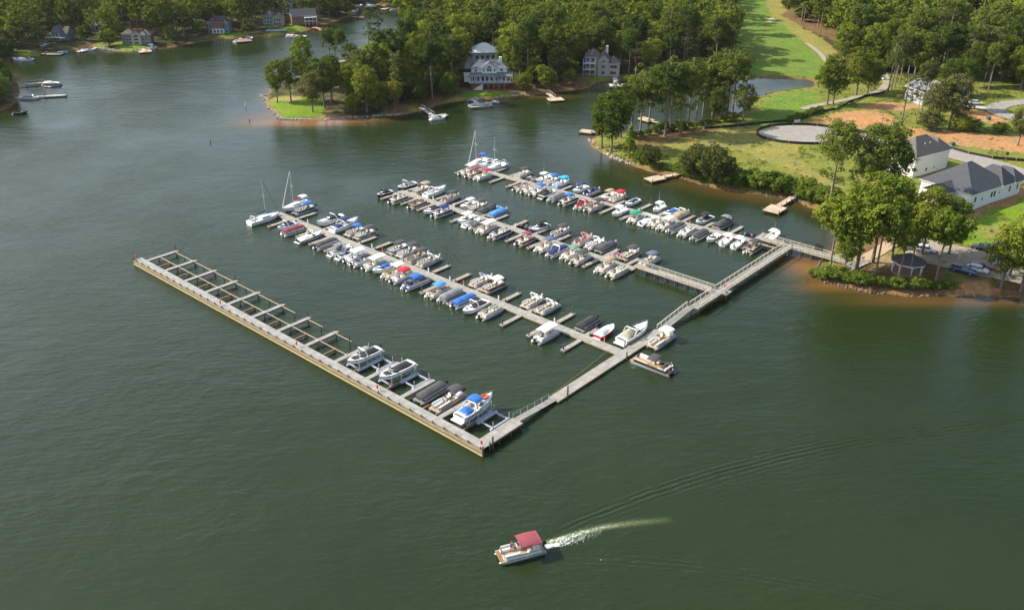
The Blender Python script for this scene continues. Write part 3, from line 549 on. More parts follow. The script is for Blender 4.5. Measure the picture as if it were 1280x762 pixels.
def pontoon(root, L=7.0, W=2.5, side='white', fl='tan', seat='cream', top=None, topx=-.6, cover=None, archc=None, mot='white', topc='beige', tl=2.6):
    k = '%.1f%.1f' % (L, W)
    for s_ in (-1, 1):
        part(root, 'pontoon_tube', 'tube' + k, lambda mb: mb.tube([(-L / 2, 0, .12), (L / 2 - .9, 0, .12), (L / 2 - .4, 0, .17), (L / 2 - .02, 0, .32)], [.31, .31, .24, .04], 12), mat('pontoon_aluminium', (.50, .51, .52), .3, metal=.6), True, loc=(0, s_ * (W / 2 - .38), 0))
    def dk(mb): mb.box(-L / 2 + .15, L / 2 - .2, -W / 2, W / 2, .46, .56, 1); mb.box(-L / 2 + .17, L / 2 - .22, -W / 2 + .02, W / 2 - .02, .563, .575, 0)
    part(root, 'deck', 'dk' + k + fl, dk, [floor_(fl), ALUM])
    x0, x1 = -L / 2 + .75, L / 2 - .75; hw = W / 2 - .08
    def fence(mb, zt=1.18, t=.045):
        pts = [(x1, -.4), (x1, -hw + .35), (x1 - .35, -hw), (x0, -hw), (x0, -.35)]
        for sgn in (1, -1):
            q = [(a, b * sgn) for a, b in pts]
            inner = [(x1 - t, -.4 * sgn), (x1 - t, (-hw + .35 + .02) * sgn), (x1 - .35 - .02, (-hw + t) * sgn), (x0 + t, (-hw + t) * sgn), (x0 + t, -.35 * sgn)]
            for zl, zh, mi in ((.62, .98, 0), (1.0, 1.08, 2), (.98, 1.0, 0), (1.08, zt, 1)):
                rows = [[(q[i][0], q[i][1], zl), (q[i][0], q[i][1], zh), (inner[i][0], inner[i][1], zh), (inner[i][0], inner[i][1], zl)] for i in range(5)]
                mb.grid(rows, mi, close=True)
    part(root, 'fence', 'fn' + k + side, lambda mb: fence(mb), [gel(side), ALUM, gel('silver' if side == 'white' else side)])
    zf = .58
    def couch(mb, a0, a1, b0, b1, backs):
        mb.box(a0, a1, b0, b1, zf, zf + .4, taper=.03)
        for bk in backs:
            if bk == 'y+': mb.box(a0, a1, b1 - .18, b1, zf + .402, zf + .72, taper=.04)
            if bk == 'y-': mb.box(a0, a1, b0, b0 + .18, zf + .402, zf + .72, taper=.04)
            if bk == 'x-': mb.box(a0, a0 + .18, b0 + .2, b1 - .2, zf + .402, zf + .72, taper=.04)
            if bk == 'x+': mb.box(a1 - .18, a1, b0 + .2, b1 - .2, zf + .402, zf + .72, taper=.04)
    if not cover:
        part(root, 'bow_couch', 'cl' + k + seat, lambda mb: couch(mb, .35, x1 - .2, hw - .75, hw - .08, ('y+', 'x-')), vinyl(seat))
        part(root, 'bow_couch', 'cr' + k + seat, lambda mb: couch(mb, .75, x1 - .2, -hw + .08, -hw + .75, ('y-', 'x-')), vinyl(seat))
        part(root, 'stern_couch', 'cs' + k + seat, lambda mb: (couch(mb, x0 + .1, x0 + .8, -hw + .5, hw - .08, ('x-',)), couch(mb, x0 + .85, x0 + 1.9, hw - .72, hw - .08, ('y+',)), mb.box(x0 + .1, x0 + .8, -hw + .08, -hw + .45, zf, zf + .5)), vinyl(seat))
        part(root, 'helm', 'hm' + k, lambda mb: (mb.box(-.25, .3, -hw + .08, -.3, zf, zf + .75, 0, taper=.05), mb.add([(.25, -hw + .1, zf + .76), (.25, -.32, zf + .76), (.1, -.36, zf + 1.05), (.1, -hw + .14, zf + 1.05)], [(0, 1, 2, 3), (3, 2, 1, 0)], 1)), [gel('pale'), GLASS])
        part(root, 'helm_seat', 'hs' + k + seat, lambda mb: (mb.box(-1.05, -.5, -hw + .25, -hw + .85, zf + .3, zf + .5, taper=.04), mb.box(-1.15, -1.02, -hw + .25, -hw + .85, zf + .45, zf + 1.0, taper=.03), mb.tube([(-.8, -hw + .55, zf), (-.8, -hw + .55, zf + .32)], .06, 6)), vinyl(seat))
    else:
        def cov(mb):
            rows = []; NX = 16; rr = random.Random(hash(cover) % 1000 if False else len(cover) * 7 + int(L * 10))
            for i in range(NX + 1):
                t = i / NX; x = x0 - .12 + (x1 - x0 + .24) * t; e = min(1, t * 7, (1 - t) * 4.5); cr = (.16 + .26 * e * (1 + .25 * math.sin(t * 13))); w2 = hw + .05 - (.22 * (1 - min(1, (1 - t) * 6)))
                rows.append([(x, w2 * (j / 5 - 1), 1.20 - (.42 if j in (0, 10) else 0) + cr * (1 - abs(j / 5 - 1) ** 1.4) + rr.uniform(-.03, .03)) for j in range(11)])
            mb.grid(rows)
            for ed in (rows[0], rows[-1]): mb.grid([ed, [(a, b, .74) for a, b, c in ed]])
        part(root, 'mooring_cover', 'cv' + k + cover, cov, cloth(cover), True)
    if top: canopy(root, topx - tl / 2, topx + tl / 2, W - .15, 2.45, top, 1.1)
    if archc: arch(root, -1.2, W - .1, 2.35, 'white' if archc is True else 'white', .55, 1.1); part(root, 'folded_canopy', 'fc%.1f' % W + str(archc), lambda mb: mb.tube([(-.75, -W / 2 + .2, 2.25), (-.62, -W / 2 + .4, 2.47), (-.6, 0, 2.5), (-.62, W / 2 - .4, 2.47), (-.75, W / 2 - .2, 2.25)], .1, 7), cloth('white' if archc is True else archc))
    motor(root, k, -L / 2 + .1, (0,), .35, mot)

def hull_sections(L, W, sheer=.85, cock=(-.42, .28), bowc=None, full=.5, raise_=.14, floor=.32):
    """cross-sections of a planing V hull, from stern to bow"""
    S = []; N = 15
    for i in range(N + 1):
        t = i / N; x = -L / 2 + L * t
        wv = W / 2 * (.93 + .07 * min(1, t * 4)) * (1 - max(0, (t - full) / (1 - full)) ** 2.3) ** .8 if t < 1 else 0.02
        sh = sheer + .28 * t ** 2.2; kz = -.25 + (sh + .05) * max(0, (t - .72) / .28) ** 2.5; u = t - .5
        inn = cock[0] <= u <= cock[1] or (bowc and bowc[0] <= u <= bowc[1]); S.append((x, wv, sh, kz, inn, floor))
    return S
def vhull(root, key, L, W, c_low='white', c_up='white', dk='white', fl='beige', sheer=.85, cock=(-.42, .28), bowc=None, full=.5, raise_=.14, floor=.32):
    S = hull_sections(L, W, sheer, cock, bowc, full, raise_, floor)
    def hb(mb):
        lo = []; up = []
        for x, w_, sh, kz, inn, f_ in S:
            ch = (x, w_ * .82, kz + (.22 + .1 * 1)); mid = (x, w_ * .93, kz + (sh - kz) * .62); g = (x, w_, sh)
            m_ = lambda p: (p[0], -p[1], p[2])
            lo.append([m_(mid), m_(ch), (x, 0, kz), ch, mid]); up.append((mid, g))
        mb.grid(lo, 0)
        for s_ in (1, -1): mb.grid([[(a[0], a[1] * s_, a[2]) for a in (p if s_ > 0 else p[::-1])] for p in up], 1)
        x, w_, sh, kz, inn, f_ = S[0]; mb.add([(x, -w_, sh), (x, -w_ * .82, kz + .32), (x, 0, kz), (x, w_ * .82, kz + .32), (x, w_, sh)], [(4, 3, 2, 1, 0)], 1)
        rub = [[(x, w_ + .03, sh - .05), (x, w_ + .03, sh + .02), (x, w_ - .02, sh + .03)] for x, w_, sh, kz, i_, f_ in S]
        mb.grid(rub, 2); mb.grid([[(a, -b, c) for a, b, c in r_[::-1]] for r_ in rub], 2)
    part(root, 'hull', 'hull' + key + c_low + c_up, hb, [gel(c_low), gel(c_up), gel('grey')], False)
    def db(mb):
        rows = []
        for x, w_, sh, kz, inn, f_ in S:
            if inn: v = max(w_ - .24, .02); q = [(x, w_, sh + .02), (x, v, sh + .05), (x, v, f_), (x, v * .5, f_)]; c = (x, 0, f_)
            else: q = [(x, w_, sh + .02), (x, w_ * .72, sh + raise_ * .6), (x, w_ * .45, sh + raise_ * .9), (x, w_ * .2, sh + raise_)]; c = (x, 0, sh + raise_)
            rows.append([(a, -b, z) for a, b, z in q] + [c] + q[::-1])
        o = len(mb.v); nr, nc = len(rows), 9
        mb.v += [tuple(p) for r_ in rows for p in r_]
        for i in range(nr - 1):
            both = S[i][4] and S[i + 1][4]
            for j in range(nc - 1):
                mb.f.append((o + i * nc + j, o + i * nc + j + 1, o + (i + 1) * nc + j + 1, o + (i + 1) * nc + j)); mb.m.append(1 if both and j in (2, 3, 4, 5) else 0)
    part(root, 'deck', 'vdk' + key + dk + fl, db, [gel(dk), floor_(fl)])
    return S
def windshield(root, key, x, w_, z, h=.42, rake=.5):
    def b(mb):
        pts = [(x - .7, -w_ / 2), (x - .1, -w_ / 2 + .12), (x + .25, -w_ / 4), (x + .3, 0), (x + .25, w_ / 4), (x - .1, w_ / 2 - .12), (x - .7, w_ / 2)]
        rows = [[(a, b_, z) for a, b_ in pts], [(a - rake * h, b_ * .92, z + (h if 0 < i < 6 else h * .7)) for i, (a, b_) in enumerate(pts)]]
        mb.grid(rows, 0); mb.grid([[(a - .02, b_ * .985, c) for a, b_, c in r_][::-1] for r_ in rows], 0)
        mb.tube([(a, b_, c + .01) for a, b_, c in rows[1]], .02, 4, 1)
    part(root, 'windshield', 'ws' + key, b, [GLASS, CHROME])
def vcover(root, key, x0, x1, w_, z, c, peak=.5, nose=0.0):
    def b(mb):
        rows = []; NX = 12
        for i in range(NX + 1):
            t = i / NX; x = x0 + (x1 - x0) * t; e = min(1, t * 3.5, (1 - t) * 2.2 + .12); ww = w_ / 2 * (1 - nose * max(0, t - .55) ** 1.4 * 2.6)
            rows.append([(x, ww * (j / 5 - 1), z + peak * e * (1 - abs(j / 5 - 1) ** 1.3) + (.0 if 0 < j < 10 else -.16) + .02 * math.sin(i * 2.3 + j)) for j in range(11)])
        mb.grid(rows)
        for ed in (rows[0], rows[-1]): mb.grid([ed, [(a, b_, z - .1) for a, b_, c_ in ed]])
    part(root, 'cover', 'vcv' + key + c, b, cloth(c), True)
def seats(root, key, lst, z, c):
    for i, (x, y, sx, sy, bk) in enumerate(lst):
        def b(mb, x=x, y=y, sx=sx, sy=sy, bk=bk):
            mb.box(x - sx / 2, x + sx / 2, y - sy / 2, y + sy / 2, z, z + .38, taper=.04)
            if bk == 'x': mb.box(x - sx / 2, x - sx / 2 + .14, y - sy / 2, y + sy / 2, z + .382, z + .8, taper=.03)
            if bk == 'y': mb.box(x - sx / 2, x + sx / 2, y + math.copysign(sy / 2 - .14, y) - .07, y + math.copysign(sy / 2 - .14, y) + .07, z + .382, z + .7)
        part(root, 'seat', 'st' + key + c + str(i), b, vinyl(c))
def runabout(root, L=6.3, W=2.4, low='white', up='white', dk='white', fl='beige', seat='cream', cover=None, bowcover=None, top=None, tower=None, mot=None, ws=True, hardtop=None, plat=True):
    k = 'r%.1f%.1f' % (L, W); vhull(root, k, L, W, low, up, dk, fl, .82, (-.40, .16), (.2, .36))
    if ws: windshield(root, k, L * .14, W * .84, .95)
    if not cover:
        seats(root, k, [(-L * .33, 0, .55, W * .62, 'x'), (-L * .02, W * .2, .5, .5, 'x'), (-L * .02, -W * .2, .5, .5, 'x'), (L * .26, 0, .5, W * .4, None)], .33, seat)
        part(root, 'console', 'con' + k, lambda mb: (mb.box(L * .08, L * .15, -W * .36, -W * .1, .33, 1.0, taper=.03), mb.box(L * .08, L * .15, W * .1, W * .36, .33, 1.0, taper=.03)), gel('pale'))
    if cover: vcover(root, k, -L * .43, L * .16, W * .92, .92, cover, .5)
    if bowcover: vcover(root, k + 'b', L * .17, L * .42, W * .8, .98, bowcover, .12, .9)
    if plat: part(root, 'swim_platform', 'sp' + k, lambda mb: mb.box(-L / 2 - .55, -L / 2 - .01, -W * .4, W * .4, .18, .30, taper=.02), gel('white'))
    if tower: arch(root, -.1, W * .92, 2.35, tower, .55, .9)
    if top: canopy(root, -L * .28, L * .12, W * .86, 2.25, top, .9)
    if mot: motor(root, k, -L / 2 - .05, (0,), .35, mot)
def cruiser(root, L=9.0, W=3.0, low='white', up='white', cover=None, top=None, hard=None, stripe=None, raft=None, rail=True):
    k = 'c%.1f%.1f' % (L, W); vhull(root, k, L, W, low, up, 'white', 'cream', 1.15, (-.42, .04), None, .42, .34, .55)
    part(root, 'cabin_window', 'cw' + k, lambda mb: [mb.grid([[(x, s_ * (W * .36 - max(0, x - .8) * .13), 1.36), (x - .12, s_ * (W * .335 - max(0, x - .8) * .13), 1.58)] for x in (.5, 1.0, 1.5, 2.1)]) for s_ in (1, -1)], GLASS)
    windshield(root, k, L * .07, W * .8, 1.38, .5, .9)
    seats(root, k, [(-L * .36, 0, .7, W * .6, 'x'), (-L * .05, -W * .2, .5, .6, 'x'), (-L * .14, W * .22, 1.2, .5, 'y')], .56, 'cream')
    part(root, 'swim_platform', 'sp' + k, lambda mb: mb.box(-L / 2 - .75, -L / 2 - .01, -W * .44, W * .44, .25, .40, taper=.02), gel('white'))
    arch(root, -L * .2, W * .94, 2.45, 'white', .7, 1.15)
    if cover: vcover(root, k, -L * .40, L * .06, W * .9, 1.3, cover, .75)
    if top: canopy(root, -L * .14, L * .08, W * .84, 2.75, top, 1.2); vcover(root, k + 'a', -L * .40, -L * .17, W * .88, 1.3, top, .5)
    if stripe: part(root, 'side_stripe', 'ss' + k + stripe, lambda mb: [mb.grid([[(x, s_ * (W * .4775 + .012), .62), (x, s_ * (W * .4925 + .014), .85)] for x in (-L * .42, -L * .2, 0, L * .02)]) for s_ in (1, -1)], gel(stripe))
    if raft: part(root, 'inflatable_raft', 'rf' + k, lambda mb: (mb.tube([(2.3 + .75 * math.cos(t), .52 * math.sin(t), 1.78) for t in [i * math.pi / 6 for i in range(13)]], .16, 6), mb.box(1.8, 2.8, -.35, .35, 1.65, 1.72)), mat('orange_raft', (.70, .13, .03), .5))
    if rail:
        def rl(mb):
            pts = [(L * .05, W * .44, 1.72), (L * .25, W * .37, 1.85), (L * .40, W * .2, 1.95), (L * .5 + .1, 0, 2.02)]; al = pts + [(a, -b, c) for a, b, c in pts[:-1][::-1]]
            mb.tube(al, .025, 4); [mb.tube([(a, b, c), (a - .02, b, 1.25)], .02, 4) for a, b, c in al]
        part(root, 'bow_rail', 'br' + k, rl, CHROME)
def console_boat(root, L=7.0, W=2.5, top='white', mots=2, cab=False):
    k = 't%.1f%.1f' % (L, W); vhull(root, k, L, W, 'white', 'white', 'white', 'white', .9, (-.44, .34), None, .5, .1, .35)
    part(root, 'console', 'cc' + k, lambda mb: (mb.box(-.3, .6, -.45, .45, .36, 1.25, taper=.06), mb.box(.05, .5, -.38, .38, 1.26, 1.6, 1, taper=.12)), [gel('white'), GLASS])
    seats(root, k, [(-1.0, 0, .5, .9, 'x'), (L * .27, 0, .8, .9, None)], .36, 'white')
    part(root, 'hardtop', 'ht' + k + top, lambda mb: mb.prism([(-1.3, -.85), (.9, -.85), (1.15, -.5), (1.15, .5), (.9, .85), (-1.3, .85)], 2.42, 2.52), gel(top))
    part(root, 'top_frame', 'tf' + k, lambda mb: [mb.tube([(x, y, .9), (x * 1.1, y * 1.3, 2.42)], .035, 5) for x in (-.4, .5) for y in (-.55, .55)], CHROME)
    part(root, 'aerial', 'ae' + k, lambda mb: mb.tube([(-.8, -.6, 2.5), (-1.3, -.8, 5.2)], [.025, .015], 4), WHITEM)
    motor(root, k, -L / 2 - .03, (-.35, .35) if mots == 2 else (0,), .45, 'white')
def sailboat(root, L=9.5, W=3.1, sail='navy', jib='white', mh=12.5, bimini=None):
    k = 's%.1f' % L; vhull(root, k, L, W, 'white', 'white', 'white', 'cream', 1.0, (-.42, -.12), None, .3, .12, .45)
    part(root, 'cabin', 'cb' + k, lambda mb: (mb.grid([[(x, -w_, 1.1), (x, -w_ * .85, h), (x, 0, h + .08), (x, w_ * .85, h), (x, w_, 1.1)] for x, w_, h in ((-1.2, 1.0, 1.55), (0, 1.0, 1.5), (1.2, .85, 1.45), (2.4, .5, 1.3), (2.9, .3, 1.18))], 0), mb.add([(-1.2, -1.0, 1.0), (-1.2, -.85, 1.55), (-1.2, 0, 1.63), (-1.2, .85, 1.55), (-1.2, 1.0, 1.0)], [(0, 1, 2, 3, 4)], 0)), gel('white'))
    part(root, 'cabin_window', 'sw' + k, lambda mb: [mb.box(x, x + .55, s_ * (1.0 - max(0, x) * .13) - .03, s_ * (1.0 - max(0, x) * .13) + .03, 1.22, 1.38) for x in (-.9, -.2, .5) for s_ in (1, -1)], GLASS)
    part(root, 'mast', 'ms%.1f' % mh, lambda mb: (mb.tube([(.6, 0, 1.4), (.6, 0, 1.4 + mh)], [.075, .05], 6), mb.tube([(.6, -.8, 1.4 + mh * .55), (.6, .8, 1.4 + mh * .55)], .035, 5)), mat('mast_white', (.5, .5, .5), .35))
    part(root, 'boom', 'bo' + k, lambda mb: mb.tube([(.55, 0, 2.3), (-3.0, 0, 2.35)], .07, 6), ALUM)
    part(root, 'sail_cover', 'sc' + k + sail, lambda mb: mb.tube([(.6, 0, 3.1), (.4, 0, 2.6), (-1.2, 0, 2.55), (-2.9, 0, 2.48)], [.09, .2, .17, .1], 8), cloth(sail))
    part(root, 'furled_jib', 'fj%s%.1f' % (jib, mh), lambda mb: mb.tube([(L / 2 - .25, 0, 1.4), (.72, 0, 1.3 + mh)], [.085, .05], 6), cloth(jib))
    part(root, 'rigging', 'rg%.1f%.1f' % (mh, L), lambda mb: [mb.tube([p, (.6, 0, 1.35 + mh)], .022, 4) for p in ((-L / 2 + .1, 0, 1.1), (.4, W / 2 - .1, 1.1), (.4, -W / 2 + .1, 1.1))], mat('steel_wire', (.35, .36, .38), .4))
    arch(root, -3.4, W * .8, 2.2, 'silver', .2, 1.0)
    part(root, 'pulpit', 'pp' + k, lambda mb: (mb.tube([(L * .36, .8, 1.75), (L * .5, 0, 1.85), (L * .36, -.8, 1.75)], .025, 4), [mb.tube([(x, y, 1.1), (x, y, 1.75)], .02, 4) for x, y in ((L * .36, .8), (L * .36, -.8), (L * .48, 0), (-L * .1, 1.45), (-L * .1, -1.45))], mb.tube([(L * .36, .8, 1.75), (0, 1.45, 1.75), (-L * .45, 1.2, 1.7)], .018, 4), mb.tube([(L * .36, -.8, 1.75), (0, -1.45, 1.75), (-L * .45, -1.2, 1.7)], .018, 4)), CHROME)
    if bimini: canopy(root, -3.6, -1.6, W * .75, 2.9, bimini, 1.1)
def jetski(root, c='white', seat='black', acc='red'):
    def h(mb):
        rows = []
        for t, w_, z in ((0, .5, .45), (.2, .55, .5), (.5, .55, .55), (.75, .42, .62), (.92, .2, .7), (1, .03, .74)):
            x = -1.5 + 3 * t; rows.append([(x, -w_, z * .75), (x, -w_ * .8, .05), (x, 0, -.1 + .3 * t ** 3), (x, w_ * .8, .05), (x, w_, z * .75), (x, w_ * .5, z), (x, 0, z + .06), (x, -w_ * .5, z)])
        mb.grid(rows, close=True); mb.add(rows[0], [tuple(range(8))])
    part(root, 'hull', 'jh' + c, h, gel(c))
    part(root, 'seat', 'js' + seat, lambda mb: mb.grid([[(x, -.2, .5), (x, -.16, z), (x, .16, z), (x, .2, .5)] for x, z in ((-1.3, .62), (-1.2, .82), (-.3, .85), (.1, .95), (.25, .6))]), vinyl(seat))
    part(root, 'handlebar', 'jb' + acc, lambda mb: (mb.box(.2, .8, -.2, .2, .55, .95, taper=.08), mb.tube([(.25, -.38, 1.02), (.35, 0, .98), (.25, .38, 1.02)], .035, 5)), gel(acc))
NAMES = {'pontoon': ('pontoon_boat', 'pontoon boat'), 'runabout': ('motorboat', 'motorboat'), 'cruiser': ('cabin_cruiser', 'cabin cruiser'), 'sailboat': ('sailboat', 'sailboat'), 'jetski': ('jet_ski', 'jet ski'), 'console_boat': ('centre_console_boat', 'fishing boat')}
def boat(kind, a, b, d, label, z=0.0, ang=None, pos=None, **kw):
    """d = +1: bow towards +b (away from the camera), -1: bow towards -b, 'a-': bow towards -a"""
    x, y = pos if pos else mar(a, b + (rnd.uniform(-.3, .3) if z == 0 and kind == 'pontoon' else 0))
    rz = ang if ang is not None else {1: BB, -1: BB + math.pi, 'a-': AA + math.pi, 'a+': AA}[d]
    if pos is None and d in (1, -1) and ang is None: rz += rnd.uniform(-.045, .045)
    nm, cat = NAMES[kind]; r_ = empty(nm, (x, y, z), rz, label, cat, GRP)
    globals()[kind](r_, **kw); return r_
Pn, Rb, Cr, Sl, Js, Cc = 'pontoon', 'runabout', 'cruiser', 'sailboat', 'jetski', 'console_boat'
GRP = 'boats moored along the second pier'
N2 = ', near side of second pier'; U2 = ', far side of second pier'
boat(Sl, 115.0, 37.0, 1, 'white sailboat with a navy sail cover at the left tip of the second pier', sail='navy', jib='slate', mh=10)
boat(Rb, 106.2, 37.7, -1, 'small motorboat under a blue cover beside the white sailboat' , L=5.6, W=2.1, cover='navy', bowcover='navy', mot='black', tower='white')
boat(Pn, 102.3, 37.4, 1, 'pontoon boat under a full maroon cover' + N2, cover='maroon', fl='grey', side='cream')
boat(Rb, 95.6, 37.3, 1, 'big cream covered motorboat with a white tower' + N2, L=7.4, W=2.7, cover='cream', bowcover='cream', tower='white', mot='black', up='slate', low='white')
boat(Pn, 88.9, 37.4, 1, 'pontoon boat under a full black cover' + N2, cover='charcoal', fl='grey', mot='black', L=7.2)
boat(Rb, 83.1, 37.1, 1, 'grey motorboat with a white tower and grey canopy' + N2, L=6.6, cover='grey', tower='white', top='grey', mot='black')
boat(Rb, 80.0, 37.2, 1, 'white motorboat with blue striped arch beside the grey canopy boat', L=6.8, tower='white', seat='navy', bowcover='white', mot='black', low='white')
boat(Pn, 76.8, 37.1, 1, 'pontoon boat with a long white canopy and white stern cover, left of a cluttered one', top='white', tl=3.4, topx=.3, seat='white', mot='black', fl='grey')
boat(Pn, 74.0, 37.0, 1, 'open white pontoon boat with cluttered deck between two white-canopied ones', seat='grey', mot='black', fl='grey')
boat(Pn, 70.2, 37.2, 1, 'pontoon boat with a very long cream canopy' + N2, top='cream', tl=4.2, topx=.6, seat='cream', mot='black', side='silver')
boat(Rb, 67.2, 36.9, -1, 'white motorboat with its bow out and a bright blue cover' + N2, L=6.2, cover='blue', mot=None)
boat(Pn, 63.2, 37.4, 1, 'pontoon boat with a beige stern cover and cream canopy' + N2, top='cream', topx=.9, side='cream', seat='beige', mot='white')
boat(Pn, 60.1, 37.2, 1, 'pontoon boat with a bright red canopy' + N2, top='red', topx=.3, side='white', mot='black', fl='grey')
boat(Pn, 55.3, 36.7, 1, 'long white pontoon boat with medium blue canopy, dark seats' + N2, top='blue', topx=-.2, seat='slate', L=8.0, side='white', fl='navy', mot='white')
boat(Pn, 48.4, 37.3, 1, 'cluttered white pontoon boat with a sky blue canopy' + N2, top='sky', topx=.2, seat='beige', mot='white')
boat(Pn, 44.9, 37.3, 1, 'pontoon boat under a full grey cover' + N2, cover='grey', mot='white', side='grey', fl='grey')
boat(Pn, 40.8, 37.4, 1, 'pontoon boat with a long blue cover stretched over its length', cover='blue', mot='black', side='grey', fl='grey')
boat(Rb, 37.0, 36.8, -1, 'white and black striped bowrider with black cover and its bow out', L=7.4, W=2.6, low='white', up='white', bowcover=None, cover='black', tower='white', ws=True)
boat(Pn, 32.9, 37.2, 1, 'open white pontoon boat at the right end of a packed row, no canopy', seat='pale', side='white', fl='tan', mot='black')
boat(Pn, 17.4, 37.4, 1, 'white pontoon boat with a flat white canopy moored alone' + N2, top='white', tl=4.4, topx=.2, side='white', mot='black', fl='grey')
boat(Sl, 116.6, 48.3, -1, 'white sailboat with a red sail cover beside the blue canopy pontoon', sail='red', jib='white', mh=9.5, L=9.0, bimini='silver')
boat(Pn, 112.4, 48.2, -1, 'dark blue pontoon boat with a blue canopy beside the red sail cover sailboat', top='blue', topx=-.8, side='navy', seat='pale', fl='grey', mot='black', L=7.4)
boat(Cr, 100.6, 47.6, -1, 'white cruiser with dark windscreen and covers near the left end' + U2, L=8.2, W=2.7, cover='black')
boat(Cr, 95.0, 48.3, 1, 'white cruiser with navy canvas and its bow pointing out' + U2, L=9.2, W=3.0, top='navy')
boat(Pn, 89.4, 47.2, -1, 'grey pontoon boat with a vivid blue canopy' + U2, top='blue', topx=-.5, side='silver', seat='pale', mot='black', L=6.6, tl=2.0)
boat(Pn, 86.2, 47.6, -1, 'pontoon boat with a black canopy right of the vivid blue one', top='charcoal', topx=-1.3, side='grey', seat='cream', mot='black')
boat(Pn, 72.8, 46.9, -1, 'blue and white pontoon boat with black canopy and orange float aboard', top='charcoal', topx=-.4, side='blue', seat='cream', mot='black')
boat(Pn, 69.6, 46.9, -1, 'cream seated pontoon boat with black canopy right of the blue and white one', top='charcoal', topx=-1.6, side='silver', seat='cream', mot='black', fl='beige')
boat(Pn, 65.5, 46.8, -1, 'grey pontoon boat with wide black canopy and tan seats' + U2, top='charcoal', topx=-1.3, side='grey', seat='beige', mot='white')
boat(Pn, 61.9, 46.9, -1, 'open pontoon boat with a raised white arch, last of four' + U2, archc=True, side='silver', seat='pale', mot='white', L=7.4)
boat(Pn, 44.8, 46.8, -1, 'cream pontoon boat with a folded bright blue canopy on its arch', archc='blue', side='pale', seat='cream', fl='beige')
boat(Pn, 40.8, 47.0, -1, 'pontoon boat with a white canopy and red-brown side' + U2, top='white', topx=-1.0, side='maroon', seat='cream', mot='black')
boat(Pn, 29.2, 46.9, -1, 'cream pontoon boat with a curved arch, left of a pair' + U2, archc=True, side='pale', seat='cream', fl='beige', L=6.6)
boat(Pn, 24.9, 46.9, -1, 'white pontoon boat with white arch, right of the cream arched one', archc=True, side='white', seat='pale', L=6.6, mot='black')
boat(Pn, 14.0, 47.0, -1, 'pontoon boat with a tight black cover and raised arch near the junction', cover='black', side='grey', mot='black', L=6.8, fl='grey')
boat(Rb, 9.4, 46.7, 1, 'red hulled motorboat under a grey cover near the junction', L=6.0, W=2.3, low='red', up='red', cover='silver', bowcover='silver', ws=False)
GRP = 'boats moored at the walkway junction'
boat(Cr, 4.4, 49.8, 1, 'large white cruiser with an olive tan cockpit cover beside the walkway', L=9.4, W=3.1, cover='olive')
boat(Pn, -1.25, 51.0, -1, 'cream pontoon boat with a beige canopy moored along the walkway', top='cream', topx=-1.6, side='pale', seat='cream', fl='tan', L=7.8, W=2.6)
bb_ = boat(Pn, -5.2, 42.1, 'a+', 'black pontoon boat with a half-raised black canopy and flags at its stern', top='charcoal', topx=-.4, tl=1.7, side='black', seat='pale', fl='wood', mot='black', L=9.0, W=2.9)
part(bb_, 'flag', 'flg', lambda mb: mb.grid([[(-4.3 - .5 * u, .5 + .12 * math.sin(u * 7 + v * 3), 3.1 - v * .45 - u * .5) for v in (0, .5, 1)] for u in (0, .3, .6, 1)], 0), mat('red_white_flag', (.60, .12, .12), .8, c2=(.8, .75, .72), scale=6))
part(bb_, 'flag', 'flg2', lambda mb: (mb.grid([[(-4.3 - .45 * u, .3 + .1 * math.sin(u * 5 + v * 3), 2.3 - v * .5 - u * .6) for v in (0, .5, 1)] for u in (0, .3, .6, 1)], 0)), mat('blue_flag', (.05, .07, .42), .8, c2=(.55, .5, .65), scale=4))
part(bb_, 'flag_pole', 'fpl', lambda mb: mb.tube([(-4.2, .45, .9), (-4.35, .45, 3.2)], .02, 4), CHROME)
part(bb_, 'stern_arch', 'ssa', lambda mb: mb.tube([(-2.6, -1.1, 1.1), (-2.9, -1.0, 1.75), (-2.9, 1.0, 1.75), (-2.6, 1.1, 1.1)], .09, 6), gel('grey'))
GRP = 'boats moored along the third pier'
N3 = ', near side of third pier'; U3 = ', far side of third pier'
boat(Rb, 106.0, 71.3, -1, 'small black motorboat at the left tip of the third pier', L=5.6, W=2.1, low='black', up='charcoal', cover='black', bowcover='black', tower='black')
boat(Pn, 99.4, 71.2, 1, 'dark sided pontoon boat with cream seats, second on the near side of third pier', side='charcoal', seat='cream', mot='black', archc='grey')
boat(Pn, 92.4, 71.7, 1, 'grey pontoon boat with a lime green tube aboard', side='charcoal', seat='tan', mot='black', L=6.8).name
boat(Rb, 86.1, 71.3, -1, 'white bowrider with black cockpit cover and its bow out' + N3, L=6.6, cover='black')
boat(Pn, 82.6, 71.8, 1, 'navy sided pontoon boat with a navy canopy' + N3, side='navy', top='navy', topx=.2, seat='cream', mot='black', L=7.2)
boat(Rb, 74.4, 72.4, -1, 'white cuddy boat with white canopy and bow out, left end of a white cluster', L=6.2, top='white', bowcover='white')
boat(Rb, 71.5, 72.0, 1, 'white motorboat with a dark grey cockpit cover in the white cluster', L=6.2, cover='grey', mot='white')
boat(Pn, 68.7, 71.9, 1, 'pontoon boat with a black bow cover in the white cluster', L=6.8, cover='charcoal', mot='white', side='white')
boat(Pn, 65.6, 71.7, 1, 'pontoon boat with a long cream canopy in the white cluster', top='cream', tl=4.0, topx=.3, mot='white', side='cream')
boat(Pn, 60.9, 71.4, 1, 'open cream pontoon boat with navy sides, right end of the white cluster', side='navy', seat='cream', L=7.8, mot='white', fl='tan')
boat(Pn, 53.0, 72.2, 1, 'cream covered pontoon boat with a rose red canopy' + N3, top='rose', topx=.4, side='maroon', seat='cream', mot='black', tl=2.0)
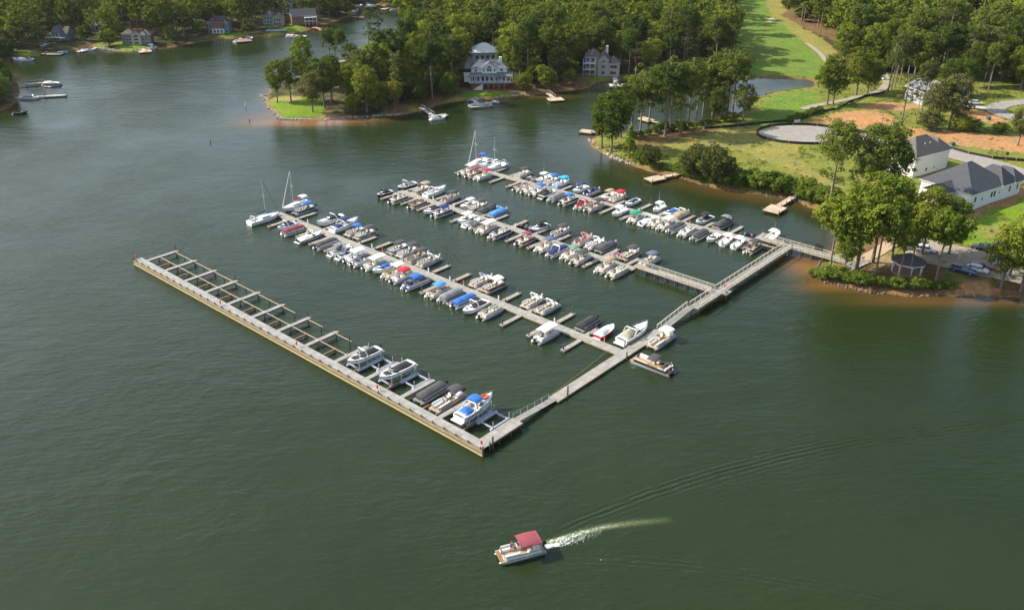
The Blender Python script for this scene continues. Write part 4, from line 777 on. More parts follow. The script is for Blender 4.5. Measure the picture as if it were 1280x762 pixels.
boat(Pn, 46.6, 72.4, 1, 'cream pontoon boat with a slate blue canopy' + N3, top='slate', topx=.9, side='cream', seat='cream', mot='white')
boat(Pn, 42.6, 72.5, 1, 'pontoon boat under a long navy cover' + N3, cover='navy', side='white', L=7.4, mot='white', archc=True)
boat(Pn, 38.9, 72.9, 1, 'cream pontoon boat with a sage green canopy', top='sage', topx=.9, side='cream', seat='cream', mot='white', tl=2.0)
boat(Pn, 35.4, 72.3, 1, 'grey pontoon boat with a black canopy right of the sage green one', top='charcoal', topx=.4, side='silver', seat='pale', mot='black')
boat(Pn, 28.2, 72.2, 1, 'cream pontoon boat with a tan canopy near the footbridge', top='tan', topx=1.2, side='pale', seat='cream', mot='white')
boat(Pn, 24.4, 72.1, 1, 'open cream pontoon boat without canopy nearest the footbridge', side='pale', seat='cream', fl='tan', mot='black', L=7.2)
boat(Rb, 106.4, 80.2, -1, 'grey covered motorboat with a white arch, leftmost' + U3, L=7, cover='grey', bowcover='grey', tower='white', low='charcoal')
boat(Pn, 100.2, 80.6, -1, 'pontoon boat with a brown canopy beside the grey covered motorboat', top='tan', topx=-1.5, side='grey', seat='cream', mot='black')
boat(Cr, 95.8, 82.0, 1, 'white cruiser with bow out and red towel on its stern' + U3, L=8.6, W=2.8, cover=None)
boat(Pn, 88.9, 81.0, -1, 'tan seated pontoon boat with black canopy right of the white bow-out cruiser', top='charcoal', topx=-1.0, side='silver', seat='beige', mot='white')
boat(Rb, 81.4, 80.8, -1, 'white bowrider with a small white top' + U3, L=6.6, top='silver', bowcover='white')
boat(Pn, 78.1, 81.1, -1, 'cream seated pontoon boat with black canopy right of the small white top', top='charcoal', topx=-1.2, side='grey', seat='cream')
boat(Pn, 75.1, 81.3, -1, 'pontoon boat under a charcoal cover left of the light blue covered one', cover='charcoal', side='charcoal', top=None, mot='black', fl='grey')
boat(Pn, 71.0, 81.2, -1, 'pontoon boat under a light blue cover with a raised blue arch', cover='sky', archc='sky', side='sky', mot='white')
boat(Rb, 55.9, 81.0, -1, 'blue and white wakeboard boat with a small black canopy', L=6.2, low='blue', up='white', top='black', cover='black', ws=True)
boat(Pn, 49.6, 81.4, -1, 'grey pontoon boat with a black canopy and blue towel' + U3, top='charcoal', topx=-1.1, side='silver', seat='pale', fl='navy')
boat(Pn, 42.2, 81.8, -1, 'pink seated pontoon boat with a red folded canopy on its arch', archc='red', side='pale', seat='pink', fl='pink')
boat(Pn, 38.4, 82.0, -1, 'white pontoon boat with a tall white square arch' + U3, archc=True, side='white', seat='white')
boat(Pn, 35.1, 82.0, -1, 'pontoon boat under a black cover right of the tall white arch', cover='charcoal', side='charcoal', mot='white', L=7.4, fl='grey')
boat(Pn, 28.0, 81.8, -1, 'dark pontoon boat with a black canopy beside the white jet skis', top='charcoal', topx=-1.2, side='charcoal', seat='cream')
boat(Pn, 22.4, 82.0, -1, 'white pontoon boat with a slate canopy nearest the footbridge', top='slate', topx=-1.0, side='white', seat='pale', mot='black')
GRP = 'boats moored along the farthest pier'
N4 = ', near side of farthest pier'; U4 = ', far side of farthest pier'
boat(Pn, 102.0, 101.4, 1, 'pontoon boat with a cream canopy, first' + N4, top='cream', topx=1.2, side='pale', seat='cream', mot='black')
boat(Pn, 98.9, 101.4, 1, 'maroon sided pontoon boat with a rose red canopy' + N4, top='rose', topx=.5, side='maroon', seat='cream', mot='black')
boat(Pn, 95.2, 101.8, 1, 'white pontoon boat with a bright red canopy' + N4, top='red', topx=1.0, side='white', seat='cream', mot='white', tl=2.2)
boat(Pn, 80.0, 101.8, 1, 'open beige seated pontoon boat right of two bare fingers', side='silver', seat='beige', mot='black')
boat(Pn, 76.9, 102.0, 1, 'cream seated pontoon boat left of the blue canopy' + N4, side='pale', seat='cream', mot='black')
boat(Pn, 73.9, 102.1, 1, 'cream covered pontoon boat with a blue canopy over its bow', top='blue', topx=.9, side='pale', seat='white', mot='black', tl=2.2)
boat(Rb, 70.5, 102.2, 1, 'black towered motorboat with a teal float on its stern', L=6.6, low='black', up='black', cover='black', tower='black', bowcover='charcoal', mot=None)
boat(Pn, 67.2, 102.3, 1, 'pontoon boat under a grey cover left of the second blue canopy', cover='grey', mot='white', side='silver', fl='grey')
boat(Pn, 62.7, 102.4, 1, 'dark sided pontoon boat with beige cover and blue canopy' + N4, top='blue', topx=-.2, side='charcoal', seat='cream', mot='black', L=7.6, tl=2.2)
boat(Pn, 57.5, 102.4, 1, 'pontoon boat with red covers over its seats', side='pale', seat='red', mot='white', fl='grey', archc='red')
boat(Pn, 54.3, 102.8, 1, 'pontoon boat with a black canopy, blue float at the stern and people aboard', top='charcoal', topx=1.2, side='silver', seat='beige', mot='black', L=7.4)
boat(Cc, 46.7, 103.7, -1, 'white cabin boat with a white hardtop and its bow out' + N4, L=6.2, W=2.3, mots=1)
boat(Pn, 40.8, 104.0, 1, 'pontoon boat with two bright green canopies', top='green', topx=-1.0, side='white', seat='cream', mot='white', tl=3.4)
boat(Rb, 37.5, 104.0, 1, 'white motorboat with white cover and arch right of the green canopies', cover='white', tower='white', mot='black', L=6.4)
boat(Pn, 34.9, 104.4, 1, 'cream pontoon boat with a cream stern cover', side='pale', seat='cream', mot='white', archc='cream')
boat(Pn, 32.1, 104.8, 1, 'cream pontoon boat with a wide cream canopy' + N4, top='cream', topx=.8, side='pale', seat='cream', mot='white', tl=3.2)
boat(Pn, 29.2, 104.8, 1, 'pontoon boat under a dark grey cover right of the wide cream canopy', cover='charcoal', mot='white', side='silver', fl='grey')
boat(Pn, 25.6, 104.5, 1, 'open white pontoon boat with a blue towel' + N4, side='silver', seat='white', fl='tan', mot='white')
boat(Pn, 22.0, 105.0, 1, 'pontoon boat under a black cover right of the blue towel boat', cover='charcoal', mot='white', side='charcoal', fl='grey')
boat(Rb, 18.4, 105.0, -1, 'white bowrider with its bow out' + N4, L=5.8, W=2.2)
boat(Cc, 14.7, 105.6, 1, 'small white deck boat with a black motor, left of two', L=5.4, W=2.1, mots=1)
boat(Cc, 11.6, 105.9, 1, 'small white deck boat with a black motor, right of two', L=5.6, W=2.1, mots=1)
boat(Pn, 7.6, 106.0, 1, 'pontoon boat with a black canopy at the right end of the farthest pier', top='charcoal', topx=.2, side='black', seat='beige', mot='white')
boat(Sl, 105.6, 109.8, -1, 'white sailboat with a red sail cover and blue bimini on the farthest pier', sail='red', jib='white', mh=9.8, L=9, bimini='blue')
boat(Cr, 101.6, 110.4, -1, 'white cruiser between the two sailboats of the farthest pier', L=8.4, W=2.9, rail=True)
boat(Sl, 98.3, 110.6, -1, 'white sailboat with a teal sail cover and blue furled jib', sail='slate', jib='blue', mh=9, L=8.6)
boat(Pn, 87.3, 110.6, -1, 'pontoon boat with a black canopy and yellow tube aboard' + U4, top='charcoal', topx=-.8, side='silver', seat='cream', mot='black')
boat(Cc, 80.0, 111.6, -1, 'white centre console boat with a white hardtop and aerial', L=6.8, W=2.4)
boat(Pn, 76.6, 111.2, -1, 'pontoon boat with a violet blue canopy beside the cyan one', top='blue', topx=-1.0, side='silver', seat='cream')
boat(Pn, 73.2, 111.6, -1, 'white pontoon boat with a cyan canopy', top='cyan', topx=-1.4, side='white', seat='white', fl='sky')
boat(Rb, 66.2, 111.6, -1, 'white bowrider with a dark folded top' + U4, L=6.6, top='navy', tower='white')
boat(Pn, 62.1, 111.9, -1, 'white pontoon boat with navy covered seats', side='white', seat='navy', fl='navy', mot='white')
boat(Rb, 56.6, 112.3, -1, 'white motorboat with a tan top beside the red canopy', L=6.8, top='tan', bowcover='white')
boat(Pn, 53.6, 112.7, -1, 'white pontoon boat with a domed red canopy' + U4, top='red', topx=-1.0, side='white', seat='cream')
boat(Rb, 48.6, 112.6, -1, 'low white bowrider with a navy seat cover' + U4, L=6.4, W=2.3, seat='navy')
boat(Cc, 40.2, 113.4, -1, 'small white boat with a rounded hardtop behind the green canopies', L=5.4, W=2.2, mots=1)
boat(Rb, 36.2, 113.0, -1, 'white motorboat with a blue cockpit cover' + U4, L=6.4, cover='blue')
boat(Pn, 33.0, 113.3, -1, 'pontoon boat with a tan cover and raised arch' + U4, cover='tan', archc=True, side='silver')
boat(Rb, 26.6, 114.3, -1, 'black covered wakeboard boat with a black tower', L=7, W=2.6, cover='black', bowcover='black', tower='black', top='black', low='white')
boat(Pn, 21.3, 115.0, -1, 'black covered pontoon boat with a grey dome canopy' + U4, cover='charcoal', side='charcoal', top='grey', topx=-1.5, tl=1.8, L=7.6)
boat(Cc, 7.4, 115.8, 1, 'large white centre console boat near the shore bridge', L=7.6, W=2.6)
GRP = 'jet skis parked on the piers'
for a, b, c_, s_, lab in ((60.3, 79.6, 'charcoal', 'black', 'black and red jet ski on the third pier, left of three'), (59.0, 79.9, 'grey', 'black', 'grey jet ski on the third pier, middle of three'), (57.8, 80.2, 'silver', 'black', 'silver jet ski on the third pier, right of three'),
                        (31.2, 80.2, 'white', 'grey', 'white jet ski near the footbridge, left of two'), (29.9, 80.3, 'white', 'red', 'white and red jet ski near the footbridge, right of two'),
                        (84.2, 109.6, 'grey', 'white', 'grey jet ski on the farthest pier, left of two by the red fire box'), (82.6, 109.9, 'white', 'grey', 'white jet ski on the farthest pier, right of two by the red fire box'),
                        (13.4, 112.9, 'charcoal', 'navy', 'dark blue jet ski near the right end of the farthest pier'), (11.6, 113.1, 'navy', 'black', 'navy and red jet ski beside the large centre console boat')):
    boat(Js, a, b, -1, lab, c=c_, seat=s_, acc='red' if 'red' in lab.split('jet')[0] else 'grey')
GRP = 'boats held in the front pier slips'
FS = ' in the front pier slips'
boat(Rb, 37.2, 6.2, -1, 'white bowrider with black covers on a lift, leftmost' + FS, z=1.1, L=7.6, W=2.6, cover='black', bowcover='black', tower='white', mot='black')
boat(Rb, 28.2, 6.5, -1, 'white bowrider with black bow and cockpit covers, second from left' + FS, z=1.25, L=8.0, W=2.7, cover='black', bowcover='black', up='white')
boat(Pn, 18.6, 6.4, -1, 'pontoon boat under a dark grey peaked cover' + FS, z=.5, cover='charcoal', side='grey', mot='black', L=7.6, fl='grey')
boat(Pn, 14.4, 6.4, -1, 'white and tan pontoon boat with a black canopy' + FS, z=.5, top='charcoal', topx=-1.9, side='beige', seat='white', fl='tan', mot='black', L=8.0, tl=2.4, archc=None)
boat(Cr, 8.5, 7.4, 1, 'white cruiser with blue covers and an orange raft on its bow, on a lift', z=1.2, L=8.8, W=2.9, top='blue', stripe='navy', raft=True, low='white')
# ---------------------------------------------------------------- the boat under way
GRP = None
hx, hy = (-6.6, -2.4); hd = math.atan2(hy, hx)
mb_ = boat(Pn, 0, 0, 1, 'white pontoon boat with a rose red canopy motoring away from its wake', pos=(1.15, 96.0), ang=hd, top=None, side='white', seat='cream', fl='tan', L=7.0, W=2.7, mot='black')
part(mb_, 'canopy', 'rosecp', lambda mb: canopy_mesh(mb, -2.75, .35, 2.75, 2.5, .16), cloth('rose'), True); part(mb_, 'canopy_frame', 'rosefr', lambda mb: bow_tubes(mb, -2.4, .1, 2.6, 1.1, 2.45), CHROME)
part(mb_, 'bow_step', 'bowst', lambda mb: mb.box(2.78, 3.27, -1.1, 1.1, .576, .60), mat('brown_carpet', (.22, .11, .045), .9))
# a person seated at the bow, in a blue shirt and a red cap
def skin_fig(name, joints, edges, parent, m, sub=1):
    me = bpy.data.meshes.new(name); me.from_pydata([j[:3] for j in joints], edges, []); me.materials.append(m); o = link(name, me, parent)
    sk = o.modifiers.new('skin', 'SKIN'); me.skin_vertices.new() if not me.skin_vertices else None
    for i, j in enumerate(joints): me.skin_vertices[0].data[i].radius = (j[3], j[3] if len(j) < 5 else j[4])
    me.skin_vertices[0].data[0].use_root = True
    ss = o.modifiers.new('sub', 'SUBSURF'); ss.levels = ss.render_levels = sub; return o
SKIN = mat('skin', (.42, .24, .16), .6); SHIRT = mat('blue_shirt', (.02, .07, .42), .8); SHORT = mat('dark_shorts', (.05, .05, .09), .8); CAP = mat('red_cap', (.55, .02, .03), .7); HAIR = mat('brown_hair', (.05, .03, .02), .8)
def person(px_, py_, pz_, rz, parent, label):
    r_ = empty('person', (px_, py_, pz_), rz, label, 'person')
    J = [(0, 0, .08, .13, .16), (0, 0, .32, .12, .17), (0, 0, .50, .10, .19), (0, 0, .60, .055), (.01, 0, .68, .055), (.02, 0, .77, .095), (.02, 0, .86, .085),
         (0, .18, .52, .055), (.08, .25, .30, .045), (.28, .16, .22, .035), (.36, .13, .22, .03), (0, -.18, .52, .055), (.08, -.25, .30, .045), (.28, -.16, .22, .035), (.36, -.13, .22, .03),
         (.08, .10, .06, .09), (.48, .13, .06, .065), (.50, .13, -.36, .04), (.60, .13, -.38, .035), (.08, -.10, .06, .09), (.48, -.13, .06, .065), (.50, -.13, -.36, .04), (.60, -.13, -.38, .035)]
    E_ = [(0, 1), (1, 2), (2, 3), (3, 4), (4, 5), (5, 6), (2, 7), (7, 8), (8, 9), (9, 10), (2, 11), (11, 12), (12, 13), (13, 14), (0, 15), (15, 16), (16, 17), (17, 18), (0, 19), (19, 20), (20, 21), (21, 22)]
    skin_fig('body', J, E_, r_, SKIN, 2)
    skin_fig('shirt', [(0, 0, .10, .145, .175), (0, 0, .32, .135, .185), (0, 0, .51, .115, .2), (0, .19, .53, .068), (.05, .235, .38, .06), (0, -.19, .53, .068), (.05, -.235, .38, .06)], [(0, 1), (1, 2), (2, 3), (3, 4), (2, 5), (5, 6)], r_, SHIRT)
    skin_fig('shorts', [(0, 0, .07, .14, .18), (.1, .10, .065, .1), (.36, .125, .065, .085), (.1, -.10, .065, .1), (.36, -.125, .065, .085)], [(0, 1), (1, 2), (0, 3), (3, 4)], r_, SHORT)
    b = MB(); b.tube([(.0, 0, .85), (0, 0, .92), (0, 0, .965)], [.115, .105, .04], 10); b.box(.08, .2, -.07, .07, .85, .865); link('cap', b.mesh('cap', CAP), r_)
    b = MB(); b.tube([(.105, 0, .77), (.135, 0, .755)], [.02, .012], 5); link('nose', b.mesh('nose', SKIN), r_)
    return r_
_c, _s = math.cos(hd), math.sin(hd)
def onboat(lx, ly): return (1.15 + lx * _c - ly * _s, 96.0 + lx * _s + ly * _c)
x, y = onboat(.95, -.85); person(x, y, .98, hd + R(60), None, 'person in blue shirt and red cap seated near the bow of the moving boat')
# foam behind it: flecks of white water
fm = MB(); fr = random.Random(3)
FOAM = mat('white_foam', (.62, .64, .58), .8, var=.1)
ux, uy = -_c, -_s
def fleck(x, y, s, el=2.0, ang=0):
    n_ = fr.randint(5, 7); pts = []
    for i in range(n_):
        t = 2 * math.pi * i / n_; r_ = s * fr.uniform(.55, 1.15); px_, py_ = r_ * el * math.cos(t), r_ * math.sin(t)
        pts.append((x + px_ * math.cos(ang) - py_ * math.sin(ang), y + px_ * math.sin(ang) + py_ * math.cos(ang)))
    fm.prism(pts, .0, .03 + s * .15)
sx, sy = onboat(-3.9, 0)
for i in range(600):
    t = fr.random() ** 2.0; d = t * 9.0; sp_ = .32 + d * .085
    off = fr.gauss(0, .42) * sp_ + (sp_ * .75 if fr.random() < .45 else -sp_ * .15)
    aa = hd + math.pi + d * .006
    x = sx + math.cos(aa) * d - math.sin(aa) * off; y = sy + math.sin(aa) * d + math.cos(aa) * off
    fleck(x, y, fr.uniform(.02, .075) * (1.5 - t * 1.1), fr.uniform(1, 2.2), aa + fr.uniform(-.6, .6))
pts_ = [(5.6, 98.6), (9.5, 100.3), (13.5, 101.7), (18, 102.6)]
for i in range(150):
    t = fr.random() ** 1.5 * 2.6; k = int(t); f_ = t - k; x = pts_[k][0] + (pts_[k + 1][0] - pts_[k][0]) * f_; y = pts_[k][1] + (pts_[k + 1][1] - pts_[k][1]) * f_
    fleck(x + fr.gauss(0, .22), y + fr.gauss(0, .25), fr.uniform(.03, .08) * (1.2 - t * .3), 2.2, R(22))
tag(link('wake_foam', fm.mesh('wake_foam', FOAM)), 'white foam churned up behind the moving pontoon boat', 'foam', kind='stuff')
# ---------------------------------------------------------------- the air over the lake
hz = MB(); hz.box(-1600, 1600, -400, 1700, -5.5, 92); hm = bpy.data.materials.new('summer_haze'); hm.use_nodes = True; n = hm.node_tree; n.nodes.remove(n.nodes['Principled BSDF'])
pv = n.nodes.new('ShaderNodeVolumePrincipled'); pv.inputs['Color'].default_value = (.80, .88, 1, 1); pv.inputs['Density'].default_value = .00003; pv.inputs['Anisotropy'].default_value = .3; n.links.new(pv.outputs[0], n.nodes['Material Output'].inputs['Volume'])
ho = link('haze', hz.mesh('haze', hm)); tag(ho, 'thin summer haze in the air over the lake', 'haze', kind='stuff')
# ---------------------------------------------------------------- houses, shore docks, roads, cars
GRP = None
WALLS = dict(white=mat('white_siding', (.80, .80, .77), .7, var=.05), grey=mat('grey_siding', (.36, .39, .40), .7, var=.06), cream=mat('cream_siding', (.70, .67, .60), .7, var=.05), tan=mat('tan_siding', (.40, .34, .27), .8), brown=mat('brown_shingle', (.20, .15, .11), .85), brick=mat('brick_wall', (.26, .10, .06), .85, var=.2, scale=8), slate=mat('slate_siding', (.22, .24, .26), .8), yellow=mat('sheathing', (.55, .48, .26), .7))
def shingle(name, c):
    return mat('shingles_' + name, tuple(x * .75 for x in c), .9, c2=tuple(x * 1.25 for x in c), scale=1.6, bump=.4, stretch=(1, 1, 4))
ROOFS = dict(charcoal=shingle('charcoal', (.060, .063, .072)), taupe=shingle('taupe', (.115, .10, .088)), grey=shingle('grey', (.15, .155, .17)), brown=shingle('brown', (.12, .085, .065)), metal=mat('white_metal_roof', (.62, .62, .60), .4, var=.04), light=shingle('light', (.22, .215, .20)))
TRIM = mat('white_trim', (.70, .70, .68), .5, var=.03); WGL = mat('window_glass', (.025, .03, .035), .06, spec=.9)
def roof_geo(mb, w, d, z, rh, kind, ov=.5, th=.18):
    x0, x1, y0, y1 = -w / 2 - ov, w / 2 + ov, -d / 2 - ov, d / 2 + ov
    if kind == 'hip': ins = min(w, d) / 2 + ov; r0, r1 = ((x0 + ins, 0), (x1 - ins, 0)) if w >= d else ((0, y0 + ins), (0, y1 - ins))
    elif kind == 'gx': r0, r1 = (x0, 0), (x1, 0)        # ridge along x, gables at both ends
    else: r0, r1 = (0, y0), (0, y1)
    E_ = [(x0, y0, z), (x1, y0, z), (x1, y1, z), (x0, y1, z)]; A, B = (r0[0], r0[1], z + rh), (r1[0], r1[1], z + rh)
    V_ = E_ + [A, B]; lo = [(a, b, c - th) for a, b, c in E_]
    if kind == 'gy' or (kind == 'hip' and w < d): F_ = [(0, 1, 4), (1, 2, 5, 4), (2, 3, 5), (3, 0, 4, 5)]
    else: F_ = [(0, 1, 5, 4), (1, 2, 5), (2, 3, 4, 5), (3, 0, 4)]
    if kind == 'gx': F_ = [(0, 1, 5, 4), (2, 3, 4, 5)]
    if kind == 'gy': F_ = [(1, 2, 5, 4), (3, 0, 4, 5)]
    mb.add(V_, F_, 0); mb.add(E_ + lo, [(0, 4, 5, 1), (1, 5, 6, 2), (2, 6, 7, 3), (3, 7, 4, 0), (4, 7, 6, 5)], 1)
    if kind in ('gx', 'gy'):
        q = th
        mb.add([(a, b, c - q) for a, b, c in V_], [tuple(reversed(f)) for f in F_], 1)
def block(root, w, d, z0, h, wall, roof, kind='hip', rh=3.0, loc=(0, 0), rz=0.0, ov=.5):
    b = MB(); b.box(-w / 2, w / 2, -d / 2, d / 2, z0, z0 + h)
    if kind == 'gx': [b.add([(s * w / 2, -d / 2, z0 + h), (s * w / 2, d / 2, z0 + h), (s * w / 2, 0, z0 + h + rh * .93)], [(0, 1, 2)]) for s in (1, -1)]
    if kind == 'gy': [b.add([(-w / 2, s * d / 2, z0 + h), (w / 2, s * d / 2, z0 + h), (0, s * d / 2, z0 + h + rh * .93)], [(0, 1, 2)]) for s in (1, -1)]
    link('wall', b.mesh('wall', WALLS[wall]), root, (loc[0], loc[1], 0), rz)
    if roof: b = MB(); roof_geo(b, w, d, z0 + h + .02, rh, kind, ov); return link('roof', b.mesh('roof', [ROOFS[roof], TRIM]), root, (loc[0], loc[1], 0), rz)
def win(root, x, y, z, w, h, face, name='window'):
    """a framed window; face gives the outward direction as an angle in the house frame"""
    key = '%s%.1f%.1f' % (name, w, h); fr_ = lambda mb: (mb.box(-.02, .07, -w / 2 - .1, w / 2 + .1, -.1, 0), mb.box(-.02, .07, -w / 2 - .1, w / 2 + .1, h, h + .1), mb.box(-.02, .07, -w / 2 - .1, -w / 2, 0, h), mb.box(-.02, .07, w / 2, w / 2 + .1, 0, h), mb.box(-.02, .055, -.03, .03, 0, h) if w > .9 else None)
    f_ = part(root, name, key, fr_, TRIM, loc=(x, y, z), rz=face); part(f_, 'pane', key + 'p', lambda mb: mb.box(-.02, .03, -w / 2, w / 2, 0, h), WGL)
    return f_
def wrow(root, x0, y0, x1, y1, n_, z, w, h, face):
    for i in range(n_): t = (i + .5) / n_; win(root, x0 + (x1 - x0) * t, y0 + (y1 - y0) * t, z, w, h, face)
def hs(name, label, px, py, rz, dz=0.0, cat='house'):
    x, y, z = atg(px, py); return empty(name, (x, y, z + dz - .1), rz, label, cat)
XP, XM, YP, YM = 0, math.pi, math.pi / 2, -math.pi / 2
HOUSES = []   # (x, y, radius) for keeping trees off
def reg(o, r_, s_=1.0):
    o.scale = (s_, s_, s_); HOUSES.append((o.location.x, o.location.y, r_))
# 1 near one-storey house with the charcoal roof: local x runs away along its long wall
A0 = at(1210, 263.5, 2.2); hA = R(33)
h = empty('house', (A0[0], A0[1], gz(*A0) - .1), hA, 'nearest house, white with a charcoal hipped roof, on bare clay', 'house'); HOUSES.append((A0[0] + 12, A0[1] + 12, 22))
LW_ = 24.0; DW = 15.0
b = MB(); b.box(0, LW_, 0, DW, 0, 4.9); link('wall', b.mesh('wall', WALLS['white']), h)
b = MB(); roof_geo(b, 17, DW, 4.92, 5.6, 'hip'); link('roof', b.mesh('roof', [ROOFS['charcoal'], TRIM]), h, (8.5, DW / 2, 0))
b = MB(); roof_geo(b, 7.0, 9.5, 4.94, 3.9, 'hip'); link('roof', b.mesh('roof', [ROOFS['charcoal'], TRIM]), h, (17.2, 4.4, 0))
b = MB(); roof_geo(b, 5.5, 8.4, 4.90, 2.9, 'hip'); link('roof', b.mesh('roof', [ROOFS['charcoal'], TRIM]), h, (22.0, 3.6, 0))
b = MB(); b.box(-4.0, 0, 4.6, 10.4, 0, 4.6); b.add([(-4.0, 4.6, 4.6), (-4.0, 10.4, 4.6), (-4.0, 7.5, 6.2)], [(0, 1, 2)]); link('wall', b.mesh('wall', WALLS['yellow']), h)
b = MB(); roof_geo(b, 9, 5.8, 4.64, 1.9, 'gx', .6); link('roof', b.mesh('roof', [ROOFS['charcoal'], TRIM]), h, (-.4, 7.5, 0))
b = MB(); b.box(-8.2, -4.05, 3.6, 9.0, 1.0, 1.25); b.box(-8.2, -4.05, 3.6, 9.0, 0, .2); link('deck', b.mesh('deck', mat('new_lumber', (.50, .34, .17), .8)), h)
b = MB(); [b.box(x, x + .2, y, y + .2, 0, 1.0) for x in (-8.1, -4.5) for y in (3.7, 6.2, 8.7)]; link('deck_posts', b.mesh('deck_posts', WALLS['white']), h)['kind'] = 'stuff'
for x, w_ in ((2.2, .8), (5.5, .5), (9.8, .9), (11.2, .9), (18.5, .8), (22.2, .7)): win(h, x, 0, 2.2, w_, 1.5 if w_ > .5 else .8, YM)
win(h, 13.5, 0, 2.6, .5, .5, YM); win(h, 0, 2.0, 1.2, 1.8, 1.5, XM); wrow(h, -4.0, 5.0, -4.0, 10, 3, 2.3, 1.1, 1.3, XM); wrow(h, -1.4, 4.6, -.2, 4.6, 1, 1.4, .9, 1.3, YM); win(h, 0, 11.7, 1.4, 1.2, 1.5, XM)
# 2 two-storey house behind it
A0 = at(1140, 222, 2.2); A1 = at(1189, 209, 2.2); hA = math.atan2(A1[1] - A0[1], A1[0] - A0[0])
h = empty('house', (A0[0], A0[1], gz(*A0) - .1), hA, 'two-storey cream house with a brown-grey hipped roof behind the charcoal roofed one', 'house'); HOUSES.append((A0[0] + 5, A0[1] + 8, 15))
b = MB(); b.box(0, 16, 0, 9, 0, 6.4); link('wall', b.mesh('wall', WALLS['cream']), h)
b = MB(); roof_geo(b, 14, 9, 6.42, 4.4, 'hip'); link('roof', b.mesh('roof', [ROOFS['taupe'], TRIM]), h, (7, 4.5, 0))
b = MB(); roof_geo(b, 6, 8.5, 6.44, 3.2, 'hip'); link('roof', b.mesh('roof', [ROOFS['taupe'], TRIM]), h, (13.4, 4.3, 0))
for z in (1.2, 4.3): win(h, 0, 1.9, z, 1.7, 1.4, XM); win(h, 0, 6.2, z, 1.7, 1.4, XM)
win(h, 6.0, 0, 1.2, .8, 1.0, YM); win(h, 9.8, 0, 1.5, .5, .6, YM)
b = MB(); [b.tube([(x, 2.2, 8.4), (x, 2.2, 9.3)], .1, 6) for x in (6.2, 8.6)]; link('roof_vent', b.mesh('roof_vent', TRIM), h)['kind'] = 'stuff'
# 3 grey gabled house behind the sparse trees
h = hs('house', 'grey house with a white-edged gable behind the sparse trees', 1168, 130, R(12)); reg(h, 12, .85); HOUSES.pop()
HOUSES.append((h.location.x, h.location.y, 11.5))
block(h, 15, 13, 0, 6, 'grey', None, loc=(0, 5)); b = MB(); b.add([(-7.5, -1.5, 6), (7.5, -1.5, 6), (0, -1.5, 10)], [(0, 1, 2)]); link('gable', b.mesh('gable', WALLS['grey']), h)
b = MB(); roof_geo(b, 15, 13, 6.03, 4.2, 'gy', .6, .35); link('roof', b.mesh('roof', [ROOFS['grey'], TRIM]), h, (0, 5, 0)); block(h, 12, 9, 0, 5, 'white', 'charcoal', 'gx', 3.4, (13, 7)); win(h, -2, -1.5, 2, 1, 1.4, YM); win(h, 12, 2.5, 1.5, 1.4, 1.4, YM)
# 4 large white lake house with a wrap-around porch
h = hs('house', 'large white lake house with arched window, long porch and brick arches below', 612, 111, R(4)); reg(h, 15, .84)
b = MB(); b.box(-9, 9, 0, 11, 0, 3.0); link('wall', b.mesh('wall', WALLS['brick']), h)
b = MB(); b.box(-8.6, 8.6, 2.2, 11, 3.02, 9.6); link('wall', b.mesh('wall', WALLS['white']), h)
b = MB(); roof_geo(b, 17.2, 9, 9.6, 3.6, 'hip'); link('roof', b.mesh('roof', [ROOFS['grey'], TRIM]), h, (0, 6.6, 0))
b = MB(); b.add([(-10.6, -1, 6.2), (11, -1, 6.2), (11, 2.2, 7.6), (-8.6, 2.2, 7.6), (-10.6, -1, 6.0), (11, -1, 6.0), (11, 2.2, 7.4), (-8.6, 2.2, 7.4)], [(0, 1, 2, 3), (7, 6, 5, 4), (0, 4, 5, 1), (3, 2, 6, 7), (1, 5, 6, 2), (0, 3, 7, 4)]); link('porch_roof', b.mesh('porch_roof', ROOFS['grey']), h)
b = MB(); b.box(-3.6, 3.6, 1.4, 8, 7.0, 10.0); b.add([(-3.6, 1.4, 10), (3.6, 1.4, 10), (0, 1.4, 12.6)], [(0, 1, 2)]); link('dormer', b.mesh('dormer', WALLS['white']), h)
b = MB(); roof_geo(b, 7.2, 7.5, 10.02, 2.75, 'gy', .35); link('roof', b.mesh('roof', [ROOFS['grey'], TRIM]), h, (0, 5.0, 0))
b = MB(); b.prism([(1.1 * math.cos(t * math.pi / 8), 1.1 * math.sin(t * math.pi / 8)) for t in range(9)], 0, .1); o = link('arched_window', b.mesh('arched_window', WGL), h, (0, 1.38, 9.6)); o.rotation_euler = (R(90), 0, 0)
wrow(h, -1.2, 1.4, 1.2, 1.4, 2, 8.2, .9, 1.2, YM); win(h, -2.6, 1.4, 8.2, .6, 1.1, YM); win(h, 2.6, 1.4, 8.2, .6, 1.1, YM); win(h, 6, 2.2, 8.0, 1.2, 1.2, YM); win(h, -6.5, 2.2, 8.0, .9, 1.0, YM)
wrow(h, -8.4, 2.2, 8.4, 2.2, 8, 3.4, 1.3, 2.1, YM)
b = MB(); b.box(-10, 10.6, -.9, 2.18, 3.02, 3.2); link('porch_floor', b.mesh('porch_floor', TRIM), h)
for i in range(9): part(h, 'column', 'h4col', lambda mb: mb.box(-.14, .14, -.14, .14, 3.2, 6.0), TRIM, loc=(-9.8 + i * 2.5, -.75, 0))
part(h, 'railing', 'h4rail', lambda mb: (mb.box(-9.8, 10.4, -.85, -.78, 4.0, 4.1), [mb.box(-9.8 + i * .6, -9.75 + i * .6, -.84, -.79, 3.2, 4.0) for i in range(34)]), TRIM)
for i in range(6): part(h, 'arch_opening', 'h4ao', lambda mb: mb.prism([(-.8, 0), (.8, 0), (.8, 1.4), (.5, 2.0), (0, 2.25), (-.5, 2.0), (-.8, 1.4)], 0, .08), WGL, loc=(-4.5 + i * 2.6, -.01, .2)).rotation_euler = (R(90), 0, 0)
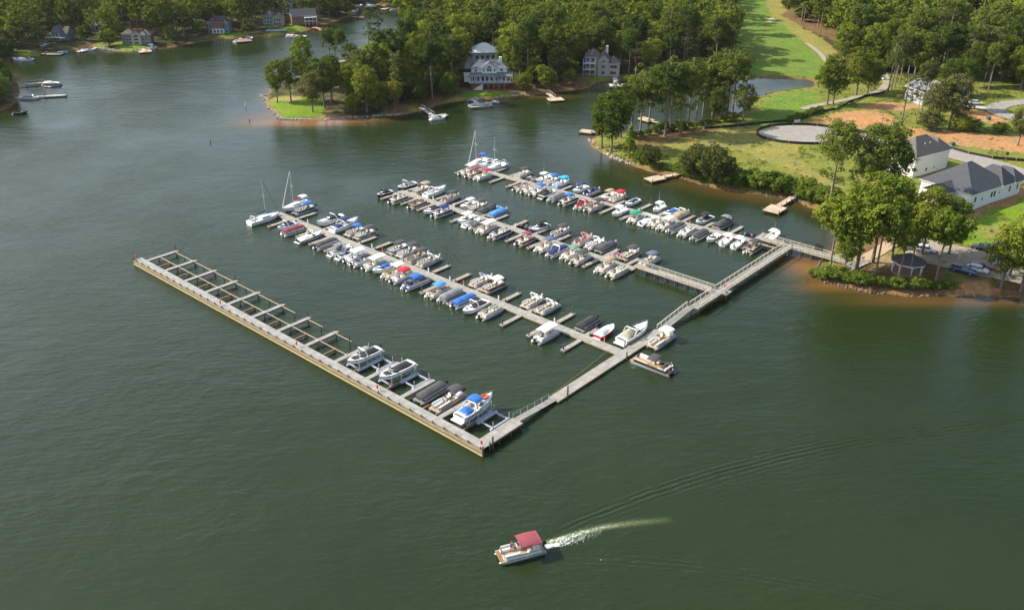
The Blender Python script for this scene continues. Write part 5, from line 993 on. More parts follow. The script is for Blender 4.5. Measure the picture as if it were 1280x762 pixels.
part(h, 'chimney', 'h4ch', lambda mb: mb.box(5.0, 6.4, 5, 6.2, 9, 14.2), WALLS['white']); part(h, 'staircase', 'h4st', lambda mb: [mb.box(-8 + i * .35, -7.65 + i * .35, -2.4, -1, 0, .2 + i * .21) for i in range(13)], TRIM)
block(h, 3.2, 5, 3.0, 3.2, 'white', None, loc=(-10.6, 5)); part(h, 'balcony_roof', 'h4bal', lambda mb: mb.box(-12.4, -8.7, 2.3, 7.8, 6.25, 6.5), TRIM)
# 5 white house with a white metal pyramid roof
h = hs('house', 'white house with a white metal hipped roof behind the large lake house', 605, 83, R(8)); reg(h, 12, .95)
block(h, 12, 10, 0, 7.6, 'cream', 'metal', 'hip', 3.4, ov=1.2); block(h, 6, 7, 0, 4, 'white', 'metal', 'hip', 1.5, (-8.4, -1)); block(h, 9, 4, 0, 3.2, 'tan', 'light', 'hip', 1.0, (4.5, -6.6))
wrow(h, -5, -5, 5, -5, 4, 4.6, 1.1, 1.5, YM); wrow(h, -6, -3, -6, 4, 2, 4.6, 1.1, 1.5, XM); wrow(h, -5, -5, 0, -5, 2, 1.2, 1.2, 1.6, YM)
# 6 tan house with taupe roofs at the head of the cove
h = hs('house', 'tan three-storey house with taupe roofs at the head of the cove', 751, 94, R(-8)); reg(h, 12, .85)
block(h, 8, 9, 0, 9.4, 'tan', 'taupe', 'hip', 3.6, (-4.2, 3)); block(h, 5.4, 8, 0, 8.6, 'tan', 'taupe', 'gy', 3.0, (1.2, 1)); block(h, 6, 8, 0, 6.6, 'tan', 'taupe', 'hip', 2.8, (6.4, 1.5))
part(h, 'chimney', 'h6ch', lambda mb: mb.box(1.8, 3.1, 4.2, 5.4, 9, 14), WALLS['cream']); part(h, 'balcony', 'h6b', lambda mb: [mb.box(-9.2, -2.6, -3.8, -1.5, z, z + .25) for z in (3.2, 6.3)] + [mb.box(x, x + .25, -3.7, -3.45, 0, 9) for x in (-9.1, -6, -3)], TRIM)
for z in (1.2, 4.2, 7.0): win(h, 1.2, -3, z, 1.8 if z < 6 else 1.1, 1.6, YM); wrow(h, -8, -1.5, -3, -1.5, 2, z, 1.5, 1.8, YM)
for z in (1.2, 4.2): win(h, 6.4, -2.5, z, 3.4, 1.5, YM)
# 7, 8 two roofs showing between trees
h = hs('house', 'house with a grey hipped roof half hidden by trees above the white metal roof', 584, 60, R(20)); reg(h, 10)
block(h, 17, 11, 0, 5.5, 'tan', 'grey', 'hip', 4.4); wrow(h, -7, -5.5, 7, -5.5, 4, 1.5, 1.2, 1.5, YM)
h = hs('house', 'house with a brown steep roof deep in the trees behind the peninsula', 577, 42, R(35)); reg(h, 9)
block(h, 13, 10, 0, 5.5, 'brick', 'brown', 'gx', 5.2); block(h, 6, 6, 0, 5, 'slate', 'grey', 'gy', 3.4, (8, -2)); win(h, 0, -5, 1.5, 1.4, 1.4, YM)
# far shore
h = hs('house', 'slate grey A-frame style house at the left end of the far shore', 77, 50, R(-8)); reg(h, 12, .62)
block(h, 12, 9, 0, 6, 'slate', 'brown', 'gx', 5, (2, 2)); block(h, 6.5, 9, 0, 6.4, 'grey', 'grey', 'gy', 5.6, (-1, -1)); block(h, 6, 6, 0, 5, 'slate', 'brown', 'hip', 2.2, (-7, 0))
for x in (-2.4, .2): win(h, x, -5.5, 4, 1.4, 3.2, YM)
wrow(h, -3.6, -5.5, 1.6, -5.5, 2, .8, 1.6, 1.8, YM); wrow(h, -9.6, -3, -4.4, -3, 2, 1.5, 1.5, 1.8, YM); part(h, 'deck', 'h9d', lambda mb: mb.box(-10, 8, -8, -5.6, 3.0, 3.3), TRIM); wrow(h, 3, -2.5, 7.6, -2.5, 2, 1.5, 1.5, 1.8, YM)
h = hs('house', 'brown shingled house with three window levels on the far shore', 172, 54.5, R(4)); reg(h, 13, .6)
block(h, 10, 10, 0, 9, 'brown', 'brown', 'hip', 3.6, (-5.5, 0)); block(h, 8, 8, 0, 8.4, 'tan', 'brown', 'gy', 3.6, (1.2, -1.5)); block(h, 10, 9, 0, 8, 'brown', 'brown', 'hip', 3.6, (8, 0)); block(h, 4, 4, 7.5, 2, 'cream', 'brown', 'gy', 1.8, (7, -3))
for z in (.8, 3.6, 6.2): wrow(h, -10, -5, -2.6, -5, 3, z, 1.6, 1.7, YM); win(h, 1.2, -5.5, z, 3, 1.6, YM); wrow(h, 5.4, -4.5, 12.6, -4.5, 3, z - .2, 1.4, 1.8, YM)
h = hs('house', 'brick house with a white-trimmed gable above a small lawn on the far shore', 276, 40, R(2)); reg(h, 13, .68)
block(h, 16, 10, 0, 8, 'slate', 'charcoal', 'hip', 4.4); block(h, 9, 6, 3.6, 4.8, 'brick', 'charcoal', 'gy', 3.8, (0, -4)); block(h, 9, 6.1, 0, 3.58, 'white', None, loc=(0, -4))
for z in (.6, 4.2): wrow(h, -4, -7.05, 4, -7.05, 3, z, 1.6, 2.2, YM); win(h, -6.3, -5, z, 1.6, 1.8, YM); win(h, 6.3, -5, z, 1.6, 1.8, YM)
part(h, 'chimney', 'h11c', lambda mb: mb.box(-4.6, -3.4, 1, 2.2, 8, 13), WALLS['brick'])
h = hs('house', 'pale two-part house above the swimming pool on the far shore', 344, 31, R(-3)); reg(h, 12, .62)
block(h, 11, 9, 0, 8.4, 'grey', 'charcoal', 'hip', 3.6, (-5, 3)); block(h, 9, 8, 0, 7, 'tan', 'taupe', 'gy', 3.6, (4, -2))
for z in (.8, 4.2): wrow(h, .5, -6, 7.5, -6, 3, z, 1.5, 1.9, YM); wrow(h, -9.5, -1.5, -1.5, -1.5, 3, z + 1, 1.4, 1.6, YM)
h = hs('house', 'brick house with a white columned porch right of the swimming pool', 380, 30, R(18)); reg(h, 13, .68)
block(h, 20, 11, 0, 7.4, 'brick', 'charcoal', 'gx', 5); part(h, 'porch', 'h13p', lambda mb: (mb.box(0, 10, -8.6, -5.6, 6.0, 6.4), mb.box(0, 10, -8.6, -5.6, 3.0, 3.3), [mb.box(x, x + .4, -8.5, -8.1, 0, 6) for x in (.1, 3.2, 6.4, 9.5)]), TRIM)
for z in (1, 4.2): wrow(h, -9, -5.5, 9, -5.5, 6, z, 1.4, 1.7, YM)
h = hs('house', 'steep cream gabled house in the trees behind the brick house', 362, 17, R(-10)); reg(h, 10, .7); block(h, 9, 9, 0, 9, 'cream', 'light', 'gy', 5); win(h, 0, -4.5, 6, 1.4, 1.8, YM); block(h, 8, 8, 0, 6, 'slate', 'charcoal', 'hip', 3, (7, 1))
h = hs('house', 'low house with a pale roof between the A-frame style and brown houses', 124, 38, R(10)); reg(h, 9, .8); block(h, 13, 9, 0, 4.2, 'tan', 'light', 'gx', 3.6); wrow(h, -5, -4.5, 5, -4.5, 3, 1.2, 1.4, 1.4, YM)
h = hs('house', 'house with a dusty red roof in the trees behind the brown shingled house', 182, 33, R(0)); reg(h, 9, .8); block(h, 15, 9, 0, 5, 'brick', 'brown', 'hip', 3.5); wrow(h, -6, -4.5, 6, -4.5, 4, 1.4, 1.4, 1.5, YM)
# swimming pool
x, y, z = atg(346, 38.5); k_ = empty('swimming_pool', (x, y, z), R(4), 'turquoise swimming pool on the far shore lawn', 'swimming pool')
part(k_, 'coping', 'pl1', lambda mb: mb.box(-9, 8, -3.4, 3.6, 0, .5), mat('pool_stone', (.45, .36, .28), .8)); part(k_, 'pool_water', 'pl2', lambda mb: mb.box(-7.6, 6.6, -2.2, 2.2, .48, .52), mat('pool_water', (.08, .42, .62), .1))
HOUSES.append((x, y, 8)); k_.scale = (.62, .62, .62)
# gazebo
x, y, z = atg(1133, 340); k_ = empty('gazebo', (x, y, z), R(15), 'white posted gazebo with a dark shingled roof under the pines', 'gazebo')
oct_ = [(3.3 * math.cos(i * math.pi / 4 + .39), 3.3 * math.sin(i * math.pi / 4 + .39)) for i in range(8)]
def gzr(mb):
    lo = [(a * 1.2, b * 1.2, 2.95) for a, b in oct_]; hi = [(0, 0, 4.9)] * 8; mb.grid([lo, hi], close=True); mb.grid([[(a, b, c - .25) for a, b, c in lo], lo], 1, close=True)
part(k_, 'roof', 'gzr', gzr, [ROOFS['taupe'], TRIM]); part(k_, 'floor', 'gzf', lambda mb: mb.prism([(a * 1.05, b * 1.05) for a, b in oct_], 0, .25), mat('gazebo_floor', (.30, .17, .10), .8))
for a, b in oct_: part(k_, 'post', 'gzp', lambda mb: (mb.box(-.13, .13, -.13, .13, .25, 2.72), mb.box(-.2, .2, -.2, .2, 2.55, 2.72)), TRIM, loc=(a, b, 0))
HOUSES.append((x, y, 3.0))
# entry steps and rail by the shore bridge
x, y, z = atg(1072, 333); k_ = empty('footbridge', (x, y, z), R(38), 'short boardwalk with wooden rails between the shore bridge and the gazebo', 'boardwalk')
part(k_, 'deck', 'ebd', lambda mb: mb.box(-5, 4, -.9, .9, .25, .4), DECKM)
for s_ in (-1, 1): part(k_, 'handrail', 'ebr', lambda mb: (mb.box(-5, 4, -.05, .05, 1.2, 1.3), mb.box(-5, 4, -.04, .04, .8, .87), [mb.box(-5 + i * 1.5, -4.9 + i * 1.5, -.05, .05, 0, 1.25) for i in range(7)]), RAILM, loc=(0, s_ * .95, 0))

# roads and parking: ribbons draped on the terrain
ASPH = mat('road_asphalt', (.23, .205, .175), .9, c2=(.30, .27, .235), scale=.6, bump=.2); GRAV = mat('parking_gravel', (.25, .205, .15), .95, c2=(.34, .29, .22), scale=.9, bump=.4)
def ribbon(name, label, pts, wd, m_, lift_=.07, cat='road'):
    P_ = [Vector(atg(*p)[:2]) for p in pts]; out = []
    for i in range(len(P_) - 1):
        n_ = max(2, int((P_[i + 1] - P_[i]).length / 2)); out += [P_[i].lerp(P_[i + 1], k / n_) for k in range(n_)]
    out.append(P_[-1])
    for _ in range(6): out = [out[0]] + [(out[i - 1] + out[i] * 2 + out[i + 1]) / 4 for i in range(1, len(out) - 1)] + [out[-1]]
    L_, q = [], []
    for i, p_ in enumerate(out):
        d_ = (out[min(i + 1, len(out) - 1)] - out[max(i - 1, 0)]).normalized(); nr = Vector((-d_.y, d_.x))
        for j in range(5): c_ = p_ + nr * wd * (j / 4 - .5); q.append(c_)
    H_ = hfun(sdist(np.array([c.x for c in q]), np.array([c.y for c in q]))); mb = MB(); vs = [(c.x, c.y, h_ + lift_ + .13) for c, h_ in zip(q, H_)]
    mb.grid([vs[i * 5:(i + 1) * 5] for i in range(len(out))]); return tag(link(name, mb.mesh(name, m_)), label, cat, kind='structure'), out
def disc(name, label, px, py, rx, ry, ang, m_, lift_=.07):
    cx_, cy_ = atg(px, py)[:2]; rows = []
    for i in range(9):
        rows.append([(cx_ + i / 8 * (rx * math.cos(t) * math.cos(ang) - ry * math.sin(t) * math.sin(ang)), cy_ + i / 8 * (rx * math.cos(t) * math.sin(ang) + ry * math.sin(t) * math.cos(ang))) for t in [k * math.pi / 18 for k in range(36)]])
    fl_ = [p for r_ in rows for p in r_]; H_ = hfun(sdist(np.array([p[0] for p in fl_]), np.array([p[1] for p in fl_]))); mb = MB(); vs = [(p[0], p[1], h_ + lift_ + .13) for p, h_ in zip(fl_, H_)]
    mb.grid([vs[i * 36:(i + 1) * 36] for i in range(9)], close=True); return tag(link(name, mb.mesh(name, m_)), label, 'road', kind='structure'), rows[-1]
_, rim = disc('road_turning_circle', 'grey gravelly turning circle at the end of the new road', 1004, 168.5, 14.8, 11.6, 0, ASPH, .09)
_, rd = ribbon('road', 'grey road curving past the two nearest houses', [(1012, 169), (1050, 170), (1090, 175), (1140, 182), (1188, 192), (1230, 203), (1265, 214), (1310, 232)], 9.5, ASPH)
ribbon('side_road', 'curving grey road by the gabled house', [(1330, 124), (1290, 127), (1255, 130), (1240, 136), (1252, 144), (1285, 152)], 7, ASPH)
ribbon('cart_path', 'pale cart path along the golf fairway', [(1008, 54), (1016, 60), (1026, 68), (1033, 78)], 2.2, mat('path_tan', (.30, .25, .19), .9), .06)
ribbon('cart_path', 'pale cart path by the lower green', [(1003, 137), (1020, 132), (1045, 128), (1070, 122), (1100, 115), (1110, 104), (1104, 92)], 3.2, mat('path_tan', (0, 0, 0)), .06)
ribbon('driveway', 'pale concrete driveway of the gabled house', [(1185, 131), (1205, 134), (1232, 136)], 4, mat('concrete', (.45, .42, .36), .85), .1)
ribbon('parking_lot', 'gravel parking lot among the trees behind the gazebo', [(1140, 309), (1175, 318), (1210, 326), (1250, 334), (1300, 342)], 15, GRAV, .06)
ribbon('foot_path', 'pale footpath from the gazebo to the parking lot', [(1068, 327), (1090, 322), (1102, 312), (1112, 303), (1130, 300)], 3.4, mat('path_sand', (.42, .30, .19), .9), .05)
# black silt fences
SILT = mat('silt_cloth', (.018, .018, .02), .9)
def silt(label, line, h_=.75):
    q = line; H_ = hfun(sdist(np.array([p[0] for p in q]), np.array([p[1] for p in q]))); mb = MB()
    mb.grid([[(p[0], p[1], z + .1), (p[0], p[1], z + .2 + h_)] for p, z in zip(q, H_)]); mb.grid([[(p[0] + .05, p[1] + .05, z + .2 + h_), (p[0] + .05, p[1] + .05, z + .1)] for p, z in zip(q, H_)])
    for p, z in zip(q[::3], H_[::3]): mb.box(p[0] - .06, p[0] + .06, p[1] - .06, p[1] + .06, z - .1, z + h_ + .3, 1)
    return tag(link('silt_fence', mb.mesh('silt_fence', [SILT, WOODM])), label, 'fence')
cxr, cyr = atg(1004, 168.5)[:2]
silt('black silt fence around the grey turning circle', [(cxr + (p[0] - cxr) * 1.07, cyr + (p[1] - cyr) * 1.07) for p in (rim[3:34])])
def dense(pts, st=2.0):
    P_ = [Vector(atg(*p)[:2]) for p in pts]; out = []
    for i in range(len(P_) - 1): n_ = max(2, int((P_[i + 1] - P_[i]).length / st)); out += [tuple(P_[i].lerp(P_[i + 1], k / n_)) for k in range(n_)]
    return out + [tuple(P_[-1])]
silt('black silt fence along the upper side of the new road', dense([(1065, 163), (1090, 169), (1125, 175)])); silt('black silt fence along the road behind the charcoal roofed house', dense([(1186, 186), (1210, 193), (1240, 199), (1290, 203)]))
silt('black silt fence below the lower green', dense([(880, 162), (915, 159), (945, 156), (985, 152), (1010, 147)])); silt('black silt fence beside the cart path', dense([(1010, 143), (1045, 138), (1060, 130), (1080, 122), (1105, 117)]))
silt('low black fence along the foot of the charcoal roofed house', dense([(1209, 257), (1240, 250), (1262, 240), (1286, 228)]), .3)

# cars
TYRE = mat('tyre_rubber', (.02, .02, .02), .8); CGL = mat('car_glass', (.015, .018, .022), .05, spec=.9)
def car(px, py, ang, c, label, pick=False, L=4.8, dz=.0, group='cars in the gravel parking lot'):
    x, y, z = atg(px, py); nm = 'pickup_truck' if pick else 'parked_car'; r_ = empty(nm, (x, y, z + .18 + dz), ang, label, 'pickup truck' if pick else 'car', group)
    def bd(mb):
        W_ = .93; prof = [(-L / 2, .45, .85), (-L / 2 + .1, .35, 1.0 if not pick else 1.05), (-L * .2, .3, 1.02 if not pick else 1.05), (L * .2, .3, .98), (L * .42, .32, .86), (L / 2, .42, .66)]
        rows = [[(a, -W_, lo), (a, -W_, (lo + hi) / 2 + .1), (a, -W_ * .93, hi), (a, W_ * .93, hi), (a, W_, (lo + hi) / 2 + .1), (a, W_, lo)] for a, lo, hi in prof]
        mb.grid(rows, close=True); mb.add(rows[0], [tuple(range(6))[::-1]]); mb.add(rows[-1], [tuple(range(6))])
    part(r_, 'body', 'cb%s%d%.1f' % (c, pick, L), bd, mat('paint_' + c, COL[c], .25, var=.03, coat=.6))
    x0, x1 = (-.3, 1.25) if pick else (-1.9, 1.15)
    part(r_, 'window', 'cg%d' % pick, lambda mb: mb.box(x0, x1, -.8, .8, .96, 1.5, taper=.16), CGL); part(r_, 'roof', 'ct%s%d' % (c, pick), lambda mb: mb.box(x0 + .28, x1 - .42, -.62, .62, 1.49, 1.56), MATS['paint_' + c])
    if pick: part(r_, 'truck_bed', 'cbd', lambda mb: mb.box(-L / 2 + .25, -.4, -.72, .72, 1.04, 1.07), TYRE)
    for sx in (-1, 1):
        for sy in (-1, 1):
            w_ = part(r_, 'wheel', 'cwh', lambda mb: mb.tube([(0, -.12, 0), (0, .12, 0)], .34, 14), TYRE, loc=(sx * L * .31, sy * .84, .34)); part(w_, 'rim', 'crm', lambda mb: mb.tube([(0, -.13, 0), (0, .13, 0)], .2, 10), ALUM)
        part(r_, 'headlight' if sx > 0 else 'tail_light', 'chl%d%.1f' % (sx, L), lambda mb: [mb.box(sx * L / 2 - .06, sx * L / 2 + .02, s * .7 - .15, s * .7 + .15, .62, .76) for s in (1, -1)], WHITEM if sx > 0 else REDM)
car(1203, 341, R(-38), 'navy', 'dark blue pickup truck nearest the shore in the parking lot', True, 5.6); car(1221, 340, R(-38), 'silver', 'silver car parked beside the dark blue pickup truck')
car(1228, 313, R(150), 'black', 'black pickup truck at the far edge of the parking lot', True, 5.6); car(1248, 311, R(150), 'slate', 'slate coloured car at the right behind the parking lot trees'); car(1236, 337, R(-38), 'maroon', 'maroon car half hidden by trees in the parking lot')
car(1155, 315, R(-20), 'white', 'white car parked behind the gazebo'); car(1138, 312, R(-20), 'grey', 'grey car partly hidden by pine foliage behind the gazebo')
car(1201, 129.5, R(-12), 'silver', 'pale car parked beside the gabled house, left of two', group='cars by the gabled house'); car(1219, 131, R(-12), 'white', 'white car on the driveway of the gabled house, right of two', group='cars by the gabled house')
# golf cart, signs, dumpster-like site bins, small street things
x, y, z = atg(1104, 100); k_ = empty('golf_cart', (x, y, z), R(100), 'white golf cart on the cart path beside the pines', 'golf cart')
part(k_, 'body', 'gc1', lambda mb: (mb.box(-1.2, 1.2, -.6, .6, .3, .75, taper=.08), mb.box(-.5, .1, -.55, .55, .76, 1.05)), WHITEM); part(k_, 'roof', 'gc2', lambda mb: mb.box(-1.0, .8, -.62, .62, 1.9, 1.98), WHITEM); part(k_, 'roof_post', 'gc3', lambda mb: [mb.tube([(x, y, .7), (x, y, 1.9)], .03, 4) for x in (-.95, .75) for y in (-.55, .55)], ALUM)
for sx in (-.8, .8):
    for sy in (-.6, .6): part(k_, 'wheel', 'gc4', lambda mb: mb.tube([(0, -.09, 0), (0, .09, 0)], .25, 10), TYRE, loc=(sx, sy, .25))
def post_sign(px, py, c, label, h_=2.0, w_=1.2, hh=.8, cat='sign'):
    x, y, z = atg(px, py); k_ = empty('sign', (x, y, z), R(rnd.uniform(-20, 20)), label, cat); part(k_, 'post', 'sgp%.1f' % h_, lambda mb: mb.box(-.05, .05, -.05, .05, -.1, h_ - .05), WOODM); part(k_, 'board', 'sgb%s%.1f' % (c, w_), lambda mb: mb.box(-w_ / 2, w_ / 2, -.12, -.055, h_ - hh, h_), mat('sign_' + c, COL[c], .6))
post_sign(996, 156, 'silver', 'small blank white sign behind the turning circle', 1.8, 2.2, 1.0); post_sign(1257, 201, 'charcoal', 'dark post sign beside the road behind the charcoal roofed house', 2.8, .8, 1.0)
x, y = mar(-6.5, 111.9); k_ = empty('sign', (x, y, 1.6), ROTM, 'black sign board on tall posts at the side of the shore bridge', 'sign'); part(k_, 'post', 'bsp', lambda mb: [mb.box(s - .08, s + .08, -.08, .08, -1, 2.2) for s in (-.9, .9)], PILEM); part(k_, 'board', 'bsb', lambda mb: mb.box(-1, 1, .081, .16, .7, 2.1), mat('sign_black', (.02, .02, .025), .5))
for px, py, lab in ((1124, 167, 'green utility box on clay behind the turning circle'), (1190, 182, 'green utility box beside the road above the two-storey house'), (1235, 150, 'green utility box in the rough grass below the side road'), (1197, 147, 'small green utility box in the grass below the driveway')):
    x, y, z = atg(px, py); k_ = empty('utility_box', (x, y, z), R(20), lab, 'utility box'); part(k_, 'cabinet', 'utc', lambda mb: mb.box(-.7, .7, -.6, .6, .12, 1.15, taper=.05), mat('utility_green', (.05, .11, .08), .6)); part(k_, 'base', 'utb', lambda mb: mb.box(-.85, .85, -.75, .75, -.1, .119), mat('concrete', (0, 0, 0)))
# rocks of the breakwater on the wooded peninsula's tip and along the walls
ROCK = mat('pale_rock', (.26, .235, .21), .9, c2=(.42, .40, .36), scale=1.2, bump=.4)
def rocks(label, pts, n_, s0, s1, seed):
    r_ = random.Random(seed); mb = MB(); P_ = [at(*p) for p in pts]
    for i in range(n_):
        t = (i + r_.random()) / n_ * (len(P_) - 1); k = min(int(t), len(P_) - 2); f_ = t - k; x = P_[k][0] + (P_[k + 1][0] - P_[k][0]) * f_ + r_.gauss(0, .5); y = P_[k][1] + (P_[k + 1][1] - P_[k][1]) * f_ + r_.gauss(0, .4); s = r_.uniform(s0, s1)
        rows = [[(x + s * q * math.cos(a) * r_.uniform(.7, 1.1), y + s * q * math.sin(a) * r_.uniform(.7, 1.1), z * s + .1) for a in [j * math.pi / 3 for j in range(6)]] for q, z in ((1, -.5), (.95, .3), (.5, .75))]
        mb.grid(rows, close=True); mb.add(rows[-1], [tuple(range(6))])
    return tag(link('rock_wall', mb.mesh('rock_wall', ROCK if seed < 5 else mat('muddy_rock', (.12, .075, .045), .95, c2=(.22, .16, .11), scale=1.2, bump=.4))), label, 'rocks', kind='stuff')
rocks('pale rocks along the tip of the wooded peninsula', [(326, 118), (332, 124), (338, 131), (340, 136), (345, 141), (352, 149), (375, 149.5), (405, 150), (425, 148), (455, 146), (480, 144.5), (500, 143.5)], 330, .2, .5, 1)
rocks('stone edging below the large white lake house', [(585, 126), (600, 123.5), (640, 120), (662, 118)], 110, .3, .7, 2); rocks('pale stones on the bank of the eastern peninsula', [(738, 175), (760, 195), (790, 206)], 50, .3, .7, 3); rocks('stone edging of the far shore lawn', [(122, 60), (140, 63.5), (165, 64), (190, 61)], 60, .4, .9, 4)
rocks('stones and roots along the bank below the gazebo', [(1036, 319), (1024, 332), (1019, 343), (1030, 351), (1050, 356), (1078, 364), (1100, 366), (1137, 370), (1186, 368), (1222, 370), (1278, 372)], 170, .12, .42, 6); rocks('stones along the bank of the long green hedge', [(848, 221), (862, 226), (900, 236), (930, 241), (975, 247), (992, 248), (1018, 261)], 90, .12, .36, 7)
rocks('stones along the pond edge by the fairway', [(955, 118), (968, 115.5), (985, 112)], 30, .15, .35, 5)
# private docks on the shores
def shore_dock(label, p0, p1, wd, plat=None, rail=False, z=.7, mcol=None, nm='shore_dock'):
    a = Vector(at(p0[0], p0[1], z)); b = Vector(at(p1[0], p1[1], z)); L = (b - a).length; ang = math.atan2(b.y - a.y, b.x - a.x); r_ = empty(nm, (a.x, a.y, 0), ang, label, 'dock')
    m_ = mcol or planks('sunbleached_boards', (.46, .36, .25), axis=0, pitch=.2)
    t_ = MB(); t_.box(0, L - .01, -wd / 2, wd / 2, z - .16, z); link('gangway', t_.mesh('gangway', m_), r_)
    if plat: t_ = MB(); t_.box(L, L + plat[0], -plat[1] / 2 + plat[2], plat[1] / 2 + plat[2], z - .3, z + .01); link('platform', t_.mesh('platform', m_), r_)
    n_ = max(2, int(L / 3) + 1)
    for i in range(n_):
        for s_ in (-1, 1): part(r_, 'pile', 'sdp%.1f' % z, lambda mb: mb.tube([(0, 0, -1.5), (0, 0, z + .5)], .11, 6), PILEM, loc=(L * i / (n_ - 1), s_ * (wd / 2 + .1), 0))
    if plat:
        for sx in (.1, plat[0] - .1):
            for sy in (-1, 1): part(r_, 'pile', 'sdp2', lambda mb: mb.tube([(0, 0, -1.5), (0, 0, 1.6)], .12, 6), PILEM, loc=(L + sx, sy * (plat[1] / 2 + .1) + plat[2], 0))
    if rail:
        def rb(mb):
            mb.box(0, L, -.04, .04, z + .95, z + 1.02); [mb.box(L * i / (n_ - 1) - .05, L * i / (n_ - 1) + .05, -.05, .05, z, z + .97) for i in range(n_)]
        b_ = MB(); rb(b_); link('handrail', b_.mesh('handrail', RAILM), r_, (0, wd / 2 - .06, 0))
    return r_
GREYB = planks('grey_dock_boards', (.34, .33, .31), axis=0, pitch=.2); TERR = planks('red_dock_boards', (.30, .16, .10), axis=0, pitch=.2)
shore_dock('pale wooden dock on the meadow shore left of the round bushes', (848, 217), (828, 221), 1.7, (5.5, 3.8, 0), True, .9)
shore_dock('wooden dock with railed gangway right of the green shoreline hedge', (991, 246), (973, 257), 1.7, (5.5, 4.6, .3), True, .9)
shore_dock('small pale platform off the tip of the eastern peninsula', (772, 169), (742, 165), 1.6, (5, 3.6, 0)); shore_dock('pale dock seen between the trunks of the tall pines', (835, 157), (815, 151), 1.6, (6, 3.6, 0))
shore_dock('dock with a long gangway below the wooded clay bank', (684, 116), (692, 122), 1.6, (5, 6, 0), True, .8); shore_dock('white dock below the tan three-storey house', (767, 96), (770, 105), 1.6, (4.5, 6, 0), True, .9, mat('white_dock', (.55, .56, .56), .6))
shore_dock('curved looking dock with a pale boat lift on the wooded peninsula', (525, 134), (541, 144), 1.5, (3, 7, 1.5), True, .8, GREYB); shore_dock('long dock below the large white lake house', (590, 124), (598, 130), 1.8, (4, 9, 0), True, .8, GREYB)
shore_dock('dock behind the thin pines on the peninsula back shore', (434, 76), (418, 77), 1.6, (5, 4, 0)); shore_dock('long dock off the left wooded point, upper of two', (22, 106), (55, 103), 1.8, (3, 5, 0), True, .9, GREYB)
shore_dock('long dock off the left wooded point, lower of two', (18, 122), (56, 120), 1.5, (8, 2.6, 0), False, .6, GREYB); shore_dock('dock by the left end of the far shore', (52, 67), (60, 67), 2, (7, 5, 0)); shore_dock('white dock below the A-frame style house', (121, 59.5), (114, 61), 1.6, (8, 3, 0), False, .6, MATS['white_dock'])
shore_dock('brown dock below the brown shingled house', (178, 61), (180, 63), 2, (5, 6, 0)); shore_dock('orange-brown dock below the brick house with white-trimmed gable', (300, 48), (303, 50), 2.4, (5, 8, 0), False, .8, TERR)
shore_dock('long white dock below the swimming pool', (358, 43), (372, 44.5), 2, (5, 4, 0), False, .7, MATS['white_dock']); shore_dock('red-brown dock below the brick house with the columned porch', (392, 34), (402, 36.5), 3, (5, 5, 0), False, .8, TERR)
shore_dock('pale dock at the head of the far inlet, left of two', (494, 8), (483, 10.5), 3, (4, 4, 0)); shore_dock('orange-brown dock at the head of the far inlet', (510, 8.5), (503, 11), 3, (4, 4, 0), False, .8, TERR); shore_dock('grey dock in the corner of the far inlet', (458, 3), (462, 7), 3, (5, 8, 0), False, .8, GREYB); shore_dock('dock on the left bank of the far inlet', (440, 21), (449, 21.5), 2.4, (3, 4, 0), False, .8, TERR)
# boats at the private docks
GRP = 'boats at the private docks'
def pb(kind, px, py, deg_, label, **kw): return boat(kind, 0, 0, 1, label, pos=at(px, py, .5), ang=R(deg_), **kw)
pb(Pn, 65, 105.5, 0, 'pontoon boat under a cream cover at the upper dock of the left wooded point', cover='cream', side='charcoal', L=8); pb(Rb, 26, 141, 10, 'small dark open boat off the left wooded point', L=5, low='black', up='black', dk='black', seat='black', ws=False)
pb(Rb, 24, 74, 170, 'white motorboat under a white cover at the left end of the far shore', cover='white', bowcover='white', L=7); pb(Rb, 35, 75, 5, 'low white motorboat right of the white covered one on the far shore', L=6)
pb(Rb, 69, 66, 0, 'white motorboat beside the turquoise float on the far shore', L=9, W=2.8, up='navy', cover='black'); pb(Pn, 57, 62, 20, 'white boat with a pale blue canopy at the left end of the far shore', top='sky', L=7); pb(Rb, 111, 62.5, 5, 'white motorboat at the dock below the A-frame style house', L=7)
pb(Pn, 190, 61, 80, 'pontoon boat with a sky blue canopy below the brown shingled house', top='sky', L=7); pb(Js, 183, 65, -20, 'brown jet ski below the brown shingled house', c='tan'); pb(Rb, 297, 51, 80, 'white motorboat left of the orange-brown dock on the far shore', L=7); pb(Rb, 311, 49, 60, 'white motorboat with a blue cover right of the orange-brown dock', L=6, cover='blue')
pb(Rb, 366, 46, -5, 'white motorboat along the dock below the swimming pool', L=7); pb(Rb, 411, 76, 160, 'white and dark motorboat at the dock behind the thin pines', L=8, cover='black'); pb(Pn, 600, 132.5, 10, 'grey covered boat on a lift below the large white lake house', cover='grey', side='charcoal', L=8)
pb(Js, 611, 128, -20, 'white jet ski on the water below the large white lake house', c='white'); pb(Js, 620, 127, -30, 'white jet ski farther right below the large white lake house', c='silver', seat='white'); pb(Rb, 774, 108, 10, 'small white boat beyond the dock of the tan three-storey house', L=5)
pb(Rb, 548, 148, 20, 'pale motorboat at the dock on the wooded peninsula', L=6, cover='grey'); pb(Rb, 448, 8, 60, 'white motorboat in the corner of the far inlet, left', L=8); pb(Rb, 467, 7, 20, 'white motorboat in the corner of the far inlet, right', L=8, low='sky'); pb(Rb, 496, 12.5, 10, 'dark motorboat between two docks at the head of the far inlet', L=8, up='charcoal', cover='charcoal'); pb(Rb, 444, 14, 70, 'white motorboat on the left bank of the far inlet', L=8)
pb(Rb, 38, 122.5, 0, 'pale motorboat at the lower dock of the left wooded point', L=8, cover='grey')
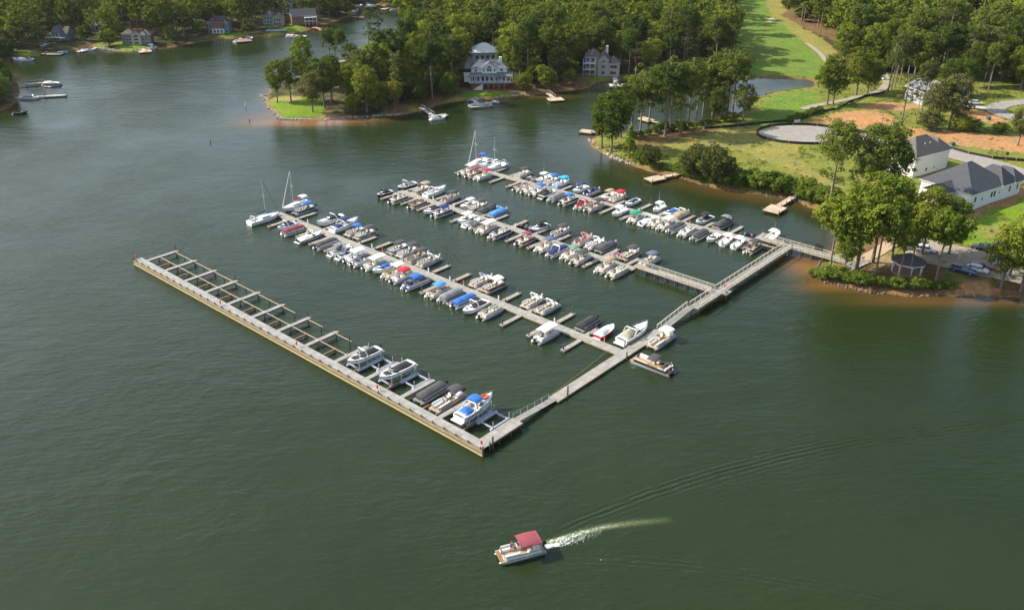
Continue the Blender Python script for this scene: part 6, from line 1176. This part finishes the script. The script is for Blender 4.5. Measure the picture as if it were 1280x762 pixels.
x, y = at(81, 66.5); k_ = empty('swim_float', (x, y, 0), 0, 'turquoise swim float off the far shore', 'swim float'); part(k_, 'float', 'swf', lambda mb: mb.tube([(-1.6, 0, .15), (-1.2, 0, .2), (1.2, 0, .2), (1.6, 0, .15)], [.4, .8, .8, .4], 8), mat('turquoise', (.02, .50, .38), .5))
for px, py, lab in ((307, 133, 'white navigation marker post standing off the peninsula tip'), (312, 152, 'dark navigation stake off the peninsula tip'), (263, 178, 'tiny orange buoy in the open water left of the peninsula')):
    x, y = at(px, py); k_ = empty('marker_post', (x, y, 0), 0, lab, 'buoy'); c_ = 'white' if 'white' in lab else ('charcoal' if 'dark' in lab else 'red')
    part(k_, 'post', 'mk' + c_, lambda mb: mb.tube([(0, 0, -1), (0, 0, 1.9 if c_ == 'white' else 1.0)], [.22, .16], 8), gel(c_)); part(k_, 'cap', 'mkc', lambda mb: mb.tube([(0, 0, 1.9 if c_ == 'white' else 1.0), (0, 0, 2.1 if c_ == 'white' else 1.2)], [.2, .05], 8), gel('grey')) if c_ == 'white' else None
GRP = None
# ---------------------------------------------------------------- trees
def leaf_mat(name, c, c2, trans=.3):
    m = bpy.data.materials.new(name); m.use_nodes = True; n = m.node_tree; n.nodes.remove(n.nodes['Principled BSDF']); out = n.nodes['Material Output']
    a = n.nodes.new('ShaderNodeAttribute'); a.attribute_name = 'tint'; oi = n.nodes.new('ShaderNodeObjectInfo'); tc = n.nodes.new('ShaderNodeTexCoord')
    nz = n.nodes.new('ShaderNodeTexNoise'); nz.inputs['Scale'].default_value = .45; nz.inputs['Detail'].default_value = 3; n.links.new(tc.outputs['Object'], nz.inputs['Vector'])
    def mt(op, x, y):
        k = n.nodes.new('ShaderNodeMath'); k.operation = op
        for i, v in enumerate((x, y)):
            if isinstance(v, (int, float)): k.inputs[i].default_value = v
            else: n.links.new(v, k.inputs[i])
        return k.outputs[0]
    f = mt('ADD', mt('MULTIPLY', nz.outputs[0], .9), mt('MULTIPLY', oi.outputs['Random'], .75)); f = mt('SUBTRACT', mt('ADD', f, mt('MULTIPLY', a.outputs['Fac'], .5)), .62)
    r_ = n.nodes.new('ShaderNodeValToRGB'); r_.color_ramp.elements[0].position = 0; r_.color_ramp.elements[1].position = .9; r_.color_ramp.elements[0].color = tuple(c) + (1,); r_.color_ramp.elements[1].color = tuple(c2) + (1,); n.links.new(f, r_.inputs[0])
    d = n.nodes.new('ShaderNodeBsdfDiffuse'); t = n.nodes.new('ShaderNodeBsdfTranslucent'); x = n.nodes.new('ShaderNodeMixShader'); x.inputs[0].default_value = trans
    n.links.new(r_.outputs[0], d.inputs[0]); n.links.new(r_.outputs[0], t.inputs[0]); n.links.new(d.outputs[0], x.inputs[1]); n.links.new(t.outputs[0], x.inputs[2]); n.links.new(x.outputs[0], out.inputs[0]); return m
LEAF = dict(oak=leaf_mat('broad_leaves', (.050, .082, .011), (.215, .240, .030)), pine=leaf_mat('pine_needles', (.046, .078, .017), (.180, .212, .034)), bright=leaf_mat('bright_leaves', (.10, .15, .018), (.24, .28, .034)), shrub=leaf_mat('shrub_leaves', (.075, .12, .016), (.19, .235, .038)), olive=leaf_mat('olive_leaves', (.075, .088, .022), (.17, .165, .05)), gold=leaf_mat('golden_leaves', (.22, .20, .03), (.30, .26, .05)))
BARK = mat('bark', (.12, .095, .07), .9, c2=(.22, .175, .135), scale=1.5); BARKP = mat('pine_bark', (.16, .115, .08), .9, c2=(.27, .20, .15), scale=1.5)
def leaves(clumps, per, size, rs, flat=.75):
    P_ = []; 
    C = np.array(clumps); n = len(C) * per; ci = np.repeat(np.arange(len(C)), per)
    d = rs.normal(size=(n, 3)); d[:, 2] += .35; d /= np.linalg.norm(d, axis=1)[:, None]
    rad = C[ci, 3] * rs.uniform(.72, 1.1, n); p = C[ci, :3] + d * rad[:, None] * np.array([1, 1, flat])
    nr = d * 1.1 + rs.normal(size=(n, 3)) * .42 + np.array([0, 0, .3]); nr /= np.linalg.norm(nr, axis=1)[:, None]
    t = np.cross(nr, rs.normal(size=(n, 3))); t /= np.linalg.norm(t, axis=1)[:, None]; b = np.cross(nr, t)
    s = size * rs.uniform(.6, 1.35, n)[:, None]
    q = np.stack([p - t * s * .5, p - b * s * .34 + nr * s * .06, p + t * s * .5, p + b * s * .34 - nr * s * .04], 1)
    return q.reshape(-1, 3), rs.uniform(0, 1, n)
def quads_mesh(name, V, tint, m):
    me = bpy.data.meshes.new(name); n = len(V); f = n // 4; me.vertices.add(n); me.vertices.foreach_set('co', V.astype(np.float32).ravel())
    me.loops.add(n); me.loops.foreach_set('vertex_index', np.arange(n, dtype=np.int32)); me.polygons.add(f); me.polygons.foreach_set('loop_start', np.arange(f, dtype=np.int32) * 4)
    a = me.attributes.new('tint', 'FLOAT', 'FACE'); a.data.foreach_set('value', tint.astype(np.float32)); me.materials.append(m); me.update(calc_edges=True); return me
def clump_set(kind, H, rs):
    out = []
    def ell(n, cz, rx, rz, r0, r1, shell=.5, gap=0.0):
        lob = [(rs.uniform(0, 6.28), rs.uniform(-.6, .8), rs.uniform(.55, .95)) for _ in range(7)]
        k = 0
        while k < n:
            v = rs.normal(size=3); v /= np.linalg.norm(v); u = rs.uniform(shell, 1) ** .7
            w_ = .72 + .33 * max([math.exp(-((math.atan2(v[1], v[0]) - a + math.pi) % (2 * math.pi) - math.pi) ** 2 / .5 - (v[2] - b) ** 2 / .3) * s for a, b, s in lob])
            if gap and rs.rand() < gap and math.sin(v[0] * 5 + a0) * math.cos(v[2] * 6 + a0) > .1: continue
            out.append((v[0] * rx * u * w_, v[1] * rx * u * w_, cz + v[2] * rz * u * w_, rs.uniform(r0, r1))); k += 1
    a0 = rs.uniform(0, 6)
    if kind == 'oak': ell(92, H * .57, H * .29, H * .41, H * .045, H * .09, .5, .35)
    elif kind == 'tall': ell(92, H * .53, H * .22, H * .46, H * .038, H * .075, .5, .35)
    elif kind == 'pine':
        ell(100, H * .72, H * .215, H * .27, H * .032, H * .066, .35, .4)
        for i in range(12): a = rs.uniform(0, 6.28); r_ = H * rs.uniform(.10, .20); out.append((math.cos(a) * r_, math.sin(a) * r_, H * rs.uniform(.36, .60), H * rs.uniform(.022, .045)))
    elif kind == 'thin':
        for i in range(34): a = rs.uniform(0, 6.28); z = rs.uniform(.42, 1.0); r_ = H * rs.uniform(.05, .2) * (1.25 - z * .75); out.append((math.cos(a) * r_, math.sin(a) * r_, H * z, H * rs.uniform(.025, .05)))
    elif kind == 'cedar':
        for i in range(90): z = rs.uniform(.06, 1); a = rs.uniform(0, 6.28); r_ = H * .3 * (1.05 - z) * rs.uniform(.5, 1); out.append((math.cos(a) * r_, math.sin(a) * r_, H * z * .96, H * .055))
    elif kind == 'shrub': ell(46, H * .48, H * .62, H * .44, H * .12, H * .2)
    elif kind == 'bush': ell(110, H * .47, H * .44, H * .46, H * .07, H * .12)
    elif kind == 'broadpine': ell(90, H * .70, H * .26, H * .26, H * .035, H * .07, .45, .35)
    return out
def trunk_mb(kind, H, cl, rs):
    b = MB(); base = H * (.012 if kind in ('pine', 'thin', 'broadpine') else .016); top = {'pine': .93, 'thin': .96, 'broadpine': .85, 'cedar': .9, 'shrub': .5, 'bush': .6}.get(kind, .72); lean = rs.uniform(-.03, .03, 2)
    pts = [(lean[0] * H * t * t * .6 + .1 * math.sin(t * 5), lean[1] * H * t * t * .6, H * t * top) for t in (0, .15, .35, .6, .8, 1)]
    if kind == 'shrub': base = H * .03
    b.tube([(pts[0][0], pts[0][1], -.4)] + pts, [base * 1.5, base * 1.25] + [base * (1.1 - .8 * t) for t in (.15, .35, .6, .8, 1)], 7)
    idx = rs.permutation(len(cl))[:(16 if kind != 'shrub' else 5)]
    for i in idx:
        c = cl[i]; z0 = max(H * .2, min(c[2] - H * .10, H * top * .95)); t = z0 / (H * top); px_, py_ = lean[0] * H * t * t * .6, lean[1] * H * t * t * .6
        b.tube([(px_, py_, z0), ((px_ + c[0]) / 2, (py_ + c[1]) / 2, (z0 + c[2]) / 2 - H * .01), (c[0] * .95, c[1] * .95, c[2])], [base * .42, base * .28, base * .12], 5)
    return b
PROTO = {}
KINDH = dict(oak=21, tall=24, pine=26, thin=26, cedar=12, shrub=4, broadpine=22, bush=10)
PERL = dict(oak=62, tall=62, pine=70, thin=62, cedar=34, shrub=40, broadpine=62, bush=52)
def proto(kind, var, leafk, low=False):
    k = (kind, var, leafk, low)
    if k in PROTO: return PROTO[k]
    rs = np.random.RandomState(hashk(kind) + var * 17); H = KINDH[kind]; cl = clump_set(kind, H, rs)
    if low:
        rs.shuffle(cl); cl = [(a, b, c, d * 1.25) for a, b, c, d in cl[:38]]; V, t = leaves(cl, 17, 1.25, rs); r_ = (V, t)
    else:
        sz = {'shrub': .34, 'bush': .42, 'cedar': .5, 'pine': .46, 'thin': .5}.get(kind, .58); V, t = leaves(cl, PERL[kind], sz, rs)
        r_ = (quads_mesh('crown', V, t, LEAF[leafk]), trunk_mb(kind, H, cl, rs).mesh('trunk', BARKP if kind in ('pine', 'thin', 'broadpine') else BARK, True))
    PROTO[k] = r_; return r_
def hashk(s): return sum(ord(c) * (i + 3) for i, c in enumerate(s)) % 997
TREENAME = dict(oak=('broadleaf_tree', 'tree'), tall=('broadleaf_tree', 'tree'), pine=('pine_tree', 'pine tree'), thin=('pine_tree', 'pine tree'), broadpine=('pine_tree', 'pine tree'), cedar=('evergreen_tree', 'tree'), shrub=('shrub', 'shrub'), bush=('broadleaf_tree', 'tree'))
TR = random.Random(21); NT = [0]
def tree(kind, x, y, H, label, group=None, leafk=None, wide=1.0, z=None, var=None):
    leafk = leafk or {'oak': 'oak', 'tall': 'oak', 'pine': 'pine', 'thin': 'pine', 'broadpine': 'pine', 'cedar': 'bright', 'shrub': 'shrub', 'bush': 'oak'}[kind]
    cr, tk = proto(kind, TR.randrange(4) if var is None else var, leafk); s = H / KINDH[kind]; nm, cat = TREENAME[kind]
    e = empty(nm, (x, y, gz(x, y) if z is None else z), TR.uniform(0, 6.28), label, cat, group); e.scale = (s * wide, s * wide, s)
    link('crown', cr, e); link('trunk', tk, e); NT[0] += 1; return e
def tp(kind, px, py, H, label, **kw):
    x, y, z = atg(px, py); return tree(kind, x, y, H, label, z=z, **kw)
PLACED = []
def tpp(kind, px, py, H, label, **kw): PLACED.append(tp(kind, px, py, H, label, **kw).location[:2])
# the point with the gazebo
for a in (('broadpine', 1037, 338, 20, 'pale leaved leaning tree at the water edge left of the gazebo', 'bright', 1.0), ('oak', 1054, 346, 15, 'low branched tree on the bank below the boardwalk', 'bright', .8), ('oak', 1070, 338, 24, 'tall leafy tree beside the boardwalk', 'bright', 1.0), ('oak', 1090, 328, 25, 'tallest leafy tree of the gazebo point, at the footpath', 'bright', 1.05),
          ('broadpine', 1094, 347, 22, 'slim trunked tree between the boardwalk and the gazebo', 'bright', 1.0), ('oak', 1114, 322, 21, 'leafy tree behind the footpath and left of the gazebo', 'bright', 1.0), ('broadpine', 1136, 348, 20, 'tree standing right behind the gazebo', 'oak', .95), ('oak', 1152, 318, 19, 'tree between the gazebo and the white parked car', 'oak', 1.0), ('broadpine', 1122, 352, 17, 'slender tree on the bank just left in front of the gazebo', 'bright', .9), ('broadpine', 1168, 358, 20, 'round crowned tree with a pale trunk right of the gazebo', 'bright', 1.0),
          ('oak', 1186, 318, 16, 'tree in front of the deck of the charcoal roofed house', 'bright', 1.0), ('oak', 1250, 362, 17, 'bushy tree on the bank at the right edge, left of two', 'oak', 1.1), ('oak', 1275, 366, 20, 'bushy tree on the bank at the right edge, right of two', 'bright', 1.15), ('oak', 1278, 338, 16, 'tree over the parked cars at the right edge', 'oak', 1.1), ('tall', 1262, 345, 13, 'small tree over the parking lot cars', 'olive', 1.2)):
    tpp(a[0], a[1], a[2], a[3], a[4], leafk=a[5], wide=a[6])
tpp('pine', 1036, 263, 27, 'tall lone pine with a bare trunk at the end of the shoreline hedge', wide=1.1); tpp('pine', 1094, 262, 26, 'tall pine in front of the two-storey cream house', wide=1.35); tpp('pine', 1078, 268, 20, 'pine left of the two-storey cream house, shorter of two', wide=1.2); tpp('pine', 1107, 268, 22, 'pine close to the wall of the two-storey cream house', wide=1.1)
# pines and leafy trees of the eastern peninsula's tip
L2 = [('pine', 800, 168, 23, 'slim pine between the first two tall pines of the eastern peninsula', 1.1, 'pine'), ('pine', 860, 158, 26, 'pine just behind the middle of the creek pine row', 1.2, 'pine'), ('broadpine', 890, 148, 26, 'full crowned pine in the middle of the creek pines', 1.1, 'pine'), ('tall', 776, 172, 21, 'leafy tree behind the tree at the eastern peninsula tip', 1.0, 'oak'), ('tall', 896, 152, 14, 'small leafy tree under the creek pines', 1.2, 'oak'), ('oak', 764, 190, 23, 'leafy tree at the very tip of the eastern peninsula', 1.0, 'oak'), ('tall', 752, 186, 20, 'smaller tree leaning over the water at the eastern peninsula tip', 1.0, 'oak'), ('cedar', 786, 201, 11, 'bright green conical tree near the peninsula tip', 1, 'bright'), ('thin', 789, 166, 25, 'first tall pine from the left on the eastern peninsula', 1.1, 'pine'), ('pine', 811, 161, 25, 'second tall pine from the left on the eastern peninsula', 1.15, 'pine'),
      ('pine', 831, 170, 27, 'tall pine with a pale trunk beside the brown clay strip, third from the left', 1.3, 'pine'), ('thin', 837, 165, 25, 'slim pine close behind the pale trunked one', 1.0, 'pine'), ('pine', 850, 167, 26, 'tall pine right of the pale trunked pair', 1.2, 'pine'), ('pine', 871, 148, 25, 'tall pine near the creek, left of a close pair', 1.25, 'pine'), ('pine', 878, 150, 24, 'tall pine near the creek, right of a close pair', 1.1, 'pine'),
      ('pine', 902, 146, 27, 'broad crowned pine at the creek mouth', 1.3, 'pine'), ('pine', 909, 144, 24, 'slim pine beside the broad crowned one at the creek mouth', 1.0, 'pine'), ('pine', 915, 148, 26, 'rightmost of the tall pines by the creek', 1.2, 'pine'), ('oak', 929, 150, 14, 'dark low tree at the right end of the creek pines', 1.1, 'oak'), ('bush', 812, 212, 8, 'olive green rounded tree on the meadow shore, leftmost', 1.1, 'olive'),
      ('bush', 866, 226, 11.5, 'large round bush like tree on the meadow shore, left of two', 1.0, 'olive'), ('bush', 891, 236, 13.5, 'large round bush like tree on the meadow shore, right of two', 1.0, 'olive'), ('bush', 800, 207, 5, 'small bush right of the bright conical tree', 1.2, 'shrub')]
for k, px, py, H, lab, w_, lk in L2: tpp(k, px, py, H, lab, leafk=lk, wide=w_)
# trees on the building lots
for k, px, py, H, lab, w_, lk in (('thin', 1127, 154, 17, 'sparse crowned tree on the clay in front of the gabled house', 1.5, 'olive'), ('thin', 1145, 150, 15, 'thin almost bare trunked tree right of the sparse crowned one', .8, 'olive'), ('oak', 1170, 160, 19, 'dark leafy tree in the thicket before the gabled house, left', 1.1, 'olive'), ('oak', 1186, 162, 21, 'tallest tree of the thicket before the gabled house', 1.1, 'olive'), ('bush', 1200, 164, 7, 'low tree at the right end of the thicket', 1.4, 'oak'), ('pine', 1152, 139, 21, 'tall pine before the left corner of the gabled house', 1.0, 'olive'), ('pine', 1180, 137, 20, 'tall pine before the right corner of the gabled house', 1.1, 'pine'), ('bush', 1160, 163, 8, 'low bushy tree at the left end of the thicket', 1.3, 'olive'), ('bush', 1217, 164, 4.5, 'bush trailing right of the thicket', 1.6, 'shrub'), ('oak', 1272, 182, 14, 'round tree on the clay lot at the right edge', 1.1, 'olive'), ('bush', 1249, 168, 5, 'small bush left of the round tree on the clay lot', 1.3, 'shrub'),
     ('oak', 1034, 131, 21, 'broad leafy tree beside the lower green, left trunk of a pair', 1.0, 'oak'), ('oak', 1041, 132, 19, 'broad leafy tree beside the lower green, right trunk of a pair', 1.0, 'oak'), ('tall', 1070, 119, 21, 'tree with a pale forked trunk right of the lower green', 1.2, 'oak'), ('oak', 1084, 117, 15, 'low rounded tree beside the cart path', 1.2, 'oak'), ('oak', 1092, 114, 14, 'low tree right beside the cart path bend', 1.0, 'oak'),
     ('thin', 1110, 114, 22, 'pine by the golf cart, first from the left', 1, 'pine'), ('thin', 1114, 112, 23, 'pine by the golf cart, second from the left', .9, 'pine'), ('thin', 1118, 110, 22, 'pine by the golf cart, third from the left', .9, 'pine'), ('pine', 1124, 106, 23, 'pine by the golf cart, fourth from the left', 1, 'pine'), ('pine', 1133, 104, 22, 'pine by the golf cart, fifth from the left', 1, 'pine'), ('oak', 1178, 120, 14, 'tree against the wall of the gabled house', 1.2, 'oak'), ('oak', 1200, 119, 16, 'tree behind the driveway cars of the gabled house', 1.2, 'oak')):
    tpp(k, px, py, H, lab, leafk=lk, wide=w_)
# the tip of the wooded peninsula and the thin pines on its back shore
for k, px, py, H, lab, w_, lk in (('oak', 347, 128, 18, 'leftmost tree of the peninsula lawn', .95, 'oak'), ('oak', 364, 127, 19, 'second tree from the left on the peninsula lawn', .9, 'oak'), ('oak', 391, 140, 17, 'dark round tree standing on the front of the peninsula lawn', 1.05, 'olive'), ('tall', 381, 112, 25, 'tall open crowned tree rising behind the peninsula lawn', .95, 'bright'), ('oak', 406, 135, 21, 'leafy tree at the right edge of the peninsula lawn', 1, 'oak'), ('oak', 415, 128, 20, 'tree behind the right edge of the peninsula lawn', 1, 'oak'),
     ('pine', 413, 77, 18, 'thin pine on the peninsula back shore, first from the left', 1.1, 'pine'), ('pine', 420, 76, 16, 'thin pine on the peninsula back shore, second from the left', 1.0, 'pine'), ('pine', 427, 78, 17, 'thin pine on the peninsula back shore, third from the left', 1.0, 'pine'), ('oak', 438, 86, 13, 'round low tree beside the thin pines', 1.1, 'oak'), ('thin', 462, 70, 22, 'tall ragged pine against the inlet', 1.1, 'pine'), ('thin', 476, 68, 20, 'ragged pine against the inlet, right of the tallest', 1.0, 'pine'), ('oak', 486, 70, 14, 'dark leafy tree against the inlet', 1.1, 'oak'),
     ('gold', 494, 142, 12, 'yellow leaved small tree in the middle of the peninsula wood', 1.0, 'gold')):
    tpp('oak' if k == 'gold' else k, px, py, H, lab, leafk=lk, wide=w_)
# hedges of shrubs
SH = 'shrubs of the long green hedge on the meadow shore'
for i in range(34):
    t = i / 33; px = 898 + t * 140; py = 233 + t * 24 + TR.uniform(-3, 1); x, y, z = atg(px, py - TR.choice((0, 0, 4, 8))); tree('shrub', x, y, TR.uniform(3.4, 6.4), 'bushy green shrub in the long hedge along the meadow shore, one of many alike', SH, 'shrub', TR.uniform(.9, 1.25), z)
for i in range(22):
    t = i / 21; px = 1020 + t * 165; py = 348 + 17 * t ** .6 + TR.uniform(-2, 1); x, y, z = atg(px, py); tree('shrub', x, y, TR.uniform(1.8, 3.6), 'low shrub on the red bank below the gazebo, one of many alike', 'shrubs on the bank below the gazebo', 'shrub', TR.uniform(.9, 1.3), z)
for i in range(14):
    t = i / 13; px = 792 + t * 122; py = 172 - t * 20 + TR.uniform(-2, 1); x, y, z = atg(px, py); tree('shrub', x, y, TR.uniform(2, 4.2), 'dark green shrub under the tall pines by the creek, one of many alike', 'shrubs under the creek pines', 'oak', TR.uniform(.9, 1.3), z)
for i in range(12):
    t = i / 11; px = 988 + t * 36; py = 152 - t * 12 + TR.uniform(-1, 1); x, y, z = atg(px, py); tree('shrub', x, y, TR.uniform(1.5, 3), 'low shrub in the strip between the lower green and the clay, one of many alike', 'shrubs beside the lower green', 'shrub', 1.2, z)
for i in range(10):
    x, y, z = atg(824 + i * 7.5, 219 + i * 1.6 + TR.uniform(-3, -1)); tree('shrub', x, y, TR.uniform(1.6, 3), 'low shrub on the meadow shore left of the round trees, one of many alike', 'low shrubs of the meadow shore', 'shrub', 1.2, z)

# woods: a tree wherever the ground is forest floor; the largest in view stand as trees of their own
EF = Z([(1040, 60), (1062, 84), (1105, 90), (1140, 98), (1165, 100), (1215, 114), (1290, 118), (1420, 118), (1420, -40), (1000, -40), (972, -12), (985, 22), (1000, 36)])
WF = [tuple(p) for p in WEST_POINT]
rs = np.random.RandomState(5); N_ = 26000
X = rs.uniform(-430, 480, N_); Y = rs.uniform(225, 690, N_)
D_ = sdist(X, Y); _, at_ = terr(X[None, :], Y[None, :]); C_ = at_['zone'][0]
isfl = (np.abs(C_ - np.array(FLOOR)).sum(1) < .004) | ((np.abs(C_ - np.array(STRAW)).sum(1) < .004) & ((X < 60) | (Y > 395)))
# the peninsula of the golf green and creek stay open; the eastern wood is wooded whatever grows below it
isef = pip(X, Y, EF); nofor = (X > 25) & (Y < 392) & ~isef
ok = (D_ > 3.0) & ((isfl & ~nofor) | (isef & (C_[:, 1] < C_[:, 0] * 1.6 + .02) & (np.abs(C_ - np.array(DRY)).sum(1) > .01)))
for hx_, hy_, hr in HOUSES:
    u = np.array([hx_, hy_]); u = u / np.linalg.norm(u); t = (hx_ - X) * u[0] + (hy_ - Y) * u[1]; l = np.abs((X - hx_) * u[1] - (Y - hy_) * u[0])
    big_ = hr >= 12
    ok &= ~((t > -hr * .75) & (t < (120 if big_ else 22)) & (l < hr * (.80 if big_ else .5))) & ~(np.hypot(X - hx_, Y - hy_) < hr * .85)
PB = np.array([proj(x, y, z) for x, y, z in zip(X, Y, hfun(D_))]); 
ok &= (PB[:, 0] > -70) & (PB[:, 0] < 1350) & (PB[:, 1] > -22) & (PB[:, 1] < 400)
ok &= ~((PB[:, 0] > 320) & (PB[:, 0] < 505) & (PB[:, 1] < 112) & (PB[:, 1] > 40) & (Y < 480) & (X < -30)) & ~((PB[:, 0] > 320) & (PB[:, 0] < 428) & (PB[:, 1] > 60) & (Y < 480))
ok &= ~((PB[:, 0] > 500) & (PB[:, 0] < 560) & (PB[:, 1] < 80) & (PB[:, 1] > 30) & (rs.rand(N_) < .55))
GRID = {}; sel = []
for x, y in PLACED: GRID.setdefault((int(x // 5), int(y // 5)), []).append((x, y))
for i in np.nonzero(ok)[0]:
    x, y = X[i], Y[i]; mind = (4.3 if (x < 45 and y < 420) else 5.2) if y < 410 else 6.2; gx, gy = int(x // 5), int(y // 5)
    if any((x - a) ** 2 + (y - b) ** 2 < mind * mind for dx in (-2, -1, 0, 1, 2) for dy in (-2, -1, 0, 1, 2) for a, b in GRID.get((gx + dx, gy + dy), [])): continue
    GRID.setdefault((gx, gy), []).append((x, y)); sel.append(i)
sel.sort(key=lambda i: Y[i])
def stand(x, y, px, pin):
    k = 'pine tree' if pin else 'broadleaf tree'
    if pip(np.array([x]), np.array([y]), WEST_POINT)[0]: return k + ' on the small wooded point at the left edge, one of several alike', 'trees of the left wooded point'
    if px < 440 and y > 400: return k + ' in the dark woods along the far shore, one of many alike', 'trees of the far shore woods'
    if x < 45 and y < 372: return k + ' in the dense wood covering the peninsula, one of many alike', 'trees of the wooded peninsula'
    if x > 95 and isgolf(x, y): return k + ' in the woods right of the golf fairway, one of many alike', 'trees right of the fairway'
    return k + ' in the woods left of the golf fairway, one of many alike', 'trees left of the fairway'
def isgolf(x, y): return proj(x, y, 2)[0] > 955
NI = 300; sV, sT, sM = [], [], []; tv = []
SHORT = []
for n_i, i in enumerate(sel):
    x, y = float(X[i]), float(Y[i]); px = PB[i, 0]; gf = isgolf(x, y); edge = D_[i] < 12
    pin = rs.rand() < (.55 if gf else .42 if x > 45 else .28)
    H = rs.uniform(15.5, 28) * (1.05 if pin else .93)
    if edge and not pin: H *= .85
    if pip(np.array([x]), np.array([y]), WEST_POINT)[0]: H *= .8
    kind = ('pine' if rs.rand() < .45 else 'broadpine' if rs.rand() < .6 else 'thin') if pin else ('oak' if rs.rand() < .6 else 'tall'); wide = rs.uniform(.9, 1.2)
    if rs.rand() < (.58 if (edge and x < 60) else .12): kind = 'bush'; H = rs.uniform(7, 13); wide = 1.0; pin = False
    if n_i < NI:
        lab, grp = stand(x, y, px, pin); tree(kind, x, y, H, lab, grp, ('bright' if rs.rand() < .2 else 'olive' if rs.rand() < .14 else None) if not pin else None, wide, float(hfun(D_[i:i + 1])[0]))
    else:
        V, t = proto(kind, rs.randint(4), 'oak', True); s = H / KINDH[kind]; a = rs.uniform(0, 6.28); c_, s_ = math.cos(a), math.sin(a); z = float(hfun(D_[i:i + 1])[0])
        Q = np.stack([(V[:, 0] * c_ - V[:, 1] * s_) * s * wide + x, (V[:, 0] * s_ + V[:, 1] * c_) * s * wide + y, V[:, 2] * s + z], -1)
        sV.append(Q); sT.append(np.clip(t * .6 + rs.uniform(-.35, .75), -1, 1.6))
        if pin or edge or rs.rand() < .3: tv.append((x, y, z, H))
print('forest trees', len(sel), 'individual', min(NI, len(sel)))
wood = link('far_woods', quads_mesh('far_woods', np.concatenate(sV), np.concatenate(sT), LEAF['oak'])); tag(wood, 'dense far woods of pine and broadleaf trees filling the top of the view', 'woods', kind='stuff')
tb = MB()
for x, y, z, H in tv: tb.tube([(x, y, z - .3), (x, y, z + H * .85)], [.3, .12], 5, cap=False)
o = link('trunks', tb.mesh('trunks', BARKP), wood); o['kind'] = 'stuff'
# weeds and tufts over the rough ground
zx = rs.uniform(25, 240, 60000); zy = rs.uniform(180, 400, 60000); zd = sdist(zx, zy); _, za = terr(zx[None, :], zy[None, :]); zc = za['zone'][0]
isz = lambda c: np.abs(zc - np.array(c)).sum(1) < .004
dens = vnoise(zx, zy, 7, 44) + .6 * vnoise(zx, zy, 2.5, 45)
keep = (zd > .6) & ((isz(GRASS) & (dens > .25)) | (isz(DRY) & (dens > .75)) | (isz(CLAY) & (dens > 1.0)) | (isz(STRAW) & (dens > .7)) | (zd < 2.0))
for hx_, hy_, hr in HOUSES: keep &= np.hypot(zx - hx_, zy - hy_) > hr * .8
for q in rd: keep &= np.hypot(zx - q.x, zy - q.y) > 6.2
keep &= np.hypot(zx - cxr, zy - cyr) > 16
kk = np.nonzero(keep)[0][:9000]; hh_ = hfun(zd)
V, t = leaves([(zx[i], zy[i], hh_[i] + .05, rs.uniform(.18, .55)) for i in kk], 9, .38, rs, .6)
wd_ = link('weeds', quads_mesh('weeds', V, t * 1.4 + .2, LEAF['shrub'])); tag(wd_, 'weeds and tufts scattered over the rough ground of the eastern shore', 'weeds', kind='stuff')
